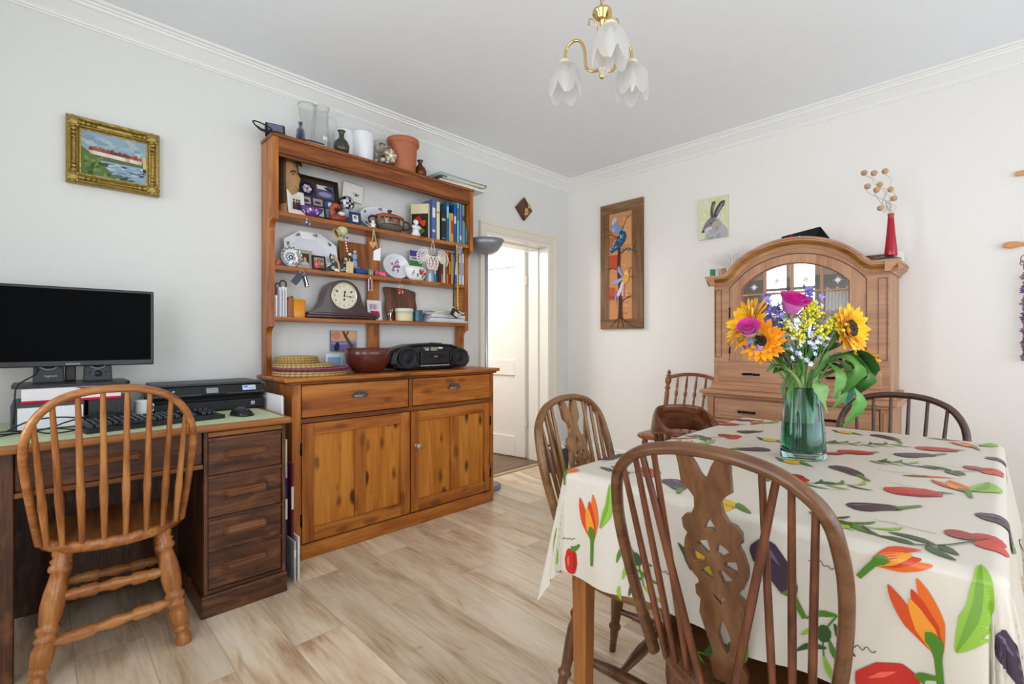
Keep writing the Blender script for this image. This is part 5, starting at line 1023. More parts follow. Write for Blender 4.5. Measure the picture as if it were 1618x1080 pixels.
M = Matrix.Translation((-0.004, -0.002, -0.046)) @ Matrix.Rotation(radians(-118), 4, 'Y')
m = MB('c4c890'); m.lathe([(0, -0.034), (0.016, -0.034), (0.026, -0.02), (0.03, 0.0), (0.025, 0.016), (0.021, 0.022), (0.025, 0.034), (0.027, 0.036), (0.023, 0.034), (0.019, 0.022), (0.02, 0.0)], 22, M=M, cap=False); m.build('body', VCG, t)
m = MB('5c6c54'); m.lathe([(0.0268, 0.012), (0.0225, 0.02), (0.0215, 0.024)], 22, M=M, cap=False); m.build('glaze_band', VCG, t)
m = MB('a8602c'); m.lathe([(0.0225, 0.033), (0.018, 0.022), (0.017, 0.0), (0, -0.02)], 20, M=M, cap=False); m.build('inside', VCG, t)
m = MB('a8b070'); m.tube(crom([M @ Vector(p) for p in ((-0.022, 0, 0.03), (-0.042, 0, 0.026), (-0.048, 0, 0.004), (-0.03, 0, -0.012))], 5), 0.005, 8); m.build('handle', VCG, t)
t = thing('candy_cane_charm', 'red and white twisted bead charm with blue ribbon dangling below the hanging jug', 'charm', (-2.306, HY1 - 0.002, 1.708))
cord([(0, 0, 0.06), (0.0, 0, 0.0)], 0.0009, '3c4c8c').build('thread', VC, t)
m = MB('2c3c8c'); m.tube(crom([(-0.012, 0, -0.004), (0, -0.002, 0.004), (0.014, 0, -0.002), (0.02, 0, 0.006)], 4), 0.003, 6); m.build('ribbon', VC, t)
m = MB()
for k in range(9): m.ball((0.002 + 0.0016 * k, 0, -0.012 - 0.008 * k), 0.0052, 8, 'c82838' if k % 2 else 'f0ece8')
m.build('beads', VCG, t)
t = thing('wooden_heart', 'flat wooden heart on pale green ribbon hanging from the top dresser shelf', 'ornament', (-2.128, HY1, HZ1))
m = MB('a4c4ac'); m.tube([(0.004, 0, 0), (-0.002, 0, -0.07)], 0.0028, 6, flat=.4); m.tube([(0.006, 0, 0), (0.03, 0, -0.11)], 0.0028, 6, flat=.4); m.build('ribbon', VC, t)
hp_ = [(0.022 * 16 * sin(a) ** 3 / 16, (0.022 * (13 * cos(a) - 5 * cos(2 * a) - 2 * cos(3 * a) - cos(4 * a)) / 14) - 0.092) for a in [2 * pi * k / 40 for k in range(40)]]
MB('d89868').prism(hp_, -0.003, 0.003, 'xz').build('heart', mat('beech_ply', 'd49664', 0.5, var=0.1, bscale=40), t, bev=0.001)
m = MB('eef0f4'); m.poly(lambda a, b, l=0: Vector((a, 0.004, b)), [(0.006, -0.185), (0.052, -0.185), (0.056, -0.105), (0.03, -0.115), (0.008, -0.13)], 'eef0f4'); m.prism([(0.006, -0.185), (0.052, -0.185), (0.056, -0.105), (0.03, -0.115), (0.008, -0.13)], 0.0042, 0.005, 'xz'); m.build('paper_tag', PAPER, t)
t = thing('shell_doll', 'tiny white crocheted figure tied at the top of the heart ribbon, top dresser shelf', 'ornament', (-2.119, -0.186, Z1))
m = MB('eceae4'); m.lathe([(0, 0), (0.014, 0), (0.012, 0.012), (0.006, 0.024), (0, 0.026)], 10, cap=False); m.ball((0, 0, 0.034), 0.010, 10); m.build('body', VC, t)
m = MB('e8c8b8')
for s in (-1, 1): MB('e8c8b8').ball((s * 0.012, 0, 0.02), (0.008, 0.003, 0.007), 8).build('wing', VC, t)
t = thing('lace_basket', 'white wirework butterfly basket hanging on string from the top dresser shelf', 'basket', (-1.690, HY1 - 0.004, HZ1))
cord([(-0.012, 0, -0.075), (0.0, 0, 0), (0.018, 0, -0.075)], 0.0022, 'd8ccb8').build('string', VC, t)
LW = mat('white_wirework', 'ece4d8', 0.5)
for s in (-1, 1):
    m = MB()
    for k in range(9):
        a0 = radians(-38 + 14 * k); L = 0.105 - 0.004 * abs(k - 4)
        pts = [(s * (0.03 + L * t_ * cos(a0) ), -0.006 * sin(3 * t_), -0.125 + L * t_ * sin(a0) * .75) for t_ in (0, .25, .5, .75, 1)]
        m.tube(crom([(x, y, z + 0.006 * (1 if i % 2 else -1)) for i, (x, y, z) in enumerate(pts)], 4), 0.0028, 6)
    for f in (0.3, 0.52, 0.74, 0.96): m.tube(crom([(s * (0.03 + 0.10 * f * cos(radians(-38 + 14 * k))), -0.004, -0.125 + 0.075 * f * sin(radians(-38 + 14 * k))) for k in range(9)], 3), 0.0026, 6)
    m.build('wing', LW, t)
m = MB()
for k in range(10):
    a = 2 * pi * k / 10; m.tube([(0.042 * cos(a), 0.022 * sin(a), -0.115), (0.046 * cos(a + .3), 0.024 * sin(a + .3), -0.155), (0.034 * cos(a + .6), 0.018 * sin(a + .6), -0.198)], 0.0026, 6); m.tube([(0.042 * cos(a), 0.022 * sin(a), -0.115), (0.046 * cos(a - .3), 0.024 * sin(a - .3), -0.155), (0.034 * cos(a - .6), 0.018 * sin(a - .6), -0.198)], 0.0026, 6)
for z, r in ((-0.115, 0.042), (-0.155, 0.046), (-0.198, 0.034)): m.tube([(r * cos(2 * pi * k / 20), r * .52 * sin(2 * pi * k / 20), z) for k in range(20)], 0.0032, 6, closed=True)
m.build('cup', LW, t)
MB('e0a898').lathe([(0, -0.197), (0.031, -0.196), (0.037, -0.16), (0, -0.158)], 16, cap=False, sy=.5).build('pink_filling', VC, t)
t = thing('lanyard', 'long yellow patterned lanyard with black card holder hanging from the top dresser shelf', 'lanyard', (-1.482, HY1 - 0.002, HZ1))
m = MB('d8b848'); m.tube([(0.0, 0, 0), (0.004, -0.004, -0.25), (0.0, -0.012, -0.44)], 0.0085, 4, flat=.12, up=(1, 0, 0)); m.tube([(-0.006, 0.002, 0), (-0.03, 0.0, -0.3), (-0.034, -0.004, -0.44)], 0.006, 4, flat=.15, up=(1, 0, 0), col='2c3444')
S = lambda a, b, lift=0: Vector((a + 0.003, -0.0016 - 0.014 * (-b / .44) - .0004 * lift, b))
for k in range(18): m.rect(S, -0.004, 0.002, -0.03 - 0.022 * k, -0.022 - 0.022 * k, '3c3420', 2)
m.build('strap', VC, t)
m = MB(); m.lathe([(0.004, -0.015), (0.005, 0), (0.003, 0.012)], 8, (0, -0.012, -0.452)); m.build('clip', BRASS, t)
m = MB('1c1c22'); M = Matrix.Translation((-0.03, -0.016, -0.488)) @ Matrix.Rotation(radians(28), 4, 'Y'); m.box(-0.036, 0.03, -0.005, 0.002, -0.026, 0.026, M=M); m.box(-0.01, 0.026, -0.0058, -0.005, -0.016, 0.012, 'c8c8cc', M=M); m.build('card_holder', VCS, t)
t = thing('fabric_elephant', 'grey felt elephant charm hanging by the lanyard hook on the top dresser shelf', 'charm', (-1.456, HY1, HZ1))
m = MB('8c8c9c'); m.ball((0.0, 0, -0.048), (0.022, 0.012, 0.026), 12); m.ball((-0.006, -0.003, -0.02), (0.016, 0.012, 0.015), 12); m.tube(crom([(-0.016, -0.006, -0.02), (-0.026, -0.006, -0.034), (-0.026, -0.006, -0.05)], 4), 0.005, 6); m.build('body', VC, t)
m = MB('a4a0b0'); m.ball((0.008, -0.008, -0.02), (0.012, 0.003, 0.012), 10); m.build('ear', VC, t)
m = MB('c8a84c'); m.tube([(0, 0, 0), (0, 0, -0.008)], 0.002, 6); m.build('loop', VC, t)

# ================================================================ second shelf
platter('octagonal_plate', 'large octagonal white plate standing at the back of the second dresser shelf', 0.165, 0.118, (-2.447, -0.078, Z2), 14, 0.02, lambda q, S: sprigs(q, S, 0.158, 0.118, 8), 8)
def ring_deco(q, S):
    R = 0.058
    q.blob(S, 0, R, R * .98, R * .98, 'e8ecf0', 0, 1, 28)
    for k in range(14):
        a = 2 * pi * k / 14; x, z = R * .8 * cos(a), R + R * .8 * sin(a); q.blob(S, x, z, 0.0105, 0.0105, '1c2436', 0, 2, 8); q.blob(S, x, z, 0.006, 0.006, 'e8ecf0', 0, 3, 8); q.blob(S, x, z, 0.0025, 0.0025, '1c2436', 0, 4, 6)
    for k in range(9):
        a = 2 * pi * k / 9; q.blob(S, R * .48 * cos(a), R + R * .48 * sin(a), 0.010, 0.008, '24304c', a, 2, 8); q.blob(S, R * .48 * cos(a), R + R * .48 * sin(a), 0.005, 0.004, 'c8d0e0', a, 3, 8)
    q.blob(S, 0, R, 0.014, 0.014, '1c2436', 0, 2, 10); q.blob(S, 0, R, 0.007, 0.007, 'e0e4ec', 0, 3, 8)
platter('patterned_plate', 'small round black and white patterned plate on the second dresser shelf', 0.058, 0.058, (-2.573, -0.098, Z2), 8, 0.01, ring_deco)
m = MB('d0705c'); rnd = random.Random(9)
for k in range(26): m.ball((rnd.uniform(-.014, .014), rnd.uniform(-.012, .012), 0.006 + rnd.random() * .03), 0.006, 6)
solo('coral_piece', 'lump of pink coral beside the rack side on the second dresser shelf', 'ornament', m, VC, (-2.652, -0.105, Z2))
t = thing('goose_ornament', 'black and white spotted bird ornament before the patterned plate, second shelf', 'ornament', (-2.566, -0.122, Z2))
m = MB('e4e4e8'); m.loft([[(x, ry * cos(q), z0 + rz_ * sin(q)) for q in [2 * pi * k / 14 for k in range(14)]] for x, ry, rz_, z0 in ((-0.03, 0.002, 0.003, 0.022), (-0.022, 0.013, 0.014, 0.02), (0, 0.018, 0.02, 0.021), (0.016, 0.014, 0.017, 0.024), (0.028, 0.003, 0.004, 0.03))]); S = lambda a, b, lift=0: Vector((a, -0.0185 - .0005 * lift, b))
for k in range(6): m.blob(S, -0.016 + 0.007 * k, 0.014 + 0.008 * (k % 2), 0.0038, 0.0055, '16161c', .4, 1, 8)
m.build('body', VCG, t)
MB('f0f0f0').tube(crom([(0.012, 0, 0.034), (0.016, 0, 0.05), (0.010, -0.002, 0.062)], 4), 0.0075, 8).ball((0.008, -0.002, 0.066), 0.0095, 10).build('head', VCG, t)
MB('e09028').tube([(0.002, -0.004, 0.066), (-0.010, -0.006, 0.063)], [0.005, 0.001], 8).build('bill', VCG, t)
m = MB('d84858'); m.ball((0.024, -0.006, 0.03), (0.005, 0.004, 0.016), 8); m.build('tail', VCG, t)
picture('framed_photo', 'champagne metal frame with portrait photo on the second dresser shelf', 'photo frame', 0.088, 0.106, 0.02, 0.008, SILVF, lambda q, S: portrait(q, S, -0.026, 0.026, 0.016, 0.088, '3c3c3c', 'c8987c', '4c3a30', 'b8b8ac'), (-2.500, -0.108, Z2 + .001), 0, 8)
picture('framed_photo', 'black frame with red-toned group photo on the second dresser shelf', 'photo frame', 0.08, 0.082, 0.011, 0.008, BLKF, lambda q, S: (portrait(q, S, -0.032, 0.032, 0.01, 0.072, 'a89080', 'd0a088', '5c4030', 'd03c54'), portrait(q, S, 0.0, 0.03, 0.01, 0.066, '8c7868', 'c89880', '3c2c24', '8c5040', 5), portrait(q, S, -0.03, -0.004, 0.01, 0.05, 'c04858', 'e0b8a0', 'a88860', 'e84868', 8)), (-2.424, -0.118, Z2 + .001), 0, 8)
t = thing('butterfly_ornament', 'dark pottery butterfly with white ring spots standing on the second dresser shelf', 'ornament', (-2.302, -0.108, Z2))
for s in (-1, 1):
    m = MB('2c3426'); up_ = [(0, 0.035), (s * 0.02, 0.06), (s * 0.05, 0.108), (s * 0.058, 0.09), (s * 0.052, 0.062), (s * 0.03, 0.04)]; lo = [(0, 0.036), (s * 0.034, 0.042), (s * 0.054, 0.03), (s * 0.048, 0.008), (s * 0.02, 0.002), (s * 0.004, 0.014)]
    m.prism(up_, -0.004, 0.003, 'xz'); m.prism(lo, -0.006, 0.001, 'xz'); S = frontS(-0.0062)
    for a, b_, r in ((s * 0.042, 0.083, 0.009), (s * 0.036, 0.06, 0.006), (s * 0.036, 0.022, 0.010), (s * 0.018, 0.014, 0.006)): m.blob(S, a, b_, r, r, 'e4e8e4', 0, 1, 10); m.blob(S, a, b_, r * .6, r * .6, '20281c', 0, 2, 8); m.blob(S, a, b_, r * .25, r * .25, 'e4e8e4', 0, 3, 6)
    m.build('wing', VCG, t, bev=0.0015)
MB('c89870').loft([[(x0 + r * cos(q), -0.008 + r * .7 * sin(q), z) for q in [2 * pi * k / 10 for k in range(10)]] for z, r, x0 in ((0.004, 0.004, 0), (0.02, 0.007, 0), (0.05, 0.0065, -.004), (0.075, 0.008, -.016), (0.092, 0.005, -.026), (0.1, 0.001, -.03))]).build('body', VCS, t)
t = thing('white_snail_ornament', 'tiny white china snail on the second dresser shelf below the butterfly', 'ornament', (-2.325, -0.130, Z2)); m = MB('f0f2f4'); m.ball((0, 0, 0.009), (0.014, 0.006, 0.009), 10); m.ball((0.014, 0, 0.005), (0.010, 0.005, 0.005), 8); m.build('body', WHITEC, t)
t = thing('wooden_tag', 'pale speckled wooden gift tag standing before the leaning board, second shelf', 'tag', (-2.243, -0.128, Z2))
MB('d4be94').prism([(-0.023, 0), (0.022, 0), (0.024, 0.066), (0.008, 0.07), (-0.020, 0.068)], -0.002, 0.002, 'xz').build('board', mat('speckled_birch', 'd4be94', 0.6, var=0.25, bscale=120), t); MB('e0cca8').tube([(0.0, 0, 0.068), (0.0, 0, 0.088)], 0.0022, 6).build('loop', VC, t)
o = solo('wooden_board', 'brown square wooden board leaning at the back of the second dresser shelf', 'board', MB().box(-0.098, 0.098, -0.012, 0, 0, 0.205).box(-0.098, -0.084, -0.02, -0.012, 0, 0.205), TEAK['z'], (-2.178, -0.062, Z2), 0, bev=0.002); o.rotation_euler = (radians(-7), 0, 0)
t = thing('lady_figurine', 'blue-dressed lady figurine holding white flowers on the second dresser shelf', 'figurine', (-2.196, -0.100, Z2))
m = MB('88a8d4'); m.lathe([(0.0, 0.036), (0.018, 0.036), (0.016, 0.06), (0.012, 0.085), (0.014, 0.1), (0.016, 0.118), (0.008, 0.126), (0, 0.127)], 14, cap=False, sy=.8); m.build('dress', VCS, t); MB('24345c').lathe([(0.0132, 0.084), (0.0132, 0.09)], 12, cap=False, sy=.8).build('sash', VCS, t)
m = MB('5c3428'); m.tube([(-0.007, 0, 0.038), (-0.008, 0, 0.0)], 0.0045, 6); m.tube([(0.007, 0, 0.038), (0.008, 0, 0.0)], 0.0045, 6); m.build('leg', VCS, t)
m = MB('d8b8a0'); m.ball((0, -0.001, 0.138), 0.0105, 10); m.build('head', VCS, t); MB('3c2c2c').ball((0.001, 0.003, 0.142), (0.0115, 0.011, 0.011), 10).build('hair', VCS, t)
m = MB('88a8d4'); m.tube([(-0.013, 0, 0.118), (-0.022, -0.01, 0.105), (-0.032, -0.012, 0.112)], 0.0045, 6); m.build('arm', VCS, t); MB('ecebe4').ball((-0.038, -0.013, 0.116), (0.011, 0.009, 0.009), 10).build('posy', VC, t)
solo('beret_hat', 'small royal blue felt beret on the second dresser shelf', 'hat', MB('1c4c98').lathe([(0, 0), (0.026, 0), (0.038, 0.014), (0.034, 0.026), (0.014, 0.034), (0.003, 0.036), (0.003, 0.041), (0, 0.042)], 22, cap=False), VC, (-2.166, -0.118, Z2))
solo('orange_ball', 'orange wool pompom behind the blue beret on the second dresser shelf', 'ornament', MB('e0862c').ball((0, 0, 0.028), (0.026, 0.018, 0.028), 16), VC, (-2.155, -0.058, Z2))
m = MB('7c9c8c'); m.lathe([(0, 0), (0.014, 0), (0.017, 0.006), (0.018, 0.034), (0.016, 0.034), (0.015, 0.008), (0, 0.006)], 18, cap=False); solo('green_glass_cup', 'tiny sea-green glass cup on the second dresser shelf at the back post', 'cup', m, VCG, (-2.103, -0.124, Z2))
t = thing('orange_toy', 'orange and green felt vegetable toy against the back post, second shelf', 'toy', (-2.070, -0.055, Z2)); m = MB('d87c34'); m.loft([[(x, r * cos(q), 0.03 + zc + r * .6 * sin(q)) for q in [2 * pi * k / 12 for k in range(12)]] for x, r, zc in ((-0.04, 0.006, 0.02), (-0.025, 0.014, 0.015), (0.01, 0.017, 0.008), (0.04, 0.012, 0), (0.05, 0.002, -.004))]); m.build('body', VC, t)
m = MB('6c7c34'); m.loft([[(x, r * cos(q), 0.012 + r * .7 * sin(q)) for q in [2 * pi * k / 12 for k in range(12)]] for x, r in ((-0.035, 0.004), (-0.02, 0.014), (0.02, 0.015), (0.04, 0.003))]); m.build('stalk', VC, t)
t = thing('pink_bow', 'bright pink ribbon bow on the second dresser shelf', 'bow', (-2.035, -0.118, Z2)); m = MB('e04878')
for s in (-1, 1): m.loft([[(s * x, ry * cos(q), 0.02 + rz_ * sin(q)) for q in [2 * pi * k / 10 for k in range(10)]] for x, ry, rz_ in ((0.003, 0.006, 0.006), (0.018, 0.014, 0.016), (0.034, 0.016, 0.019), (0.04, 0.010, 0.012))])
m.build('loop', VC, t); m = MB('f0809c'); m.ball((0, -0.006, 0.02), (0.008, 0.008, 0.01), 10); m.tube([(0.0, -0.008, 0.016), (0.03, -0.016, 0.006)], 0.006, 6, flat=.4); m.build('knot', VC, t)
def bouquet_deco(cx, cz, k=1.0):
    def f(q, S):
        rnd = random.Random(11)
        for i in range(26):
            a, r = rnd.random() * 6.28, 0.038 * k * sqrt(rnd.random()); q.blob(S, cx + r * cos(a), cz + r * 1.2 * sin(a), 0.008 * k, 0.006 * k, rnd.choice(['8c4c9c', '6c3c8c', 'd890b8', '5c7c4c', 'd0b050', '3c5c44', 'b85c9c']), a, 2 + i % 3, 8)
    return f
platter('floral_plate', 'round white plate with purple flower bouquet on the second dresser shelf', 0.098, 0.084, (-1.894, -0.082, Z2), 10, .02, bouquet_deco(0.0, 0.085))
t = thing('gravy_dish', 'white china dish with red flower pattern lying before the floral plate, second shelf', 'dish', (-1.770, -0.122, Z2))
m = MB('e8ecf0'); m.lathe([(0, 0), (0.04, 0), (0.06, 0.02), (0.072, 0.06), (0.078, 0.088), (0.074, 0.088), (0.062, 0.05), (0.04, 0.012), (0, 0.008)], 30, cap=False, sx=1.15, sy=.5); m.build('dish', WHITEC, t)
m = MB(); S = lambda a, b, lift=0: Vector(((0.0545 + 0.32 * b + .0007 * lift) * 1.15 * sin(a), -(0.0545 + .32 * b + .0009 * lift) * .5 * cos(a) - .0006, b))
for a, b_, r, c in ((0.25, 0.045, 0.2, 'd03028'), (0.38, 0.058, 0.14, 'e0544c'), (0.75, 0.042, 0.2, 'c82c24'), (0.12, 0.06, 0.1, 'b82820'), (-0.45, 0.05, 0.08, 'd84840'), (-0.1, 0.03, 0.1, '6c8c5c'), (0.5, 0.025, 0.12, '5c7c50'), (-0.6, 0.035, 0.06, '7c9c6c')): m.blob(S, a, b_, r, 0.012, c, 0, 1 + (r < .15), 10, wob=.2)
m.build('glaze_pattern', VCG, t)
m = MB('eceae8'); m.box(-0.064, 0.064, -0.003, 0.003, 0, 0.215); S = frontS(-0.0031); m.rect(S, -0.064, 0.064, 0.175, 0.215, '5c48a8', 1); m.rect(S, -0.064, 0.03, 0.08, 0.145, '4c9c50', 1); m.rect(S, -0.05, 0.05, 0.155, 0.168, '8c84b0', 1); m.blob(S, 0, 0.195, 0.008, 0.008, 'e0dcf0', 0, 2)
o = solo('booklet', 'purple and green booklet standing face out behind the lace basket, second shelf', 'booklet', m, PAPER, (-1.706, -0.062, Z2)); o.rotation_euler = (radians(-6), 0, 0)
G2 = 'thin books on the second dresser shelf'
x = -1.676
for lab, wd, hh, c, ti in (('white and pale blue spine, first of the thin books on the second shelf', 0.026, 0.18, 'd4e0ec', 'a8c0d8'), ('grey spined thin book beneath the lace basket', 0.016, 0.175, '9ca0a0', None), ('bright blue thin book beneath the lace basket', 0.022, 0.185, '2c84b8', 'a8d8e8'), ('dark brown thin book by the bright blue one, second shelf', 0.020, 0.18, '3c3030', None), ('maroon thin book in the second shelf row', 0.014, 0.178, '6c2c38', None), ('terracotta pink thin book in the second shelf row', 0.018, 0.195, 'b8705c', '5c2c28'), ('white thin book in the middle of the second shelf row', 0.014, 0.2, 'e4e2dc', None), ('sage green thin book in the second shelf row', 0.012, 0.19, '6c7c64', None), ('orange thin book in the second shelf row', 0.016, 0.225, 'd88428', '8c2c1c'), ('red thick paperback in the second shelf row', 0.022, 0.222, 'a8301c', 'e0a040'), ('pale yellow thin book behind the lanyard, second shelf', 0.014, 0.215, 'd8c468', None), ('grey-blue thin book behind the lanyard, second shelf', 0.014, 0.21, '7c8ca0', None), ('strong blue book right of the lanyard, second shelf', 0.024, 0.225, '2c64a8', 'c8d8ec'), ('navy thin book near the end of the second shelf', 0.012, 0.22, '28345c', None), ('white and pink thin book near the end of the second shelf', 0.016, 0.226, 'ecdce0', 'c88090'), ('pale turquoise thin book near the end of the second shelf', 0.012, 0.222, '9cc8d0', None), ('white magazine, last of the thin books on the second shelf', 0.014, 0.228, 'f0f0f0', '9aa0a8')):
    book(lab, x, x + wd * 1.0, Z2, hh, 0.105, c, -0.132, G2, [(0.3, 0.7, ti)] if ti else None, hard=False); x += wd * 1.0 + 0.0015

# hanging from the second shelf
HY2 = -0.152; HZ2 = 1.500
t = thing('key_bunch', 'black car key and dark leather fob hanging from the second dresser shelf', 'keys', (-2.535, HY2 - 0.004, HZ2))
m = MB(); m.tube([(0.012 * cos(a), 0, -0.014 + 0.012 * sin(a)) for a in [2 * pi * k / 18 for k in range(18)]], 0.0014, 6, closed=True); m.build('ring', CHROME, t)
m = MB('2c3444'); M = Matrix.Translation((-0.026, -0.003, -0.05)) @ Matrix.Rotation(radians(38), 4, 'Y'); m.box(-0.018, 0.018, -0.003, 0.003, -0.036, 0.034, M=M); m.build('leather_fob', VCS, t, bev=0.002)
m = MB('16181c'); M = Matrix.Translation((0.018, -0.005, -0.062)) @ Matrix.Rotation(radians(-14), 4, 'Y'); m.box(-0.012, 0.012, -0.006, 0.006, -0.032, 0.032, M=M); m.build('car_key', VCS, t, bev=0.004); m = MB('c8ccd0'); m.box(-0.002, 0.003, -0.0068, -0.006, -0.02, 0.026, M=M); m.box(-0.006, 0.006, -0.0068, -0.006, -0.028, -0.022, M=M); m.build('chrome_strip', CHROME, t)
t = thing('bead_string', 'small looped white and blue bead string hanging from the second shelf at the back post', 'beads', (-2.120, HY2, HZ2)); m = MB('e8e6e4')
for s in (-1, 1):
    for k in range(11): m.ball((s * 0.0105, 0, -0.012 - 0.007 * k), 0.0038, 6, 'eceae8' if k % 4 else 'd8b8b0')
m.build('bead_strand', VCG, t); MB('3c3c8c').tube([(0, 0, -0.002), (0.002, -0.001, -0.07)], 0.004, 6, flat=.4).build('ribbon', VC, t); MB('b09858').tube([(0, 0, 0.0), (0, 0, -0.012)], 0.003, 6).build('clasp', BRASS, t)
t = thing('red_charm', 'gold ring charm with red bead flowers hanging from the middle of the second shelf', 'charm', (-1.910, HY2, HZ2)); cord([(0, 0, 0), (0, 0, -0.02)], .001, 'c8b070').build('thread', VC, t)
m = MB(); m.tube([(0.011 * cos(a), 0, -0.04 + 0.018 * sin(a)) for a in [2 * pi * k / 20 for k in range(20)]], 0.002, 6, closed=True); m.build('ring', BRASS, t); m = MB(); rnd = random.Random(2)
for k in range(14): m.ball((rnd.uniform(-.02, .018), rnd.uniform(-.004, .002), -0.062 - rnd.random() * .026), 0.0052, 7, rnd.choice(['d03028', 'e04838', 'e8d8c8', 'b82018']))
m.build('beads', VCG, t)

# ================================================================ third shelf
def scissor_handles():
    m = MB()
    for cx, cz, r in ((-0.008, 0.185, 0.017), (0.020, 0.197, 0.022)): m.tube([(cx + r * .8 * cos(a), 0, cz + r * sin(a)) for a in [2 * pi * k / 18 for k in range(18)]], 0.0042, 7, closed=True)
    m.tube([(0.0, 0, 0.17), (0.006, 0, 0.02)], 0.004, 6); m.tube([(0.014, 0, 0.175), (0.008, 0, 0.02)], 0.004, 6); return m
solo('scissors', 'dark brown handled scissors standing behind the letters on the third dresser shelf', 'scissors', scissor_handles(), mat('brown_plastic', '4a3424', 0.4), (-2.628, -0.075, Z3 - 0.015))
for k, (lab, w_, h_, c, rz, xx) in enumerate((('cream envelope, first of the letters on the third dresser shelf', 0.012, 0.115, 'e4e0d4', 0, -2.664), ('pale lilac letter among those on the third dresser shelf', 0.012, 0.16, 'd8d4e8', 0, -2.644), ('white letter in the middle of those on the third dresser shelf', 0.010, 0.165, 'f0f0ee', 0, -2.629), ('white letter nearest the yellow pot on the third dresser shelf', 0.010, 0.162, 'e8e8e4', 0, -2.615))):
    m = MB(c); m.box(-w_ / 2, w_ / 2, -0.05, 0.045, 0, h_); m.box(-w_ / 2 + .002, -w_ / 2 + .004, -0.051, -0.05, 0, h_ * .9, '3c4048'); solo('letter', lab, 'letter', m, PAPER, (xx, -0.085, Z3), 0, 'letters on the third dresser shelf')
t = thing('wooden_holder', 'small dark orange wooden holder with arched gap beside the yellow pot, third shelf', 'holder', (-2.583, -0.085, Z3)); m = MB(); m.prism([(-0.016, 0), (0.016, 0), (0.016, 0.12)] + [(0.0 + 0.010 * cos(a), 0.095 + 0.02 * sin(a)) for a in [pi * k / 6 for k in range(7)]] + [(-0.016, 0.095)], -0.03, 0.03, 'xz'); m.build('body', PINE['z'], t)
t = thing('pencil_pot', 'square orange-yellow pencil pot on the third dresser shelf', 'pot', (-2.537, -0.105, Z3), radians(0)); m = MB(); pts = rrect(0.064, 0.056, 0.01, 4)
m.loft([[(x * k, y * k, z) for x, y in pts] for k, z in ((0.96, 0), (1, 0.004), (1, 0.1), (0.9, 0.1), (0.9, 0.06))]); m.build('pot', mat('amber_lacquer', 'd88a1c', 0.3), t); MB('c8c470').box(-0.02, -0.004, -0.01, 0.0, 0.05, 0.108).build('green_card', PAPER, t)
# mantel clock
ck = thing('mantel_clock', 'dark mahogany hump-shaped mantel clock on the third dresser shelf', 'clock', (-2.285, -0.092, Z3))
pf = crom([(-0.205, 0, 0.036), (-0.175, 0, 0.04), (-0.145, 0, 0.056), (-0.12, 0, 0.098), (-0.105, 0, 0.15), (-0.082, 0, 0.193), (-0.045, 0, 0.221), (0, 0, 0.23), (0.045, 0, 0.221), (0.082, 0, 0.193), (0.105, 0, 0.15), (0.12, 0, 0.098), (0.145, 0, 0.056), (0.175, 0, 0.04), (0.205, 0, 0.036)], 4)
MAHOG = mat('mahogany_polish', '3a1c1c', 0.22, coat=0.3, var=0.25, bscale=20)
m = MB(); m.prism([(p.x, p.z) for p in pf] + [(0.205, 0.03), (-0.205, 0.03)], -0.05, 0.05, 'xz', smooth=False); m.build('case', MAHOG, ck, bev=0.002)
m = MB(); m.box(-0.212, 0.212, -0.056, 0.054, 0.018, 0.034); m.box(-0.222, 0.222, -0.062, 0.056, 0.004, 0.018); m.build('base', MAHOG, ck, bev=0.004); m = MB()
for sx in (-0.2, 0.2):
    for sy in (-0.045, 0.04): m.lathe([(0.01, 0), (0.012, 0.005)], 10, (sx, sy, 0))
m.build('feet', BLACKM, ck)
RX = Matrix.Rotation(radians(90), 4, 'X'); DC = (0.0, -0.05, 0.136)
MB().lathe([(0.073, 0), (0.079, 0.002), (0.080, 0.006), (0.078, 0.010), (0.074, 0.008), (0.072, 0.002)], 40, DC, RX, cap=False).build('bezel', PALEB, ck)
dl = MB('d4d0bc').lathe([(0, 0.003), (0.0735, 0.003)], 40, DC, RX, cap=False); di = dl.build('dial', VCS, ck)
m = MB()
for k in range(12):
    a = radians(30 * (k + 1)); mb_text(m, str(k + 1), 0.017, facing(DC[0] + 0.059 * sin(a), DC[1] - 0.0034, DC[2] + 0.059 * cos(a)), '2a2620')
for a, r in ((0, 0.022), (120, 0.05), (240, 0.05)): MB().lathe([(0, 0), (0.006, 0)], 10, (DC[0] + r * sin(radians(180 - a)), DC[1] - 0.0036, DC[2] + r * cos(radians(180 - a))), RX, cap=False, col='16120e').build('winding_hole', VC, di)
m.build('numerals', VC, di)
def hand(L, w_, ang, y):
    m = MB('14120e'); a = radians(ang); S = lambda u, v, lift=0: Vector((DC[0] + u * cos(a) + v * sin(a), y, DC[2] - u * sin(a) + v * cos(a)))
    m.prism([(-w_ / 2, -0.008), (w_ / 2, -0.008), (w_ / 2, L * .45), (w_ * 1.6, L * .6), (w_ * .4, L * .82), (0, L), (-w_ * .4, L * .82), (-w_ * 1.6, L * .6), (-w_ / 2, L * .45)], y, y - 0.001, 'xz'); m.v = [tuple(Matrix.Translation((DC[0], 0, DC[2])) @ Matrix.Rotation(a, 4, 'Y') @ Vector(v)) for v in m.v]; return m
hand(0.036, 0.004, 8, -0.0565).build('hour_hand', BLACKM, ck); hand(0.058, 0.0026, 97, -0.059).build('minute_hand', BLACKM, ck)
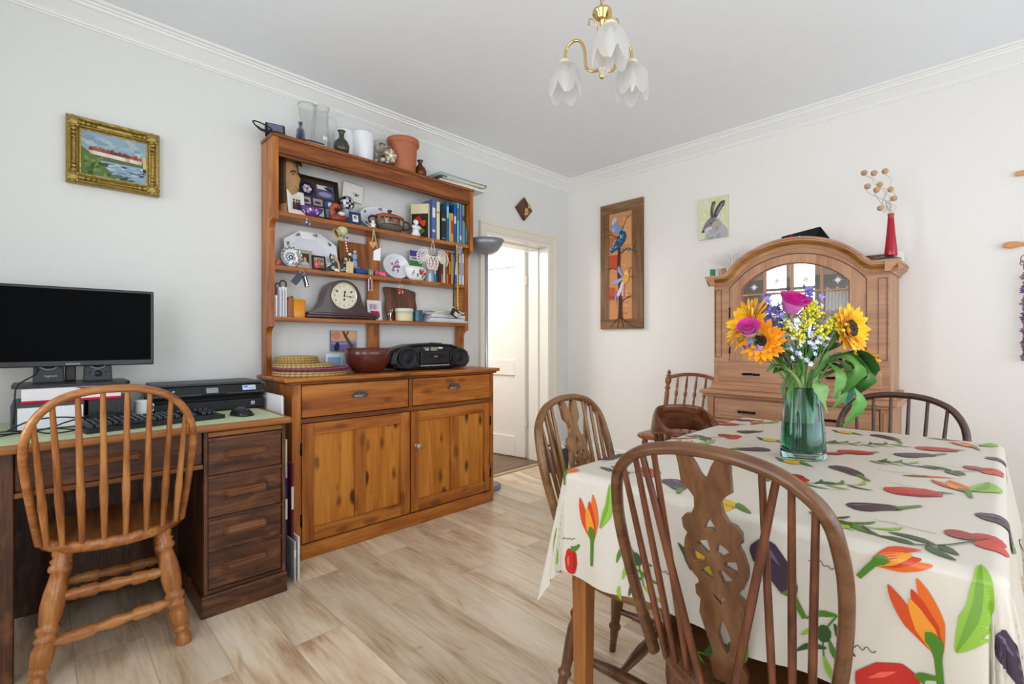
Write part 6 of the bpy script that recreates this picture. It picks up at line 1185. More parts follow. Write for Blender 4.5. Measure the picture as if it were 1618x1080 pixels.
def redcard(q, S):
    q.rect(S, -0.038, 0.038, 0.02, 0.112, 'e0d4dc', 1); q.rect(S, -0.03, 0.03, 0.018, 0.06, 'b8283c', 2)
    for k in range(6): q.rect(S, -0.032 + 0.009 * k, -0.027 + 0.009 * k, 0.07, 0.105, ['5c5c8c', '8c4c6c', 'a0a0b8'][k % 3], 2)
    q.rect(S, 0.014, 0.034, 0.02, 0.05, '5c4c8c', 3)
picture('greeting_card', 'white framed red and purple card on the third dresser shelf behind the clock end', 'card', 0.10, 0.13, 0.009, 0.004, WHTF, redcard, (-2.043, -0.07, Z3 + .001), 0, 8, True, 'eceaea')
# curved board: shield outline
o = cut_board('serving_board', [[(v.x, v.z) for v in crom([(-0.085, 0, 0.0), (0.085, 0, 0.0), (0.108, 0, 0.02), (0.118, 0, 0.09), (0.112, 0, 0.15), (0.118, 0, 0.195), (0.108, 0, 0.205), (0.055, 0, 0.218), (0, 0, 0.222), (-0.055, 0, 0.222), (-0.112, 0, 0.224), (-0.120, 0, 0.21), (-0.112, 0, 0.15), (-0.118, 0, 0.09), (-0.108, 0, 0.02)], 4, True)]], 0.012, MAHO['z'], None, lambda u, v, w_: Vector((u, w_ + 0.35 * u * u, v)), 0.002)
tag(o, 'shaped dark wooden serving board leaning at the back of the third dresser shelf', 'board', loc=(-1.836, -0.062, Z3 + 0.003)); o.rotation_euler = (radians(-8), 0, 0)
t = thing('silver_figurine', 'tiny silver dancing figurine on the third dresser shelf before the serving board', 'figurine', (-1.957, -0.112, Z3)); m = MB(); m.lathe([(0, 0), (0.014, 0), (0.012, 0.006), (0.005, 0.01), (0.004, 0.03), (0.008, 0.044), (0.006, 0.054), (0, 0.056)], 12, cap=False); m.ball((0, 0, 0.064), 0.006, 8); m.tube([(0.005, 0, 0.05), (0.014, 0, 0.062), (0.012, 0, 0.076)], 0.0022, 6); m.tube([(-0.005, 0, 0.05), (-0.014, 0, 0.048), (-0.018, 0, 0.036)], 0.0022, 6); m.build('figure', CHROME, t)
t = thing('round_box', 'round cream lidded box on the third dresser shelf', 'box', (-1.847, -0.098, Z3)); MB('ddd0ac').lathe([(0, 0), (0.058, 0), (0.060, 0.003), (0.060, 0.06), (0, 0.06)], 28, cap=False, sy=.85).build('body', VCS, t); MB('d4dcc8').lathe([(0.060, 0.058), (0.064, 0.058), (0.064, 0.078), (0.06, 0.084), (0, 0.086)], 28, cap=False, sy=.85).build('lid', VCS, t)
TEALG = mat('deep_teal_glass', '1c5a70', 0.08, spec=0.6)
solo('glass_block', 'dark teal faceted glass candle holder on the third dresser shelf', 'candle holder', MB().lathe([(0, 0), (0.032, 0), (0.034, 0.004), (0.034, 0.076), (0.03, 0.076), (0.028, 0.02), (0, 0.018)], 10, cap=False, smooth=False), TEALG, (-1.748, -0.108, Z3))
zz = Z3
for k, (lab, w_, h_, cx, rz, c1, c2) in enumerate((('grey and white envelope, bottom of the pile on the third shelf', 0.345, 0.012, -1.512, 0, 'd8d8dc', 'a8a8b0'), ('white letters second in the pile on the third shelf', 0.32, 0.014, -1.505, 2, 'ececf0', 'c4c8d8'), ('magazine with dark edge in the pile on the third shelf', 0.31, 0.010, -1.520, -2, 'd4d0c8', '4c4c54'), ('white papers in the upper half of the pile on the third shelf', 0.30, 0.016, -1.500, 1, 'f0efec', 'b8b8b8'), ('lilac edged notebook in the pile on the third shelf', 0.28, 0.010, -1.545, -3, 'd8d0e4', '9c90b4'), ('cream leaflets near the top of the third shelf pile', 0.26, 0.012, -1.490, 4, 'e6dfc8', 'b4b080'), ('green edged magazine, topmost of the third shelf pile', 0.24, 0.008, -1.525, -2, 'dce0d4', '8c9c74'))):
    m = MB(c1); m.box(-w_ / 2, w_ / 2, -0.058, 0.052, 0, h_); m.box(-w_ / 2 + .004, w_ / 2 - .01, -0.0586, -0.058, h_ * .25, h_ * .7, c2); solo('paper_item', lab, 'papers', m, PAPER, (cx, -0.082, zz), radians(rz), 'paper pile on the third dresser shelf'); zz += h_ + .0004

# ================================================================ dresser counter
def woven(name, label, r, h_, loc, col, col2):
    m = MB(col); k = 0; n = int(r / 0.006); pr = [(0.001, 0)]
    for j in range(n): pr += [(r * (j + .3) / n, h_), (r * (j + 1) / n, h_ * .8)]
    m.lathe([(0.001, 0), (r * .98, 0), (r, h_ * .4)] + list(reversed(pr[1:])) + [(0.001, h_)], 40, cap=False)
    for j in range(40): a = 2 * pi * j / 40; m.ball((r * cos(a), r * sin(a), h_ * .5), (0.005, 0.005, h_ * .42), 6, col2, Matrix.Rotation(a, 4, 'Z'))
    return solo(name, label, 'placemat', m, VC, loc, 0, 'placemats stacked on the dresser counter')
zz = ZC
for lab, r, h_, cx, cy, c, c2 in (('large straw placemat, bottom of the stack on the dresser counter', 0.185, 0.013, -2.52, -0.235, 'c0a268', 'a4844c'), ('large straw placemat, second in the stack on the counter', 0.188, 0.012, -2.515, -0.232, 'c8aa70', 'ac8c54'), ('maroon woven placemat low in the stack on the dresser counter', 0.198, 0.009, -2.508, -0.236, '7c3048', '6c2438'), ('dusky pink woven placemat in the stack on the dresser counter', 0.192, 0.008, -2.512, -0.234, '98586c', '8c3c54'), ('medium straw placemat above the pink ones in the stack', 0.150, 0.011, -2.550, -0.225, 'ccb078', 'b09058'), ('second medium straw placemat in the stack on the counter', 0.146, 0.010, -2.552, -0.225, 'c4a66c', 'a88850'), ('small straw coaster mat near the top of the stack', 0.108, 0.013, -2.585, -0.218, 'b8985c', '987840'), ('small straw mat second from top of the stack', 0.106, 0.012, -2.587, -0.218, 'c0a064', 'a08048'), ('small straw mat, topmost of the stack on the counter', 0.104, 0.012, -2.588, -0.219, 'c4a468', 'a4844c')):
    woven('placemat', lab, r, h_, (cx, cy, zz), c, c2); zz += h_ + .0005
m = MB('8078a0'); m.box(-0.082, 0.082, -0.016, 0, 0, 0.126); S = frontS(-0.0161); m.rect(S, -0.08, 0.08, 0.06, 0.124, 'd4a078', 1); m.blob(S, -0.05, 0.095, 0.028, 0.024, 'c88c6c', 0, 2); m.blob(S, 0.055, 0.1, 0.025, 0.03, 'dcb08c', 0, 2); m.rect(S, -0.08, 0.08, 0.0, 0.06, '7468a0', 1); m.band(S, [(-0.08, 0.05), (0, 0.045), (0.08, 0.055)], 0.012, '9890b8', 2); m.band(S, [(0.055, 0.02), (0.03, 0.06), (0.01, 0.09), (-0.004, 0.122)], [(0, 0.022), (1, 0.012)], '54443c', 3); m.band(S, [(0.012, 0.09), (0.03, 0.122)], 0.008, '54443c', 3); m.band(S, [(-0.052, 0.0), (-0.045, 0.02), (-0.04, 0.055)], [(0, 0.012), (.4, 0.034), (.8, 0.026), (1, 0.004)], '2c2838', 3); m.band(S, [(-0.066, 0.025), (-0.045, 0.035)], 0.008, '2c2838', 4)
solo('small_canvas', 'small painted canvas of a dark bird and tree on the wall above the dresser counter', 'picture', m, CANVAS, (-2.228, -0.003, 1.045))
vessel('wooden_bowl', 'large turned red-brown wooden bowl on the dresser counter', 'bowl', [(0, 0), (0.07, 0), (0.09, 0.01), (0.122, 0.055), (0.134, 0.105), (0.137, 0.142), (0.131, 0.143), (0.126, 0.105), (0.112, 0.06), (0.08, 0.02), (0, 0.014)], (-2.19, -0.255, ZC), mat('polished_red_wood', '56241c', 0.25, coat=0.3, var=0.35, bscale=14), 48)
m = MB('a8c8e0'); m.box(-0.06, 0.06, -0.06, 0.06, 0, 0.004); m.box(-0.05, 0.05, -0.0, 0.004, 0.004, 0.11, 'd8e4ec'); m.rect(frontS(-0.001), -0.04, 0.04, 0.02, 0.09, '8cb0d0', 1); solo('blue_card', 'pale blue and white card half hidden behind the wooden bowl', 'card', m, PAPER, (-2.335, -0.12, ZC))
bb = thing('boombox', 'black portable CD and radio player on the dresser counter', 'radio', (-1.762, -0.235, ZC))
def bbo(k): return [(x * k + 0, z) for x, z in [(-0.31, 0.045), (-0.312, 0.075), (-0.295, 0.115), (-0.25, 0.142), (-0.15, 0.165), (0, 0.174), (0.15, 0.165), (0.25, 0.142), (0.295, 0.115), (0.312, 0.075), (0.31, 0.045), (0.28, 0.014), (0.2, 0.008), (0, 0.006), (-0.2, 0.008), (-0.28, 0.014)]]
m = MB(); m.loft([[(x * k, y, 0.085 + (z - 0.085) * k) for x, z in bbo(1)] for y, k in ((-0.075, 0.8), (-0.085, 0.9), (-0.07, 0.985), (-0.04, 1.0), (0.08, 0.98), (0.10, 0.9))], smooth=False); m.box(-0.2, -0.14, -0.03, 0.06, 0, 0.012); m.box(0.14, 0.2, -0.03, 0.06, 0, 0.012); m.build('housing', BLACKP, bb, bev=0.005)
for sx, r in ((-0.195, 0.062), (0.205, 0.055)):
    m = MB(); m.lathe([(0, 0.004), (r * .3, 0.006), (r * .34, 0.001), (r * .9, 0.008), (r, 0.014), (r * 1.06, 0.004)], 32, (sx, -0.080, 0.078), RX, cap=False); sp_ = m.build('speaker', BLACKM, bb)
    m = MB(); m.tube([(sx + r * 1.18 * cos(a) * 1.1, -0.084, 0.08 + r * 1.02 * sin(a)) for a in [2 * pi * k / 32 for k in range(32)]], 0.003, 6, closed=True); m.build('speaker_trim', GREYP, sp_)
m = MB(); m.box(-0.105, 0.115, -0.092, -0.08, 0.04, 0.118); m.build('cassette_door', BLACKP, bb, bev=0.004)
m = MB('0c0c0e'); m.box(-0.06, 0.075, -0.0935, -0.092, 0.075, 0.1); m.blob(frontS(-0.0936), 0.0, 0.086, 0.006, 0.005, '8890a0', 0, 1); m.blob(frontS(-0.0936), 0.016, 0.086, 0.006, 0.005, '8890a0', 0, 1); m.build('cassette_window', VCG, bb)
m = MB('8c9478'); m.box(-0.025, 0.022, -0.088, -0.07, 0.124, 0.146); m.build('display', VCG, bb)
m = MB('d8dce0'); m.box(-0.075, -0.04, -0.087, -0.07, 0.138, 0.142); m.box(-0.062, -0.042, -0.087, -0.07, 0.126, 0.133); m.box(0.034, 0.066, -0.086, -0.07, 0.136, 0.146); m.build('badge', VCS, bb)
for k in range(12): MB('b0b4bc').box(-0.10 + 0.0185 * k, -0.088 + 0.0185 * k, -0.0925, -0.08, 0.026, 0.032).build('button', VCS, bb)
m = MB()
for k in range(4): m.box(0.0 + .022 * k, 0.018 + .022 * k, -0.05, -0.03, 0.165, 0.176 - .001 * k)
m.build('top_buttons', BLACKM, bb)

# ================================================================ desk things
bx = thing('archive_box', 'grey-black archive box with white label panel, lowest under the monitor on the desk', 'box', (-3.552, -0.235, ZD)); MB('3c3c42').box(-0.1, 0.1, -0.15, 0.13, 0, 0.099).build('case', VCS, bx, bev=0.004); MB('e8eaee').box(-0.082, 0.096, -0.153, -0.15, 0.006, 0.085).build('label', PAPER, bx)
bx = thing('storage_box', 'plain black storage box next to the labelled archive box on the desk', 'box', (-3.375, -0.235, ZD)); MB('1e1f23').box(-0.066, 0.066, -0.14, 0.12, 0, 0.099).build('case', VCS, bx, bev=0.003)
m = MB(); m.tube(crom([(-0.03, -0.142, 0.06), (0.0, -0.143, 0.03), (0.03, -0.142, 0.05), (0.028, -0.142, 0.08)], 4), 0.0018, 6, col='3c3d42'); m.build('cord', VCS, bx)
bx = thing('cardboard_box', 'flat white and crimson box on top of the archive boxes under the monitor', 'box', (-3.482, -0.235, ZD + 0.1)); MB('e8e2e6').box(-0.142, 0.142, -0.14, 0.13, 0, 0.052).build('case', PAPER, bx, bev=0.002)
m = MB(); S = frontS(-0.1405); m.rect(S, -0.142, 0.142, 0, 0.009, 'c81c3c', 1); m.poly(S, [(0.0, 0.052), (0.142, 0.052), (0.142, 0.046), (0.09, 0.040), (0.03, 0.043)], 'd0203c', 1)
for dx in (0.0, 0.012):
    for a, b_, c, d_ in ((-0.004, 0.036, 0.004, 0.036), (-0.004, 0.031, 0.004, 0.031), (0, 0.039, 0, 0.027), (-0.004, 0.027, 0.004, 0.026), (-0.003, 0.034, -0.004, 0.028), (0.003, 0.034, 0.004, 0.028)): m.band(S, [(a + dx, b_), (c + dx, d_)], 0.0013, 'c0283c', 2)
m.build('printed_front', PAPER, bx)
mo = thing('computer_monitor', 'wide black flat-screen computer monitor on the desk', 'monitor', (-3.501, -0.245, ZD + 0.1525))
MB().box(-0.283, 0.283, -0.026, 0.006, 0.076, 0.394).build('housing', BLACKP, mo, bev=0.004); MB().box(-0.272, 0.272, -0.028, -0.0255, 0.098, 0.384).build('screen', SCREEN, mo)
m = MB('c8ccd4'); mb_text(m, 'SAMSUNG', 0.0095, facing(0.020, -0.0275, 0.086), 'c8ccd4'); m.build('lettering', VC, mo); MB('4060e0').ball((0.205, -0.0265, 0.086), (0.003, 0.002, 0.003), 8).build('power_light', VC, mo)
MB().box(0.0, 0.034, 0.09, 0.11, 0.012, 0.24).box(0.0, 0.034, 0.004, 0.092, 0.2, 0.24).build('stand_neck', BLACKP, mo, bev=0.004)
m = MB(); m.prism(rrect(0.345, 0.24, 0.02, 5, 0.022, 0.02), 0, 0.012, 'xy'); m.build('stand_base', BLACKP, mo, bev=0.003)
for nm, cx, lab in (('l', -3.550, 'black desk speaker printed logitech, below the monitor\'s outer half'), ('r', -3.400, 'black desk speaker with round volume knob, below the monitor\'s edge')):
    sp_ = thing('desk_speaker', lab, 'speaker', (cx, -0.176, ZD + 0.166), 0, 'desk speakers'); m = MB('2c2e34'); m.loft([[(x, y, z) for x, y in ((-w_, -0.03), (w_, -0.03), (w_ * .95, 0.03), (-w_ * .95, 0.03))] for z, w_ in ((0, 0.047), (0.165, 0.040))], smooth=False); m.build('cabinet', VCS, sp_, bev=0.005)
    m = MB('c8ccd0'); m.tube([(0.034 * cos(a), -0.031, 0.084 + 0.034 * sin(a)) for a in [2 * pi * k / 30 for k in range(30)]], 0.0022, 6, closed=True); m.build('cone_ring', VCS, sp_); MB('101114').lathe([(0, 0.002), (0.01, 0.003), (0.031, -0.001)], 24, (0, -0.031, 0.084), RX, cap=False).build('cone', VCS, sp_)
    if nm == 'l': m = MB(); mb_text(m, 'logitech', 0.012, facing(0.006, -0.0312, 0.024), 'd0d4d8'); m.build('lettering', VC, sp_)
    else:
        m = MB(); m.lathe([(0.015, 0.004), (0.0165, 0.004), (0.0165, 0)], 24, (0, -0.03, 0.028), RX, cap=False, col='90949c'); m.lathe([(0, 0.008), (0.0135, 0.007), (0.0145, 0)], 24, (0, -0.03, 0.028), RX, cap=False, col='2c2e34')
        for s in (-1, 1): m.lathe([(0, 0.003), (0.004, 0.002)], 10, (s * 0.027, -0.03, 0.034), RX, cap=False, col='0c0d10')
        m.build('volume_knob', VCS, sp_)
pr_ = thing('inkjet_printer', 'black inkjet printer with small screen at the dresser end of the desk', 'printer', (-3.002, -0.165, ZD))
def roundp(w0, w1, y0, y1, z): return [(-w0, y0, z), (w0, y0, z), (w1, y1, z), (-w1, y1, z)]
m = MB(); m.loft([roundp(0.205, 0.205, -0.125, 0.13, 0.0), roundp(0.218, 0.218, -0.135, 0.135, 0.006), roundp(0.222, 0.22, -0.137, 0.135, 0.05)], smooth=False); m.build('base', BLACKM, pr_, bev=0.004)
m = MB(); m.loft([roundp(0.222, 0.22, -0.09, 0.135, 0.05), roundp(0.222, 0.22, -0.09, 0.135, 0.066)], smooth=False); m.build('paper_slot', mat('slot_black', '060607', 0.6), pr_)
m = MB(); m.loft([roundp(0.228, 0.222, -0.128, 0.135, 0.066), roundp(0.232, 0.224, -0.142, 0.137, 0.082), roundp(0.230, 0.222, -0.125, 0.137, 0.118), roundp(0.215, 0.21, -0.10, 0.13, 0.124)], smooth=False); m.build('scanner_body', BLACKP, pr_, bev=0.004)
m = MB('4c4a4a'); m.loft([roundp(0.222, 0.216, -0.112, 0.132, 0.1245), roundp(0.218, 0.212, -0.105, 0.13, 0.134)], smooth=False); m.build('lid', GREYP, pr_, bev=0.004)
TM = Matrix.Translation((0, -0.1365, 0.098)) @ Matrix.Rotation(radians(-25), 4, 'X')
m = MB(); m.box(-0.04, 0.055, -0.003, 0.003, -0.018, 0.020, '0a0a0c', M=TM); m.box(-0.024, 0.024, -0.004, -0.002, -0.011, 0.014, '8c9098', M=TM); m.build('touch_screen', VCG, pr_)
m = MB(); m.box(0.128, 0.186, -0.0045, -0.0015, -0.006, 0.018, 'c4d4ec', M=TM); m.box(0.132, 0.152, -0.005, -0.0044, 0.006, 0.014, '5c84c4', M=TM); m.box(0.155, 0.182, -0.005, -0.0044, 0.0, 0.004, '8ca0c0', M=TM); m.build('blue_sticker', PAPER, pr_)
m = MB('c8ccd0'); m.ball((-0.15, -0.139, 0.104), (0.005, 0.003, 0.004), 10); m.build('power_button', VCS, pr_)
m = MB('e8e8e8'); m.box(0.166, 0.181, -0.1388, -0.137, 0.022, 0.037); m.box(0.1685, 0.1785, -0.1392, -0.1387, 0.0245, 0.0345, '1c1c20'); m.box(0.170, 0.175, -0.1395, -0.139, 0.028, 0.033, 'e8e8e8'); m.build('printed_mark', VC, pr_)
m = MB('e4e4e8'); m.box(-0.2315, -0.2295, -0.09, -0.05, 0.086, 0.1); m.build('side_sticker', PAPER, pr_)
kb_ = thing('keyboard', 'black computer keyboard on the desk behind the stick-back chair', 'keyboard', (-3.245, -0.505, ZD), radians(9)); MB().loft([[(x, y, z) for x, y in ((-0.228, -0.078), (0.228, -0.078), (0.228, 0.078), (-0.228, 0.078))] for z in (0, 0.016)], smooth=False).build('base', BLACKM, kb_, bev=0.004)
km = MB(); km.loft([[(x * k, y * k, z) for x, y in ((-0.0075, -0.0075), (0.0075, -0.0075), (0.0075, 0.0075), (-0.0075, 0.0075))] for k, z in ((1.0, 0), (0.98, 0.006), (0.8, 0.013))], smooth=False)
k0 = None; KEYM = mat('key_black', '1a1b20', 0.3); cnt = 0
for r in range(6):
    for c in range(22):
        if cnt >= 98: break
        if c in (15, 18) or (r == 1 and c > 14) : continue
        x = -0.213 + 0.0197 * c; y = 0.062 - 0.0225 * r - (0.004 if r else 0)
        if r == 5 and 3 < c < 10: continue
        if k0 is None: k0 = km.build('key', KEYM, kb_); o = k0
        else: o = k0.copy(); COL.objects.link(o)
        o.location = (x, y, 0.0155 + 0.0016 * (5 - r)); cnt += 1
MB().box(-0.052, 0.052, -0.0075, 0.0075, 0, 0.011).build('space_bar', KEYM, kb_, bev=0.002).location = (-0.08, -0.0545, 0.0155)
m = MB('d4d8e0'); S = lambda a, b, l=0: Vector((a, b, 0.0290 + 0.0016 * (b + 0.06) / .0225))
for r in range(5):
    for c in range(15): m.rect(S, -0.216 + .0197 * c, -0.2125 + .0197 * c, 0.0615 - .0225 * r - (.004 if r else 0), 0.0655 - .0225 * r - (.004 if r else 0), 'd4d8e0')
m.build('key_legends', VC, kb_)
ms = thing('computer_mouse', 'black computer mouse on the green desk surface before the printer', 'mouse', (-2.935, -0.515, ZD), radians(-70)); m = MB(); m.loft([[(x0 + 0.0, ry * cos(q), max(0.0, 0.002 + rz_ * sin(q))) for q in [2 * pi * k / 18 for k in range(18)]] for x0, ry, rz_ in ((-0.056, 0.006, 0.006), (-0.05, 0.024, 0.022), (-0.03, 0.033, 0.036), (0.0, 0.034, 0.038), (0.028, 0.032, 0.028), (0.046, 0.027, 0.018), (0.055, 0.014, 0.008))]); m.build('shell', BLACKP, ms); MB().lathe([(0.008, -0.003), (0.009, 0), (0.008, 0.003)], 14, (0.03, 0, 0.026), RX).build('scroll_wheel', GREYP, ms)
mg = thing('white_mug', 'white mug on the desk between monitor boxes and printer', 'mug', (-3.262, -0.285, ZD)); mg.scale = (0.78, 0.78, 0.9); m = MB('ecebe8'); m.lathe([(0, 0), (0.026, 0), (0.030, 0.01), (0.033, 0.04), (0.03, 0.075), (0.033, 0.084), (0.03, 0.084), (0.027, 0.075), (0.029, 0.04), (0, 0.008)], 24, cap=False); m.build('body', WHITEC, mg); MB().tube(crom([(0.03, -0.006, 0.065), (0.05, -0.012, 0.06), (0.05, -0.012, 0.034), (0.031, -0.006, 0.026)], 5), 0.004, 8).build('handle', WHITEC, mg)
cbm = MB('131418')
for pts in (((-3.70, -0.43, .005), (-3.62, -0.46, .006), (-3.55, -0.50, .02), (-3.50, -0.44, .03), (-3.40, -0.42, .05), (-3.30, -0.40, .03)), ((-3.68, -0.50, .005), (-3.60, -0.47, .01), (-3.56, -0.52, .005), (-3.52, -0.55, .006), (-3.47, -0.53, .01)), ((-3.69, -0.38, .005), (-3.64, -0.44, .012), (-3.60, -0.42, .005), (-3.55, -0.44, .01), (-3.48, -0.52, .008)), ((-3.66, -0.41, .01), (-3.60, -0.41, .04), (-3.52, -0.41, .045), (-3.44, -0.405, .03)), ((-3.645, -0.38, .02), (-3.64, -0.40, .08), (-3.635, -0.392, .165), (-3.59, -0.30, .20), (-3.58, -0.225, .22))): cbm.tube(crom([(x + 3.56, y + 0.45, z) for x, y, z in pts], 5), 0.0026, 6)
solo('cable_tangle', 'tangle of black computer cables on the green desk surface under the monitor', 'cables', cbm, BLACKM, (-3.56, -0.45, ZD))
for lab, cx, y0, w_, z0, z1, c, lean in (('tall white brochure rising above the desk edge beside the dresser', -2.757, -0.395, 0.008, 0, 0.845, 'e0e0e0', 0), ('tall grey brochure behind the white one beside the dresser', -2.742, -0.37, 0.006, 0, 0.835, '9c9ca4', 0), ('cream folder standing in the gap between desk and dresser', -2.748, -0.42, 0.010, 0, 0.64, 'd8d0bc', 0), ('maroon folder standing in the gap between desk and dresser', -2.733, -0.46, 0.010, 0, 0.53, '6c2440', 0), ('navy folder standing in the gap between desk and dresser', -2.765, -0.47, 0.010, 0, 0.47, '2c3054', 0), ('white magazine leaning low in the gap beside the desk plinth', -2.722, -0.505, 0.008, 0, 0.20, 'dcdcd8', 0), ('grey-white magazine next to the leaning one beside the desk plinth', -2.742, -0.515, 0.008, 0, 0.185, 'bcbcbc', 0)):
    m = MB(c); m.box(-w_ / 2, w_ / 2, -0.10, 0.20, z0, z1); m.box(-w_ / 2 - .0004, w_ / 2 + .0004, -0.1006, -0.10, z1 * .6, z1 * .8, 'e0dcd4'); o = solo('folder', lab, 'folder', m, PAPER, (cx, y0, 0), 0, 'folders between desk and dresser', bev=0.001)
# ================================================================ flowers in the teal vase (local x runs along the vase's broad side)
VL = (-1.962, -2.470, 0.7585); VR = radians(-44.55)
def vthing(name, label, cat, group=None): return thing(name, label, cat, VL, VR, group)
vs_ = vthing('flower_vase', 'tapered teal glass vase half filled with water on the tablecloth', 'vase')
VP = [(0, 0.0), (0.060, 0.0), (0.0625, 0.003), (0.062, 0.03), (0.059, 0.08), (0.054, 0.14), (0.0485, 0.205), (0.0475, 0.208), (0.0455, 0.205), (0.051, 0.14), (0.0562, 0.08), (0.059, 0.03), (0.058, 0.018), (0, 0.014)]
TV = mat('teal_glass', 'b2e0e6', 0.02, trans=1.0, ior=1.42, spec=0.5); WATER = mat('green_tinted_water', '50bc7c', 0.0, trans=1.0, ior=1.33)
MB().lathe(VP, 48, cap=False, sy=0.82).build('glass_body', TV, vs_)
MB().lathe([(0, 0.0148), (0.0572, 0.0186), (0.0582, 0.03), (0.0555, 0.08), (0.0532, 0.104), (0, 0.104)], 40, cap=False, sy=0.82).build('water', WATER, vs_)
rf = random.Random(21)
def frame_to(o, d, roll=0):
    return Matrix.Translation(o) @ Vector(d).normalized().to_track_quat('Z', 'Y').to_matrix().to_4x4() @ Matrix.Rotation(roll, 4, 'Z')
def petal(m, M, L, W, lift, curl, col, n=6, cup=0.25, tip=0.0, twist=0.0):
    """petal leaving the origin along +x of M, rising towards +z"""
    rows = []; x, z, a = 0.0, 0.0, lift
    for i in range(n + 1):
        t = i / n; wv = W * (sin(pi * min(1, t * 0.93 + 0.06)) ** 0.75 if tip == 0 else ipol([(0, .35), (.35, .95), (.6, 1), (.85, .62), (1, .06)], t)) / 2
        rows.append([M @ Vector((x, wv * k + twist * t * W * .3, z + cup * wv * abs(k))) for k in (-1, -0.5, 0, 0.5, 1)])
        x += L / n * cos(a); z += L / n * sin(a); a += curl / n
    m.loft(rows, col, True, False, False)
def leaf(m, pts, W, col, fold=0.25, up=(0, 0, 1), n=5):
    P = crom(pts, n); k = len(P); rows = []
    for i, p in enumerate(P):
        t = (P[min(i + 1, k - 1)] - P[max(i - 1, 0)]).normalized(); s = t.cross(Vector(up)); s = s.normalized() if s.length > 1e-4 else Vector((1, 0, 0)); nn = s.cross(t)
        wv = W / 2 * ipol([(0, .12), (.12, .5), (.35, 1), (.6, .88), (.85, .4), (1, .03)], i / (k - 1)) * (1 + 0.07 * sin(i * 2.1))
        rows.append([p + s * (wv * q) + nn * (fold * wv * abs(q)) for q in (-1, -.5, 0, .5, 1)])
    m.loft(rows, col, True, False, False)
def stem(t, pts, r, col='6c8c44', name='stem'):
    P = crom(pts, 6); m = MB(col); m.tube(P, r, 8); return m.build(name, LEAF, t)
def sunflower(label, foot, neck, head, face, R, cols, leaves=(), disc=0.36, roll=0.0):
    t = vthing('sunflower', label, 'flower', 'sunflowers in the vase'); h = Vector(head); d = Vector(face).normalized()
    b = h - d * 0.012
    stem(t, [foot, neck, (Vector(neck).lerp(b, 0.55) - d * 0.018), b - d * 0.012, b], [0.0075] * 50 if False else 0.0068, '7c9450')
    M = frame_to(h, d, roll); m = MB()
    for ring, (n, L, lift, curl, W) in enumerate(((17, 1.0, -0.15, 0.35, .30), (17, 0.95, 0.15, 0.3, .29), (15, 0.78, 0.55, 0.2, .26), (12, 0.55, 0.95, -0.1, .22))):
        for k in range(n):
            a = 2 * pi * (k + 0.5 * ring + rf.uniform(-.22, .22)) / n; Rr = R * rf.uniform(.86, 1.06)
            petal(m, M @ Matrix.Rotation(a, 4, 'Z') @ Matrix.Translation((R * disc * .8, 0, 0.001 * ring)), Rr * L * (1 - disc * .6), Rr * W, lift + rf.uniform(-.15, .2), curl + rf.uniform(-.25, .25), rf.choice(cols), 5, 0.2, 1, rf.uniform(-1, 1))
    m.build('petals', PETAL, t)
    m = MB('2c1c10'); m.lathe([(R * disc, 0.002), (R * disc * .9, 0.010), (R * disc * .55, 0.012), (R * disc * .3, 0.008), (0, 0.007)], 20, M=M, cap=False)
    for k in range(90):
        rr = R * disc * sqrt((k + .5) / 90); a = k * 2.39996; m.ball(M @ Vector((rr * cos(a), rr * sin(a), 0.010 - .004 * (rr < R * disc * .35))), 0.0022, 5, ['24160c', '4a2c14', '1c120a', '5c3c18'][k % 4])
    m.build('seed_disc', VC, t)
    m = MB('54803c'); m.lathe([(0.008, -0.022), (R * .3, -0.014), (R * .42, 0.0)], 14, M=M, cap=False)
    for k in range(16): petal(m, M @ Matrix.Rotation(2 * pi * k / 16, 4, 'Z') @ Matrix.Translation((R * .3, 0, -0.010)), R * .42, R * .16, -0.3, 0.1, ['54803c', '6c9850', '4a7434'][k % 3], 4, .2, 1)
    m.build('sepals', LEAF, t)
    for pts, W, c in leaves: m = MB(); leaf(m, pts, W, c); m.build('leaf', LEAF, t)
    return t
k_ = 0.00188
def L3(px, py, dy=0.0): return (round((px - 1269.5) * k_, 4), dy, round((725 - py) * k_, 4))
YC = ('f0b010', 'f4bc1c', 'e8a008', 'f6c428'); OC = ('f09c10', 'f4a81c', 'e88c08', 'f6b024')
sunflower('sunflower seen from its side, above the pale pink-lilac rose', (-0.012, 0.01, 0.02), (-0.028, 0.004, 0.205), (-0.158, 0.012, 0.398), (-0.86, 0.10, 0.50), 0.088, YC, (), 0.30)
sunflower('orange sunflower below the pale pink-lilac rose', (0.012, -0.02, 0.02), (-0.02, -0.026, 0.205), (-0.152, -0.05, 0.345), (-0.58, -0.80, 0.02), 0.064, OC, ((((-0.11, -0.04, 0.31), (-0.08, -0.05, 0.275), (-0.05, -0.045, 0.285), (-0.03, -0.03, 0.24)), 0.045, '4c7a38'),), 0.27)
sunflower('big golden sunflower with open dark centre above the broad drooping leaves', (-0.005, 0.015, 0.02), (0.02, -0.015, 0.205), (0.112, -0.035, 0.380), (0.40, -0.88, 0.12), 0.070, YC, ((((0.05, -0.02, 0.27), (0.07, -0.05, 0.285), (0.09, -0.06, 0.24), (0.085, -0.065, 0.19)), 0.085, '5a8c44'), (((0.06, -0.01, 0.29), (0.11, -0.03, 0.30), (0.14, -0.04, 0.24), (0.135, -0.04, 0.17)), 0.09, '4c7838')), 0.36)
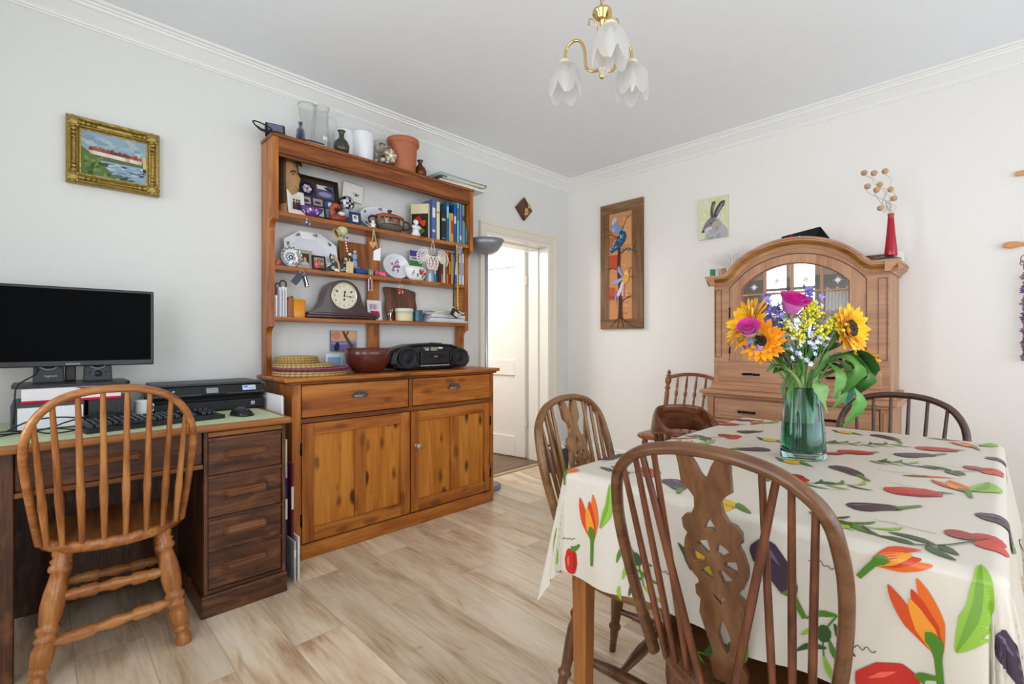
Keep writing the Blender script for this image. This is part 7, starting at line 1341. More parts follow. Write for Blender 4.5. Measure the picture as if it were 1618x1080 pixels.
sunflower('small sunflower mostly hidden behind leaves, nearest the dark spindle chair', (0.02, 0.02, 0.02), (0.03, 0.02, 0.205), (0.188, 0.03, 0.275), (0.80, 0.35, -0.35), 0.055, OC, ((((0.09, 0.0, 0.29), (0.14, -0.03, 0.31), (0.17, -0.035, 0.26), (0.165, -0.03, 0.215)), 0.075, '3c6430'),), 0.34)
def rose(label, foot, neck, head, face, R, c_in, c_out):
    t = vthing('rose', label, 'flower', 'roses in the vase'); h = Vector(head); d = Vector(face).normalized(); stem(t, [foot, neck, Vector(neck).lerp(h, .5) + Vector((0, 0, .02)), h - d * R], 0.0028, '5c8444')
    M = frame_to(h, d); m = MB()
    for ring, (n, r0, r1, hh, fl) in enumerate(((3, .10, .18, .62, 0.0), (4, .22, .36, .68, .06), (5, .36, .60, .66, .16), (5, .46, .86, .52, .34))):
        for k in range(n):
            a0 = 2 * pi * k / n + ring * .7; sp_ = 2 * pi / n * 0.72; rows = []
            for i in range(7):
                tt = i / 6; row = []
                for j in range(7):
                    s = j / 6 * 2 - 1; a = a0 + s * sp_; edge = 1 - 0.16 * s * s * tt; r = R * (r0 + (r1 - r0) * sin(tt * pi / 2) + fl * max(0, tt - .65) * 1.8 - .05 * abs(s) * tt); row.append(M @ Vector((r * cos(a), r * sin(a), R * ((-.75 + (hh + .75) * tt) * edge - fl * .5 * max(0, tt - .7)))))
                rows.append(row)
            m.loft(rows[:5], c_out if ring > 1 else c_in, True, False, False); m.loft(rows[4:], c_in, True, False, False)
    m.build('petals', PETAL, t); q = MB('5c8a4c'); q.lathe([(0.003, -R), (R * .3, -R * .82), (R * .44, -R * .6)], 10, M=M, cap=False)
    for k in range(5): petal(q, M @ Matrix.Rotation(2 * pi * k / 5, 4, 'Z') @ Matrix.Translation((R * .28, 0, -R * .82)), R * .9, R * .3, .2, -1.2, '5c8a4c', 4, .2, 1)
    q.build('sepals', LEAF, t)
rose('deep magenta rose standing highest in the middle of the bouquet', (0.0, 0.0, 0.02), (-0.008, 0.005, 0.205), L3(1248, 482, -0.02), (0.1, -0.5, 0.85), 0.040, 'c8188c', 'd068b8')
rose('pale pink-lilac rose nestled against the far-side sunflower', (-0.02, 0.0, 0.02), (-0.034, -0.008, 0.205), L3(1164, 524, -0.075), (-0.35, -0.6, 0.55), 0.029, 'd83ca0', 'e08cc8')
def spray(name, label, cat, tips, foot, neck, kind, cols, rs=0.0016, group=None, stemc='5c8c4c'):
    t = vthing(name, label, cat, group); sm = MB(stemc); fm = MB()
    for tip in tips:
        p = Vector(tip); mid = Vector(neck).lerp(p, .55) + Vector((0, 0, .012)); P = crom([neck, mid, p], 6); sm.tube(P, rs, 5)
        if kind == 'bell':
            for q in range(9):
                b = P[-1 - q // 2] + Vector((rf.uniform(-.022, .022), rf.uniform(-.02, .02), rf.uniform(-.02, .018))); M = frame_to(b, (rf.uniform(-1, 1), rf.uniform(-1, .4), rf.uniform(-.2, 1)))
                for z in range(5): petal(fm, M @ Matrix.Rotation(2 * pi * z / 5, 4, 'Z'), 0.0135, 0.008, .7, -.8, rf.choice(cols), 3, .1, 1)
                sm.tube([P[-1 - q // 2], b], .0008, 4)
        elif kind == 'cluster':
            for q in range(26):
                b = p + Vector((rf.gauss(0, .0105), rf.gauss(0, .010), rf.gauss(0, .008) + .004)); fm.ball(b, rf.uniform(.0034, .0056), 5, rf.choice(cols)); 
                if q % 3 == 0: sm.tube([p - Vector((0, 0, .014)), b], .0007, 4)
        else:
            for q in range(8):
                b = p + Vector((rf.gauss(0, .015), rf.gauss(0, .014), rf.gauss(0, .012))); M = frame_to(b, (rf.uniform(-.7, .7), -1, rf.uniform(0, 1)))
                for z in range(5): petal(fm, M @ Matrix.Rotation(2 * pi * z / 5, 4, 'Z'), 0.0085, 0.006, .3, -.2, rf.choice(cols), 3, .05, 1)
                fm.ball(b, .0016, 5, 'e8d870'); sm.tube([p - Vector((0, 0, .02)), b], .0006, 4)
    sm.tube([foot, neck], rs * 1.5, 6); sm.build('stem', LEAF, t); fm.build('blossom', PETAL, t); return t
PU = ('7468c4', '8c80d4', '6458b4', 'a098e0'); GO = ('d8cc20', 'e4d83c', 'c4b818', 'ecE058'.lower()); WH = ('ccd4e8', 'b8c4e0', 'dce2f0', 'a8b4dc')
N0 = (-0.01, 0.01, 0.205)
spray('bellflower_sprig', 'violet bellflower sprig standing up before the second cabinet pane', 'flower', [L3(1216, 478, .02), L3(1226, 490, 0), L3(1206, 498, .01), L3(1222, 512, -.01)], (-.02, .01, .02), (-.022, .012, .205), 'bell', PU, group='bellflower sprigs')
spray('bellflower_sprig', 'violet bellflower sprig topmost in the bouquet before the third cabinet pane', 'flower', [L3(1277, 462, .01), L3(1290, 474, .02), L3(1272, 476, 0), L3(1297, 488, .015)], (.01, .0, .02), (.004, .012, .205), 'bell', PU, group='bellflower sprigs')
spray('bellflower_sprig', 'low violet bellflower sprig at the outer side of the pink-lilac rose', 'flower', [L3(1168, 538, -.04), L3(1182, 548, -.06)], (-.02, -.01, .02), (-.036, 0, .205), 'bell', PU, group='bellflower sprigs')
spray('bellflower_sprig', 'wide violet bellflower sprig between the side-on sunflower and the magenta rose', 'flower', [L3(1208, 486, -.01), L3(1222, 500, -.02), L3(1232, 488, 0), L3(1214, 516, -.02), L3(1200, 506, .0)], (-.015, .0, .02), (-.02, .002, .205), 'bell', PU, group='bellflower sprigs')
spray('white_aster_sprig', 'spread of tiny white-blue blossoms in front of the bouquet stems', 'flower', [L3(1230, 540, -.04), L3(1256, 524, -.03), L3(1266, 548, -.05), L3(1242, 514, -.02), L3(1286, 546, -.04)], (0, -.01, .02), (-.002, -.012, .205), 'star', WH, .0012, 'white sprigs')
spray('goldenrod_sprig', 'tall yellow goldenrod sprig beside the magenta rose', 'flower', [L3(1274, 486, -.02), L3(1283, 496, -.02), L3(1268, 500, -.03), L3(1280, 508, -.02)], (.0, -.01, .02), (0, -.005, .205), 'cluster', GO, .0014, 'goldenrod sprigs')
spray('goldenrod_sprig', 'yellow goldenrod sprig in the middle of the bouquet by the big sunflower', 'flower', [L3(1292, 524, -.05), L3(1304, 522, -.04), L3(1280, 534, -.055), L3(1314, 512, -.02)], (.01, -.015, .02), (.012, -.015, .205), 'cluster', GO, .0014, 'goldenrod sprigs')
spray('goldenrod_sprig', 'yellow goldenrod sprig below the magenta rose by the orange sunflower', 'flower', [L3(1247, 538, -.05), L3(1236, 520, -.03), L3(1244, 530, -.04), L3(1262, 516, -.03)], (-.01, -.015, .02), (-.012, -.015, .205), 'cluster', GO, .0014, 'goldenrod sprigs')
spray('white_aster_sprig', 'small white-blue blossom sprig under the magenta rose', 'flower', [L3(1234, 528, -.02), L3(1254, 512, 0), L3(1262, 534, -.03), L3(1244, 552, -.04)], (0, .01, .02), (-.006, .006, .205), 'star', WH, .0012, 'white sprigs')
spray('white_aster_sprig', 'small white blossom sprig before the cabinet door glass behind goldenrod', 'flower', [L3(1300, 490, .03), L3(1292, 506, .02), L3(1272, 524, 0), L3(1248, 566, -.05), L3(1222, 524, 0)], (.01, .01, .02), (.008, .006, .205), 'star', WH, .0012, 'white sprigs')
# foliage: each leafy stem is a thing of its own
def greens(label, foot, neck, leaves_, stems=()):
    t = vthing('leafy_stem', label, 'foliage', 'leafy stems in the vase'); stem(t, [foot, neck] + list(stems), 0.0034, '6c9048')
    for pts, W, c in leaves_: m = MB(); leaf(m, pts, W, c, 0.22, (0, -0.35, 1)); m.build('leaf', LEAF, t)
def lf(pxs, dy): return tuple(L3(x, y, d_) for (x, y), d_ in zip(pxs, dy))
greens('leafy stem with long leaf arching over the vase on the sunflower side', (-.03, 0, .02), (-.03, -.01, .205), (
    (lf([(1205, 548), (1222, 556), (1240, 570), (1252, 592)], (-.06, -.07, -.06, -.05)), .030, '55853e'), (lf([(1214, 536), (1216, 552), (1206, 566), (1190, 572)], (-.03, -.04, -.05, -.05)), .028, '3c6430'), (lf([(1244, 600), (1236, 612), (1228, 626), (1231, 648)], (-.04, -.05, -.06, -.06)), .014, '4c7434'), (lf([(1238, 590), (1228, 600), (1222, 618), (1226, 640)], (-.04, -.05, -.05, -.05)), .012, '3c6028'), (lf([(1230, 580), (1212, 580), (1200, 590)], (-.03, -.04, -.04)), .020, '5c8a44')), [L3(1215, 560, -.04)])
greens('leafy stem with broad drooping leaves under the big golden sunflower', (.02, -.01, .02), (.03, -.02, .205), (
    (lf([(1296, 570), (1312, 568), (1322, 590), (1300, 622)], (-.04, -.075, -.085, -.08)), .060, '55883a'), (lf([(1290, 574), (1298, 590), (1296, 610), (1288, 628)], (-.05, -.08, -.085, -.08)), .030, '64954c'), (lf([(1328, 570), (1342, 580), (1350, 602), (1338, 622)], (-.03, -.05, -.055, -.05)), .055, '40702f'), (lf([(1352, 556), (1366, 572), (1362, 594), (1350, 608)], (0, -.02, -.03, -.03)), .042, '3c6830'), (lf([(1316, 600), (1318, 616), (1312, 632), (1314, 644)], (-.06, -.07, -.07, -.065)), .024, '3c7468'), (lf([(1326, 612), (1332, 630), (1326, 650), (1312, 672)], (-.06, -.07, -.07, -.06)), .034, '5f9a49')), [L3(1300, 575, -.04), L3(1330, 560, -.02)])
greens('leafy stem with two pale leaves folded over the vase rim', (.0, -.02, .02), (.012, -.034, .205), (
    (lf([(1278, 606), (1274, 612), (1276, 630), (1284, 652)], (-.05, -.065, -.07, -.07)), .046, '7aa262'), (lf([(1296, 612), (1306, 616), (1304, 630), (1292, 644)], (-.05, -.065, -.07, -.065)), .026, '6f9a58')), [L3(1282, 600, -.05)])
greens('bushy dark green stem in the heart of the bouquet', (.0, .02, .02), (.0, .018, .205), (
    (lf([(1255, 590), (1240, 570), (1226, 560)], (0, 0, .01)), .036, '34582c'), (lf([(1270, 580), (1262, 556), (1250, 545)], (.01, .01, .01)), .036, '3c6430'), (lf([(1285, 575), (1296, 550), (1310, 540)], (.01, 0, 0)), .04, '34582c'), (lf([(1300, 545), (1308, 522), (1322, 506)], (.0, -.01, -.02)), .022, '6c9464'), (lf([(1308, 540), (1318, 520), (1314, 498)], (.01, 0, 0)), .02, '5c8454'), (lf([(1262, 585), (1276, 560), (1290, 535)], (-.02, -.02, -.02)), .016, '5c8a4c'), (lf([(1245, 585), (1232, 545), (1240, 510)], (.02, .02, .02)), .03, '3c6430'), (lf([(1340, 575), (1360, 580), (1375, 592)], (.01, .02, .02)), .045, '34582c'), (lf([(1225, 560), (1218, 530), (1226, 505)], (.02, .02, .02)), .026, '44703a')), [L3(1268, 560, .01), L3(1280, 520, .01)])
greens('leafy stem filling the back of the bouquet under the goldenrod', (-.01, .03, .02), (.006, .026, .205), (
    (lf([(1262, 570), (1286, 548), (1300, 528)], (.0, -.01, -.01)), .034, '3c6a30'), (lf([(1256, 575), (1236, 556), (1222, 548)], (-.01, -.02, -.02)), .03, '46763a'), (lf([(1275, 560), (1272, 536), (1262, 520)], (.0, -.01, .0)), .026, '4c7c3c'), (lf([(1300, 560), (1318, 548), (1330, 552)], (-.01, -.02, -.02)), .034, '3a6630'), (lf([(1230, 556), (1212, 548), (1200, 556)], (.0, -.01, -.02)), .026, '3c6a30'), (lf([(1290, 590), (1312, 580), (1328, 586)], (-.01, -.02, -.03)), .036, '335c2a'), (lf([(1246, 596), (1228, 586), (1214, 592)], (-.01, -.02, -.03)), .028, '3a6630'), (lf([(1262, 600), (1256, 570), (1246, 552)], (-.03, -.035, -.03)), .018, '5a8a48'), (lf([(1276, 600), (1290, 574), (1296, 556)], (-.03, -.04, -.04)), .018, '5a8a48'), (lf([(1340, 560), (1356, 566), (1370, 580)], (.0, .0, .01)), .03, '3a6630')), [L3(1266, 560, .0), L3(1272, 530, .01)])
for i, (x0, y0, x1, y1, c) in enumerate(((-.03, .0, -.026, -.01, '8ca860'), (.004, -.02, .02, -.02, '9cb474'), (.034, .0, .02, .004, '7c9c54'), (-.012, -.022, -.012, -.02, '84a45c'))):
    t = vthing('flower_stalk', ['pale cut stem on the near-rose side within the vase', 'thick pale cut stem crossing the middle of the vase', 'cut stem at the dark-chair side within the vase', 'thin cut stem beside the thick one within the vase'][i], 'stem', 'stems in the vase water'); stem(t, [(x0, y0, .022), (x1, y1, .205), (x1 * 1.6, y1, .26)], [.007, .0078, .006, .005][i], c)

# ================================================================ ceiling light
cl_ = thing('ceiling_light', 'brass three-arm ceiling light with frosted tulip glass shades', 'ceiling light', (-2.10, -1.852, 0))
FROST, nt, b_ = newmat('frosted_glass'); L_ = nt.links
d1 = N(nt, 'ShaderNodeBsdfDiffuse'); d1.inputs[0].default_value = (.72, .71, .69, 1); d2 = N(nt, 'ShaderNodeBsdfTranslucent'); d2.inputs[0].default_value = (.8, .79, .77, 1); d3 = N(nt, 'ShaderNodeBsdfTransparent'); x1 = N(nt, 'ShaderNodeMixShader'); x1.inputs[0].default_value = .5; x2 = N(nt, 'ShaderNodeMixShader'); x2.inputs[0].default_value = .22
L_.new(d1.outputs[0], x1.inputs[1]); L_.new(d2.outputs[0], x1.inputs[2]); L_.new(x1.outputs[0], x2.inputs[1]); L_.new(d3.outputs[0], x2.inputs[2]); L_.new(x2.outputs[0], nt.nodes['Material Output'].inputs[0])
MB().lathe([(0, 2.575), (0.02, 2.572), (0.045, 2.578), (0.05, 2.59)], 24, cap=False).build('ceiling_rose', BRASS, cl_)
m = MB()
for k in range(12):
    z = 2.57 - 0.0205 * k; m.tube([((0.007 * cos(a) if k % 2 else 0), (0 if k % 2 else 0.007 * cos(a)), z - .012 + .0145 * sin(a)) for a in [2 * pi * i / 12 for i in range(12)]], 0.0018, 5, closed=True)
m.build('chain', BRASS, cl_); MB('c8c0a8').tube(crom([(0.004, .004, 2.57), (.012, .01, 2.45), (.002, .006, 2.33)], 6), .0022, 6).build('flex', VC, cl_)
MB().lathe([(0.004, 2.326), (0.012, 2.326), (0.034, 2.318), (0.035, 2.308), (0.024, 2.302), (0.026, 2.294), (0.014, 2.284), (0.0075, 2.276), (0.0075, 2.125), (0.013, 2.118), (0.019, 2.106), (0.013, 2.094), (0.007, 2.09), (0.010, 2.084), (0.0105, 2.076), (0.004, 2.068), (0, 2.066)], 22, cap=False).build('stem', BRASS, cl_)
for k in range(3):
    a = radians(225.45 + 120 * k); c, s = cos(a), sin(a); at = lambda r, z: Vector((r * c, r * s, z))
    arm = MB(); arm.tube(crom([at(.012, 2.106), at(.04, 2.108), at(.062, 2.13), at(.068, 2.19), at(.085, 2.232), at(.115, 2.242), at(.142, 2.222), at(.148, 2.18)], 6), 0.0055, 10); ao = arm.build('arm', BRASS, cl_)
    m = MB('e4d8b0'); m.lathe([(0.006, 0.012), (0.016, 0.006), (0.024, -0.004), (0.025, -0.016), (0.022, -0.016)], 18, at(.148, 2.174), cap=False); m.build('shade_holder', VCS, ao)
    sm = MB(); nA, nT = 60, 12; rows = []
    for j in range(nT + 1):
        t_ = j / nT; row = []
        for i in range(nA):
            q = 2 * pi * i / nA; sc_ = abs(cos(2.5 * q + 0.6 + k)); h_ = 0.086 + 0.052 * sc_ ** 0.75; r = ipol([(0, .020), (.08, .032), (.22, .047), (.45, .057), (.7, .061), (.9, .059), (1, .057)], t_) * (1 + .012 * cos(30 * q)) * (1 + .05 * sc_ * t_ ** 3)
            row.append(at(.148, 2.168) + Vector((r * cos(q), r * sin(q), -h_ * t_)))
        rows.append(row)
    sm.loft(rows, cap=False); sm.build('glass_shade', FROST, ao)
    m = MB('f4f2ee'); m.lathe([(0.009, 0), (0.009, -.02), (0.016, -.035), (0.018, -.052), (0.014, -.075), (0.006, -.094), (0.001, -.101)], 16, at(.148, 2.160), cap=False); m.build('candle_bulb', VCS, ao)
    a2 = a + radians(60); c2, s2 = cos(a2), sin(a2)
    m = MB(); m.tube(crom([(.012 * c2, .012 * s2, 2.13), (.028 * c2, .028 * s2, 2.19), (.02 * c2, .02 * s2, 2.235), (.036 * c2, .036 * s2, 2.272), (.058 * c2, .058 * s2, 2.268), (.062 * c2, .062 * s2, 2.245)], 6), .0028, 6); m.build('scroll', BRASS, cl_)

# ================================================================ uplighter floor lamp
ul = thing('floor_lamp', 'grey metal uplighter floor lamp with shallow bowl between dresser and doorway', 'floor lamp', (-1.175, -0.165, 0)); MET = mat('satin_grey_metal', '8e9098', 0.38, metal=0.55); POLE = mat('bright_tube_metal', 'bcbec6', 0.3, metal=0.45)
MB().lathe([(0, 0), (0.107, 0), (0.11, 0.006), (0.108, 0.03), (0.09, 0.036), (0.016, 0.042), (0, 0.042)], 40, cap=False).build('base', MET, ul); MB().lathe([(0.0125, 0.04), (0.0125, 1.77)], 16).build('pole', POLE, ul)
MB().lathe([(0.014, 1.757), (0.045, 1.762), (0.085, 1.785), (0.115, 1.825), (0.133, 1.866), (0.130, 1.866), (0.11, 1.828), (0.08, 1.79), (0.04, 1.768), (0, 1.766)], 40, cap=False).build('bowl_shade', MET, ul)

# ================================================================ pictures on the walls
gp = thing('gilt_framed_painting', 'small riverside village painting in ornate gilt frame on the wall above the desk', 'painting', (-3.329, -0.004, 1.80)); GILT = mat('antique_gilt', 'a08848', 0.36, metal=0.75, bump=0.6, bscale=55, var=0.35)
W2, H2 = 0.166, 0.295; pf_ = [(0, 0.0), (0, -0.03), (0.006, -0.038), (0.014, -0.034), (0.022, -0.022), (0.03, -0.020), (0.034, -0.026), (0.04, -0.022), (0.045, -0.012), (0.05, -0.012), (0.05, 0)]
m = MB(); cs = [(-1, 0), (1, 0), (1, 1), (-1, 1), (-1, 0)]
m.loft([[(sx * (W2 - a), b, (H2 - a) if sz else a) for a, b in pf_] for sx, sz in cs], smooth=False, cap=False); fr_ = m.build('frame', GILT, gp)
m = MB()
for sx in (-1, 1):
    for sz in (0, 1):
        cx, cz = sx * (W2 - .026), (H2 - .026 if sz else .026); m = MB(); m.ball((cx, -0.034, cz), (.02, .010, .02), 12)
        for k in range(7): a = 2 * pi * k / 7; m.ball((cx + .018 * cos(a), -.032, cz + .018 * sin(a)), (.010, .008, .010), 8)
        for dx, dz in ((-sx, 0), (0, 1 - 2 * sz)):
            for k in range(3): m.ball((cx + dx * (.03 + .018 * k), -.03 + .003 * k, cz + dz * (.03 + .018 * k)), (.012, .007 - .001 * k, .010 - .002 * k), 8)
        m.build('corner_ornament', GILT, fr_)
m = MB(); S = frontS(-0.010); m.rect(S, -.118, .118, .048, .247, '8ca4b4', 0); rnd = random.Random(4)
for k in range(24): m.blob(S, rnd.uniform(-.1, .1), rnd.uniform(.19, .24), rnd.uniform(.012, .03), .008, rnd.choice(['9cb0bc', '7c98ac', 'a8b4b4', '8098a8']), 0, 1, 10)
m.rect(S, -.118, .118, .125, .150, '5c6c48', 2)
for k in range(13):
    x = -.09 + .0145 * k; z = .146 - .0006 * k; m.rect(S, x, x + .015, z, z + .018, rnd.choice(['d8ccc0', 'e0d4cc', 'c8b09c', 'd0a088']), 3); m.poly(S, [(x - .001, z + .017), (x + .016, z + .017), (x + .013, z + .032 + .004 * (k % 3)), (x + .002, z + .032 + .004 * (k % 2))], rnd.choice(['8c4c38', 'a05c40', '74402c']), 4)
m.rect(S, .076, .094, .15, .19, 'b8c0c0', 3); m.rect(S, .104, .118, .12, .18, 'c8b484', 3); m.rect(S, .104, .118, .105, .122, '2c3848', 3)
m.poly(S, [(-.118, .175), (-.09, .155), (-.06, .12), (-.02, .085), (.0, .055), (-.118, .05)], '5c7440', 3)
for k in range(46): m.blob(S, rnd.uniform(-.06, .112), rnd.uniform(.055, .12), rnd.uniform(.008, .022), .0035, rnd.choice(['a0b0c0', '8898ac', 'c0c8cc', '6c8094', '30445c']), 0, 2, 8)
for k in range(30): m.blob(S, rnd.uniform(-.112, -.03), rnd.uniform(.05, .14), .010, .006, rnd.choice(['4c6434', '6c8448', '3c5430', '7c8c50']), rnd.random() * 3, 4, 8)
for k in range(16): m.blob(S, rnd.uniform(-.03, .05), rnd.uniform(.05, .066), .010, .006, rnd.choice(['3c5434', '54704c']), rnd.random(), 4, 8)
m.build('canvas', CANVAS, gp)
# peacock panel on the right wall
pk = thing('peacock_panel', 'tall wooden panel painted with blue peacock and birds in a tree, on the right wall', 'painting', (-0.003, -0.600, 1.212), radians(-90)); PLANK = woods('weathered_plank', '5c3e24', '7c5836', '94704a', rough=0.6)
for x0, x1 in ((-.21, -.118), (.108, .21)): MB().box(x0, x1, -.022, 0, 0.085, 1.0).build('side_plank', PLANK['z'], pk, bev=.001)
for z0, z1 in ((0, .085), (1.0, 1.088)): MB().box(-.21, .21, -.022, 0, z0, z1).build('cross_plank', PLANK['x'], pk, bev=.001)
m = MB('c88c5c'); m.box(-.12, .11, -.019, 0, .083, 1.002); S = frontS(-0.0226); rnd = random.Random(8)
for k in range(46):
    z = rnd.uniform(.1, .96); x = rnd.uniform(-.1, .07); m.rect(frontS(-.0192), x, min(.108, x + rnd.uniform(.02, .06)), z, z + rnd.uniform(.004, .014), rnd.choice(['b8744c', 'a86440', 'd09c6c', '9c5c3c', 'dca878']), 1)
for x0, x1, z0, z1, c in ((-.115, -.03, .52, .64, 'c0482c'), (-.115, -.06, .25, .36, 'c05030'), (.02, .1, .72, .95, 'd49c64'), (-.115, -.02, .7, .8, 'b86c3c')): m.rect(frontS(-.0192), x0, x1, z0, z1, c, 2)
TR = '4a2c1e'
m.band(S, [(-.005, .09), (-.004, .3), (-.02, .5), (-.015, .66), (-.02, .8)], [(0, .05), (.1, .036), (.5, .03), (1, .02)], TR, 3, 8)
for pts, w_ in (([(-.015, .1), (-.06, .06), (-.1, .01)], .010), ([(0, .1), (.07, .05), (.14, .012)], .012), ([(-.005, .1), (-.03, .03), (-.02, .005)], .008), ([(.0, .1), (.025, .03), (.015, .005)], .008), ([(.0, .22), (.05, .26), (.12, .27)], .009), ([(.05, .26), (.1, .285), (.13, .3)], .006), ([(-.03, .26), (-.1, .28), (-.16, .26)], .006), ([(0, .4), (.06, .44), (.14, .43)], .010), ([(.06, .44), (.09, .5), (.11, .52)], .007), ([(-.02, .5), (-.1, .53), (-.18, .51)], .007), ([(-.1, .53), (-.14, .48)], .005), ([(-.01, .64), (.06, .68), (.12, .66), (.16, .63)], .010), ([(.12, .67), (.15, .72), (.16, .75)], .006), ([(-.03, .78), (-.1, .82), (-.17, .80)], .008), ([(-.09, .82), (-.13, .87), (-.18, .88)], .007), ([(0, .8), (.03, .88), (.07, .96)], .009), ([(.07, .94), (.12, .97), (.17, .985)], .005)): m.band(S, pts, [(0, w_), (1, w_ * .3)], TR, 3, 6)
m.band(S, [(-.055, .915), (-.045, .945), (-.065, .95), (-.075, .92), (-.07, .885)], [(0, .006), (.3, .022), (.6, .022), (1, .03)], 'b8c8ec', 4, 6); m.band(S, [(-.085, .86), (-.06, .875), (-.02, .85), (.02, .825)], [(0, .02), (.3, .07), (.7, .055), (1, .03)], '7c94d0', 4, 6); m.blob(S, -.07, .86, .02, .022, '98acdc', .3, 5)
m.band(S, [(.0, .84), (.02, .79), (-.02, .73), (-.10, .67)], [(0, .03), (.3, .075), (.6, .075), (1, .03)], '2c4c74', 4, 6)
for k in range(22): t_ = k / 21; x = lerp(.015, -.09, t_) + rnd.uniform(-.026, .026); z = lerp(.82, .675, t_) + rnd.uniform(-.02, .02); m.blob(S, x, z, .008, .006, rnd.choice(['b8d0e8', '6ca0b8', '88b0d0', '3c8090']), .6, 5, 8)
m.blob(S, .05, .43, .05, .03, 'dca048', 1.1, 4); m.blob(S, .055, .475, .02, .018, 'e8b868', 0, 5); m.band(S, [(.02, .45), (-.015, .5), (-.02, .54)], [(0, .012), (.5, .034), (1, .006)], '8c94cc', 5); m.band(S, [(.015, .43), (-.04, .405), (-.09, .39)], [(0, .02), (.5, .036), (1, .004)], '98a4d4', 5); m.band(S, [(.02, .40), (.0, .34), (-.03, .285)], [(0, .02), (.6, .03), (1, .03)], 'd8ccd0', 5); m.band(S, [(.03, .39), (.02, .33), (.02, .28)], [(0, .012), (1, .026)], 'c4a8b4', 6)
m.blob(S, -.055, .30, .016, .02, '7c6ca8', 0, 5); m.band(S, [(-.05, .29), (-.05, .25), (-.045, .21)], [(0, .014), (1, .012)], '9c8cc0', 5); m.blob(S, .075, .675, .012, .018, '3c7c84', .3, 5); m.blob(S, .02, .68, .010, .014, '6c8c6c', 0, 5); m.blob(S, .015, .655, .008, .012, 'b83c3c', 0, 5)
m.build('painted_panel', CANVAS, pk)
hr_ = thing('hare_painting', 'small unframed canvas of a grey hare on pale yellow, on the wall above the cabinet', 'painting', (-0.003, -1.389, 1.868), radians(-90)); m = MB('d4d2a8'); m.box(-.108, .108, -.018, 0, 0, .303); m.build('canvas_edge', mat('primed_canvas_edge', 'd8d4b8', .7), hr_, bev=.001)
m = MB(); S = frontS(-.0184); m.rect(S, -.107, .107, .001, .302, 'd8dcb4', 0); rnd = random.Random(6)
for k in range(50): m.blob(S, rnd.uniform(-.085, .085), rnd.uniform(.02, .28), rnd.uniform(.01, .022), rnd.uniform(.01, .02), rnd.choice(['dce0b0', 'd4dc9c', 'e0dccc', 'e4e4c4', 'ccd48c']), 0, 1, 9)
m.poly(S, [(-.06, .001), (.107, .001), (.107, .05), (.07, .10), (.03, .125), (-.02, .12), (-.05, .06)], 'b4b4b8', 2); m.blob(S, .006, .095, .055, .055, 'aca8a6', .5, 3); m.band(S, [(-.07, .066), (-.05, .09), (-.02, .12), (.012, .148)], [(0, .02), (.3, .04), (.7, .058), (1, .04)], '827e82', 4); m.blob(S, -.035, .066, .034, .022, 'ccc8c4', .5, 4); m.blob(S, -.072, .06, .012, .010, '54504c', .5, 5); m.band(S, [(-.06, .056), (-.03, .07), (-.005, .08)], [(0, .012), (1, .02)], 'd4ccc4', 5); m.blob(S, -.01, .112, .010, .008, '3c2418', .3, 6); m.blob(S, .012, .10, .022, .02, 'c0a494', 0, 5); m.blob(S, -.008, .115, .003, .003, 'f0ece8', 0, 7)
m.band(S, [(-.005, .15), (-.006, .2), (.004, .25), (.012, .27)], [(0, .02), (.5, .028), (.8, .03), (1, .012)], '5c5650', 5); m.band(S, [(.002, .19), (.006, .23), (.010, .258)], [(0, .004), (.5, .012), (1, .004)], 'a89878', 6); m.band(S, [(.015, .15), (.03, .19), (.06, .235), (.085, .262)], [(0, .024), (.4, .04), (.75, .042), (1, .010)], '4c4a4c', 5); m.band(S, [(.025, .17), (.05, .21), (.075, .25)], [(0, .006), (.5, .018), (1, .006)], '94908c', 6)
for k in range(26): x = rnd.uniform(-.03, .06); z = rnd.uniform(.01, .1); m.band(S, [(x, z), (x - .008, z - .016)], .003, rnd.choice(['8c8c90', 'd4d4d8', '6c6c70', 'c4bcc4']), 7)
m.build('painting', CANVAS, hr_)
dp = thing('diamond_plaque', 'small brown diamond plaque with gilt flower on the wall above the doorway', 'plaque', (-0.612, -0.003, 2.24)); MB().prism([(0, -.1), (.1, 0), (0, .1), (-.1, 0)], -.018, 0, 'xz').prism([(0, -.09), (.09, 0), (0, .09), (-.09, 0)], -.021, -.018, 'xz').build('board', MAHO['z'], dp, bev=.002)
m = MB()
for cx, cz, r in ((.02, -.02, .03), (.05, .03, .018)):
    for k in range(6): a = 2 * pi * k / 6; m.ball((cx + r * .55 * cos(a), -.025, cz + r * .55 * sin(a)), (r * .5 * abs(cos(a)) + r * .2, .004, r * .5 * abs(sin(a)) + r * .2), 8)
    m.ball((cx, -.028, cz), r * .25, 8)
m.tube(crom([(.02, -.023, -.04), (.01, -.023, -.06), (0.0, -.023, -.075)], 4), .003, 6); m.ball((.0, -.024, -.05), (.014, .003, .008), 8); m.build('gilt_flower', BRASS, dp)

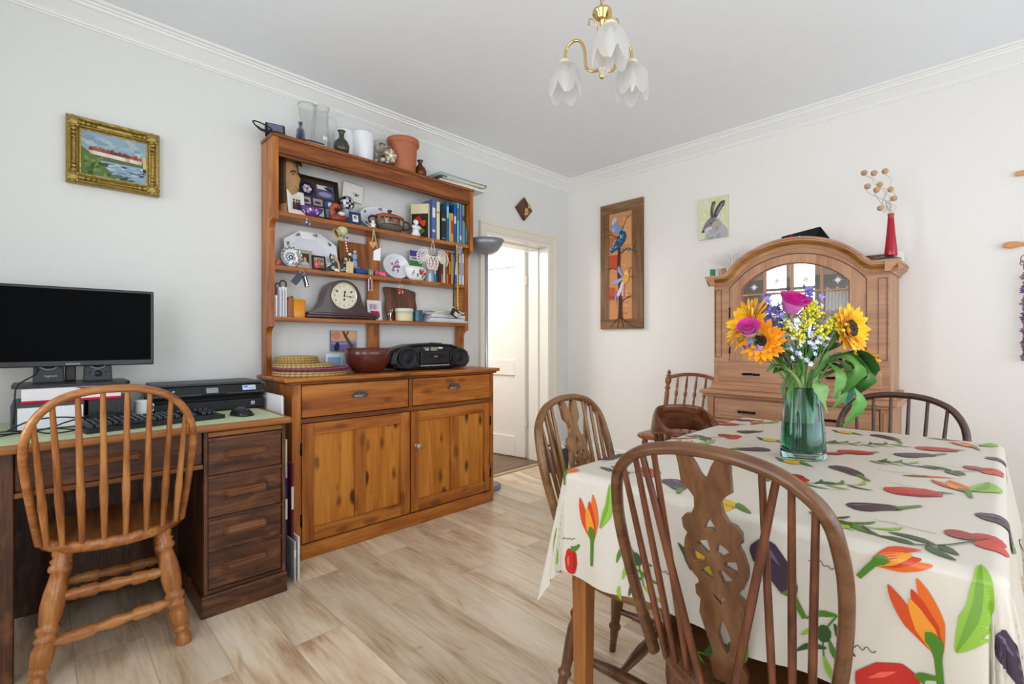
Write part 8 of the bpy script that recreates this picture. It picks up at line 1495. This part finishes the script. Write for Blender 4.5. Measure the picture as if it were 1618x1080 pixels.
# ================================================================ things on the arched cabinet
for lab, y, c, c2 in (('green glass tealight holder at the end of the cabinet top', -1.490, '3c8c64', None), ('frosted white tealight holder in the middle of three on the cabinet top', -1.526, 'c8ccc8', None), ('amber brown tealight holder next to the arch on the cabinet top', -1.566, 'b88458', None)):
    t = thing('tealight_holder', lab, 'candle holder', (-0.27, y, 1.5365), 0, 'tealight holders on the cabinet'); MB(c).lathe([(0, 0), (.014, 0), (.0165, .004), (.017, .062), (.0155, .062), (.0145, .008), (0, .006)], 18, cap=False).build('glass', VCG, t); MB('e8e6e0').lathe([(0, .007), (.0135, .007), (.0135, .03), (0, .03)], 14, cap=False).build('candle', VC, t)
pl = thing('feather_spray', 'spray of fine white dried grass plumes fanned out at the end of the cabinet top', 'dried grass', (-0.13, -1.575, 1.536)); MB('e4e2dc').lathe([(0, 0), (.026, 0), (.03, .01), (.022, .06), (.018, .065), (.016, .06), (0, .01)], 18, cap=False).build('holder', VCS, pl)
m = MB('e8e4dc'); rnd = random.Random(12)
for k in range(200):
    a = rnd.uniform(-1.35, 0.95); L = rnd.uniform(.15, .26); dx = rnd.uniform(-.5, .25)
    pts = [(0, 0, .03), (dx * .03, -sin(a) * L * .35 * -1, .03 + cos(a) * L * .55), (dx * L * .4, sin(a) * L * .95, .03 + max(.02, cos(a)) * L * .82)]; m.tube(crom(pts, 3), [.0015, .0014, .0014, .0013, .0012, .001, .0005], 4)
m.build('plumes', mat('dried_plume', 'f6f3ec', .8), pl)
cd_ = thing('folded_card', 'black folded card with red ribbon on the crest of the arched cabinet', 'card', (-0.24, -2.02, 1.722), radians(-90)); m = MB('1c1c20'); m.loft([[(-.11, -.05, 0), (.09, -.05, .0), (.105, -.008, .068), (-.10, -.008, .040)], [(-.11, -.046, 0), (.09, -.046, 0), (.105, -.004, .068), (-.10, -.004, .040)]], smooth=False); m.build('front_leaf', PAPER, cd_); m = MB('1c1c20'); m.loft([[(-.11, .04, 0), (.14, .04, 0), (.105, -.004, .067), (-.10, -.004, .040)], [(-.11, .044, 0), (.144, .044, 0), (.107, 0, .067), (-.10, 0, .040)]], smooth=False); m.build('back_leaf', PAPER, cd_)
S = lambda a, b, l=0: Vector((a, -.05 + .042 * b / .054 - .0012, b)); m = MB(); m.poly(S, [(-.02, .002), (.02, .002), (.01, .022), (.0, .026), (-.012, .02)], 'e8e8e4'); m.build('paper_cutout', PAPER, cd_); m = MB(); m.band(S, [(-.09, .003), (-.06, .02), (-.04, .04)], .008, 'b02030', 2); m.band(S, [(-.1, .012), (-.07, .012), (-.05, .03)], .005, 'b02030', 2); m.build('ribbon', PAPER, cd_)
sd = solo('dark_stone_dish', 'flat dark green stone under the red vase on the cabinet top', 'stone', MB('26332e').loft([[(rx * cos(q), ry * sin(q), z) for q in [2 * pi * k / 24 for k in range(24)]] for z, rx, ry in ((0, .04, .05), (.012, .055, .066), (.022, .05, .058), (.032, .028, .03), (.034, .002, .002))]), mat('polished_dark_stone', '26332e', .15, var=.5, bscale=40), (-0.255, -2.442, 1.5365))
rv = thing('red_vase', 'slender conical red vase on the dark stone at the end of the cabinet top', 'vase', (-0.245, -2.460, 1.5715)); MB().lathe([(0, 0), (.0285, 0), (.030, .004), (.0285, .03), (.0205, .12), (.0145, .2), (.0135, .222), (.0165, .23), (.015, .232), (.011, .222), (.011, .19), (0, .18)], 28, cap=False).build('body', mat('crimson_glass', 'a80c22', .14, spec=.6), rv)
for k, (y, z, dx) in enumerate(((-2.341, 2.057, 0), (-2.389, 2.038, -.02), (-2.433, 2.048, .02), (-2.361, 1.969, -.03), (-2.41, 1.976, .01), (-2.404, 1.938, -.04), (-2.455, 1.944, .03), (-2.474, 1.884, 0), (-2.419, 1.836, -.03))):
    t = thing('poppy_stem', 'dried poppy seed head on pale curved stem in the red vase', 'dried flower', (-0.245, -2.460, 1.5715), 0, 'dried poppies in the red vase'); h = Vector((.0 + dx, y + 2.460, z - 1.5715)); m = MB('d0c8bc'); s_ = 1 if k % 2 else -1
    m.tube(crom([(0, 0, .19), (0, 0, .235), (dx * .3, h.y * .35 - .02 * s_, lerp(.235, h.z, .4)), (dx * .8, h.y * .7 + .02 * s_, lerp(.235, h.z, .75)), h + Vector((0, .012, -.004))], 5), .0022, 6); m.build('stem', VC, t)
    M = frame_to(h, (0, 0.6 - .8 * (k % 2) * .3, 1)); m = MB('c49c74'); m.ball((0, 0, 0), (.017, .0165, .0135), 14, None, M) if False else m.lathe([(0, -.014), (.009, -.012), (.016, -.003), (.0165, .004), (.011, .011), (.013, .013), (.009, .0145), (0, .0145)], 14, M=M, cap=False); m.build('seed_head', mat('dried_seed_head', 'c09a76', .75, bump=.4, bscale=160, var=.2) if k == 0 else bpy.data.materials['dried_seed_head'], t)
o = solo('white_card', 'small white card leaning behind the red vase at the cabinet end', 'card', MB('e8e4dc').box(-.03, .03, -.002, .002, 0, .075), PAPER, (-0.14, -2.478, 1.5365), radians(-60)); o.rotation_euler = (radians(-14), 0, radians(-70))
# at the right picture edge: wooden hanger bar, spoon and beaded hanging
solo('hanger_bar', 'short wooden bar fixed high on the right wall at the picture edge', 'wooden bar', MB().box(-.012, 0, -.30, 0, 0, .024), bpy.data.materials['beech_ply'], (-0.004, -2.936, 1.948), bev=.002)
m = MB(); m.loft([[(x, y0, z + 0.0) for x, y0, z in [(-.008 + .007 * cos(q), -d_, .0 + hh * sin(q)) for q in [2 * pi * k / 14 for k in range(14)]]] for d_, hh in ((0, .002), (.008, .012), (.03, .0185), (.05, .016), (.075, .009), (.12, .006), (.30, .006), (.302, .001))]); solo('wooden_spoon', 'wooden spoon hung crosswise on the right wall at the picture edge', 'spoon', m, bpy.data.materials['beech_ply'], (-0.012, -2.887, 1.598))
wh = thing('beaded_hanging', 'narrow purple beaded hanging on the right wall below the wooden spoon', 'wall hanging', (-0.03, -2.972, 1.5)); m = MB('7c5c9c'); rnd = random.Random(1)
for k in range(46): m.ball((0, rnd.uniform(-.006, .006), -.05 - .0098 * k), (.006, .016 + .006 * sin(k * .9), .006), 7, rnd.choice(['6c4c94', '8c6cac', '4c3c6c', 'b07848', '7c5c9c', '5c4c5c']))
m.build('beads', VCG, wh)
for k in range(3): m = MB('7c4c44'); a = (0, .7, -.7)[k]; m.tube([(0, .010 * cos(q) * (1 + .8 * (k == 0)) * (.8 if k else 1) + .012 * (k == 1) , .022 * sin(q) * (.5 if k == 1 else 1) + .02 * (1 - k)) for q in [2 * pi * i / 16 for i in range(16)]], .0022, 6, closed=True); m.build('wire_loop', VCS, wh)
MB('a8a0a0').tube([(0, 0, .45), (0, 0, .04)], .001, 5).tube([(0, 0, 0), (0, 0, -.05)], .0012, 5).build('cord', VC, wh)
# waste basket by the right wall, seen through the wheelback chair
wb_ = thing('waste_basket', 'dark grey basket on the floor by the corner, seen through the wheelback chair', 'basket', (-0.42, -0.20, 0)); MB('34323a').loft([[(x * k, y * k, z) for x, y in rrect(.22, .2, .05, 5)] for k, z in ((.86, 0), (1.0, .2), (.96, .2), (.84, .02))]).build('basket', VC, wb_); MB('c8a89c').ball((0, 0, .17), (.08, .07, .045), 10).ball((.03, -.03, .19), (.05, .05, .03), 8, 'e4e0e0').build('waste_paper', PAPER, wb_)
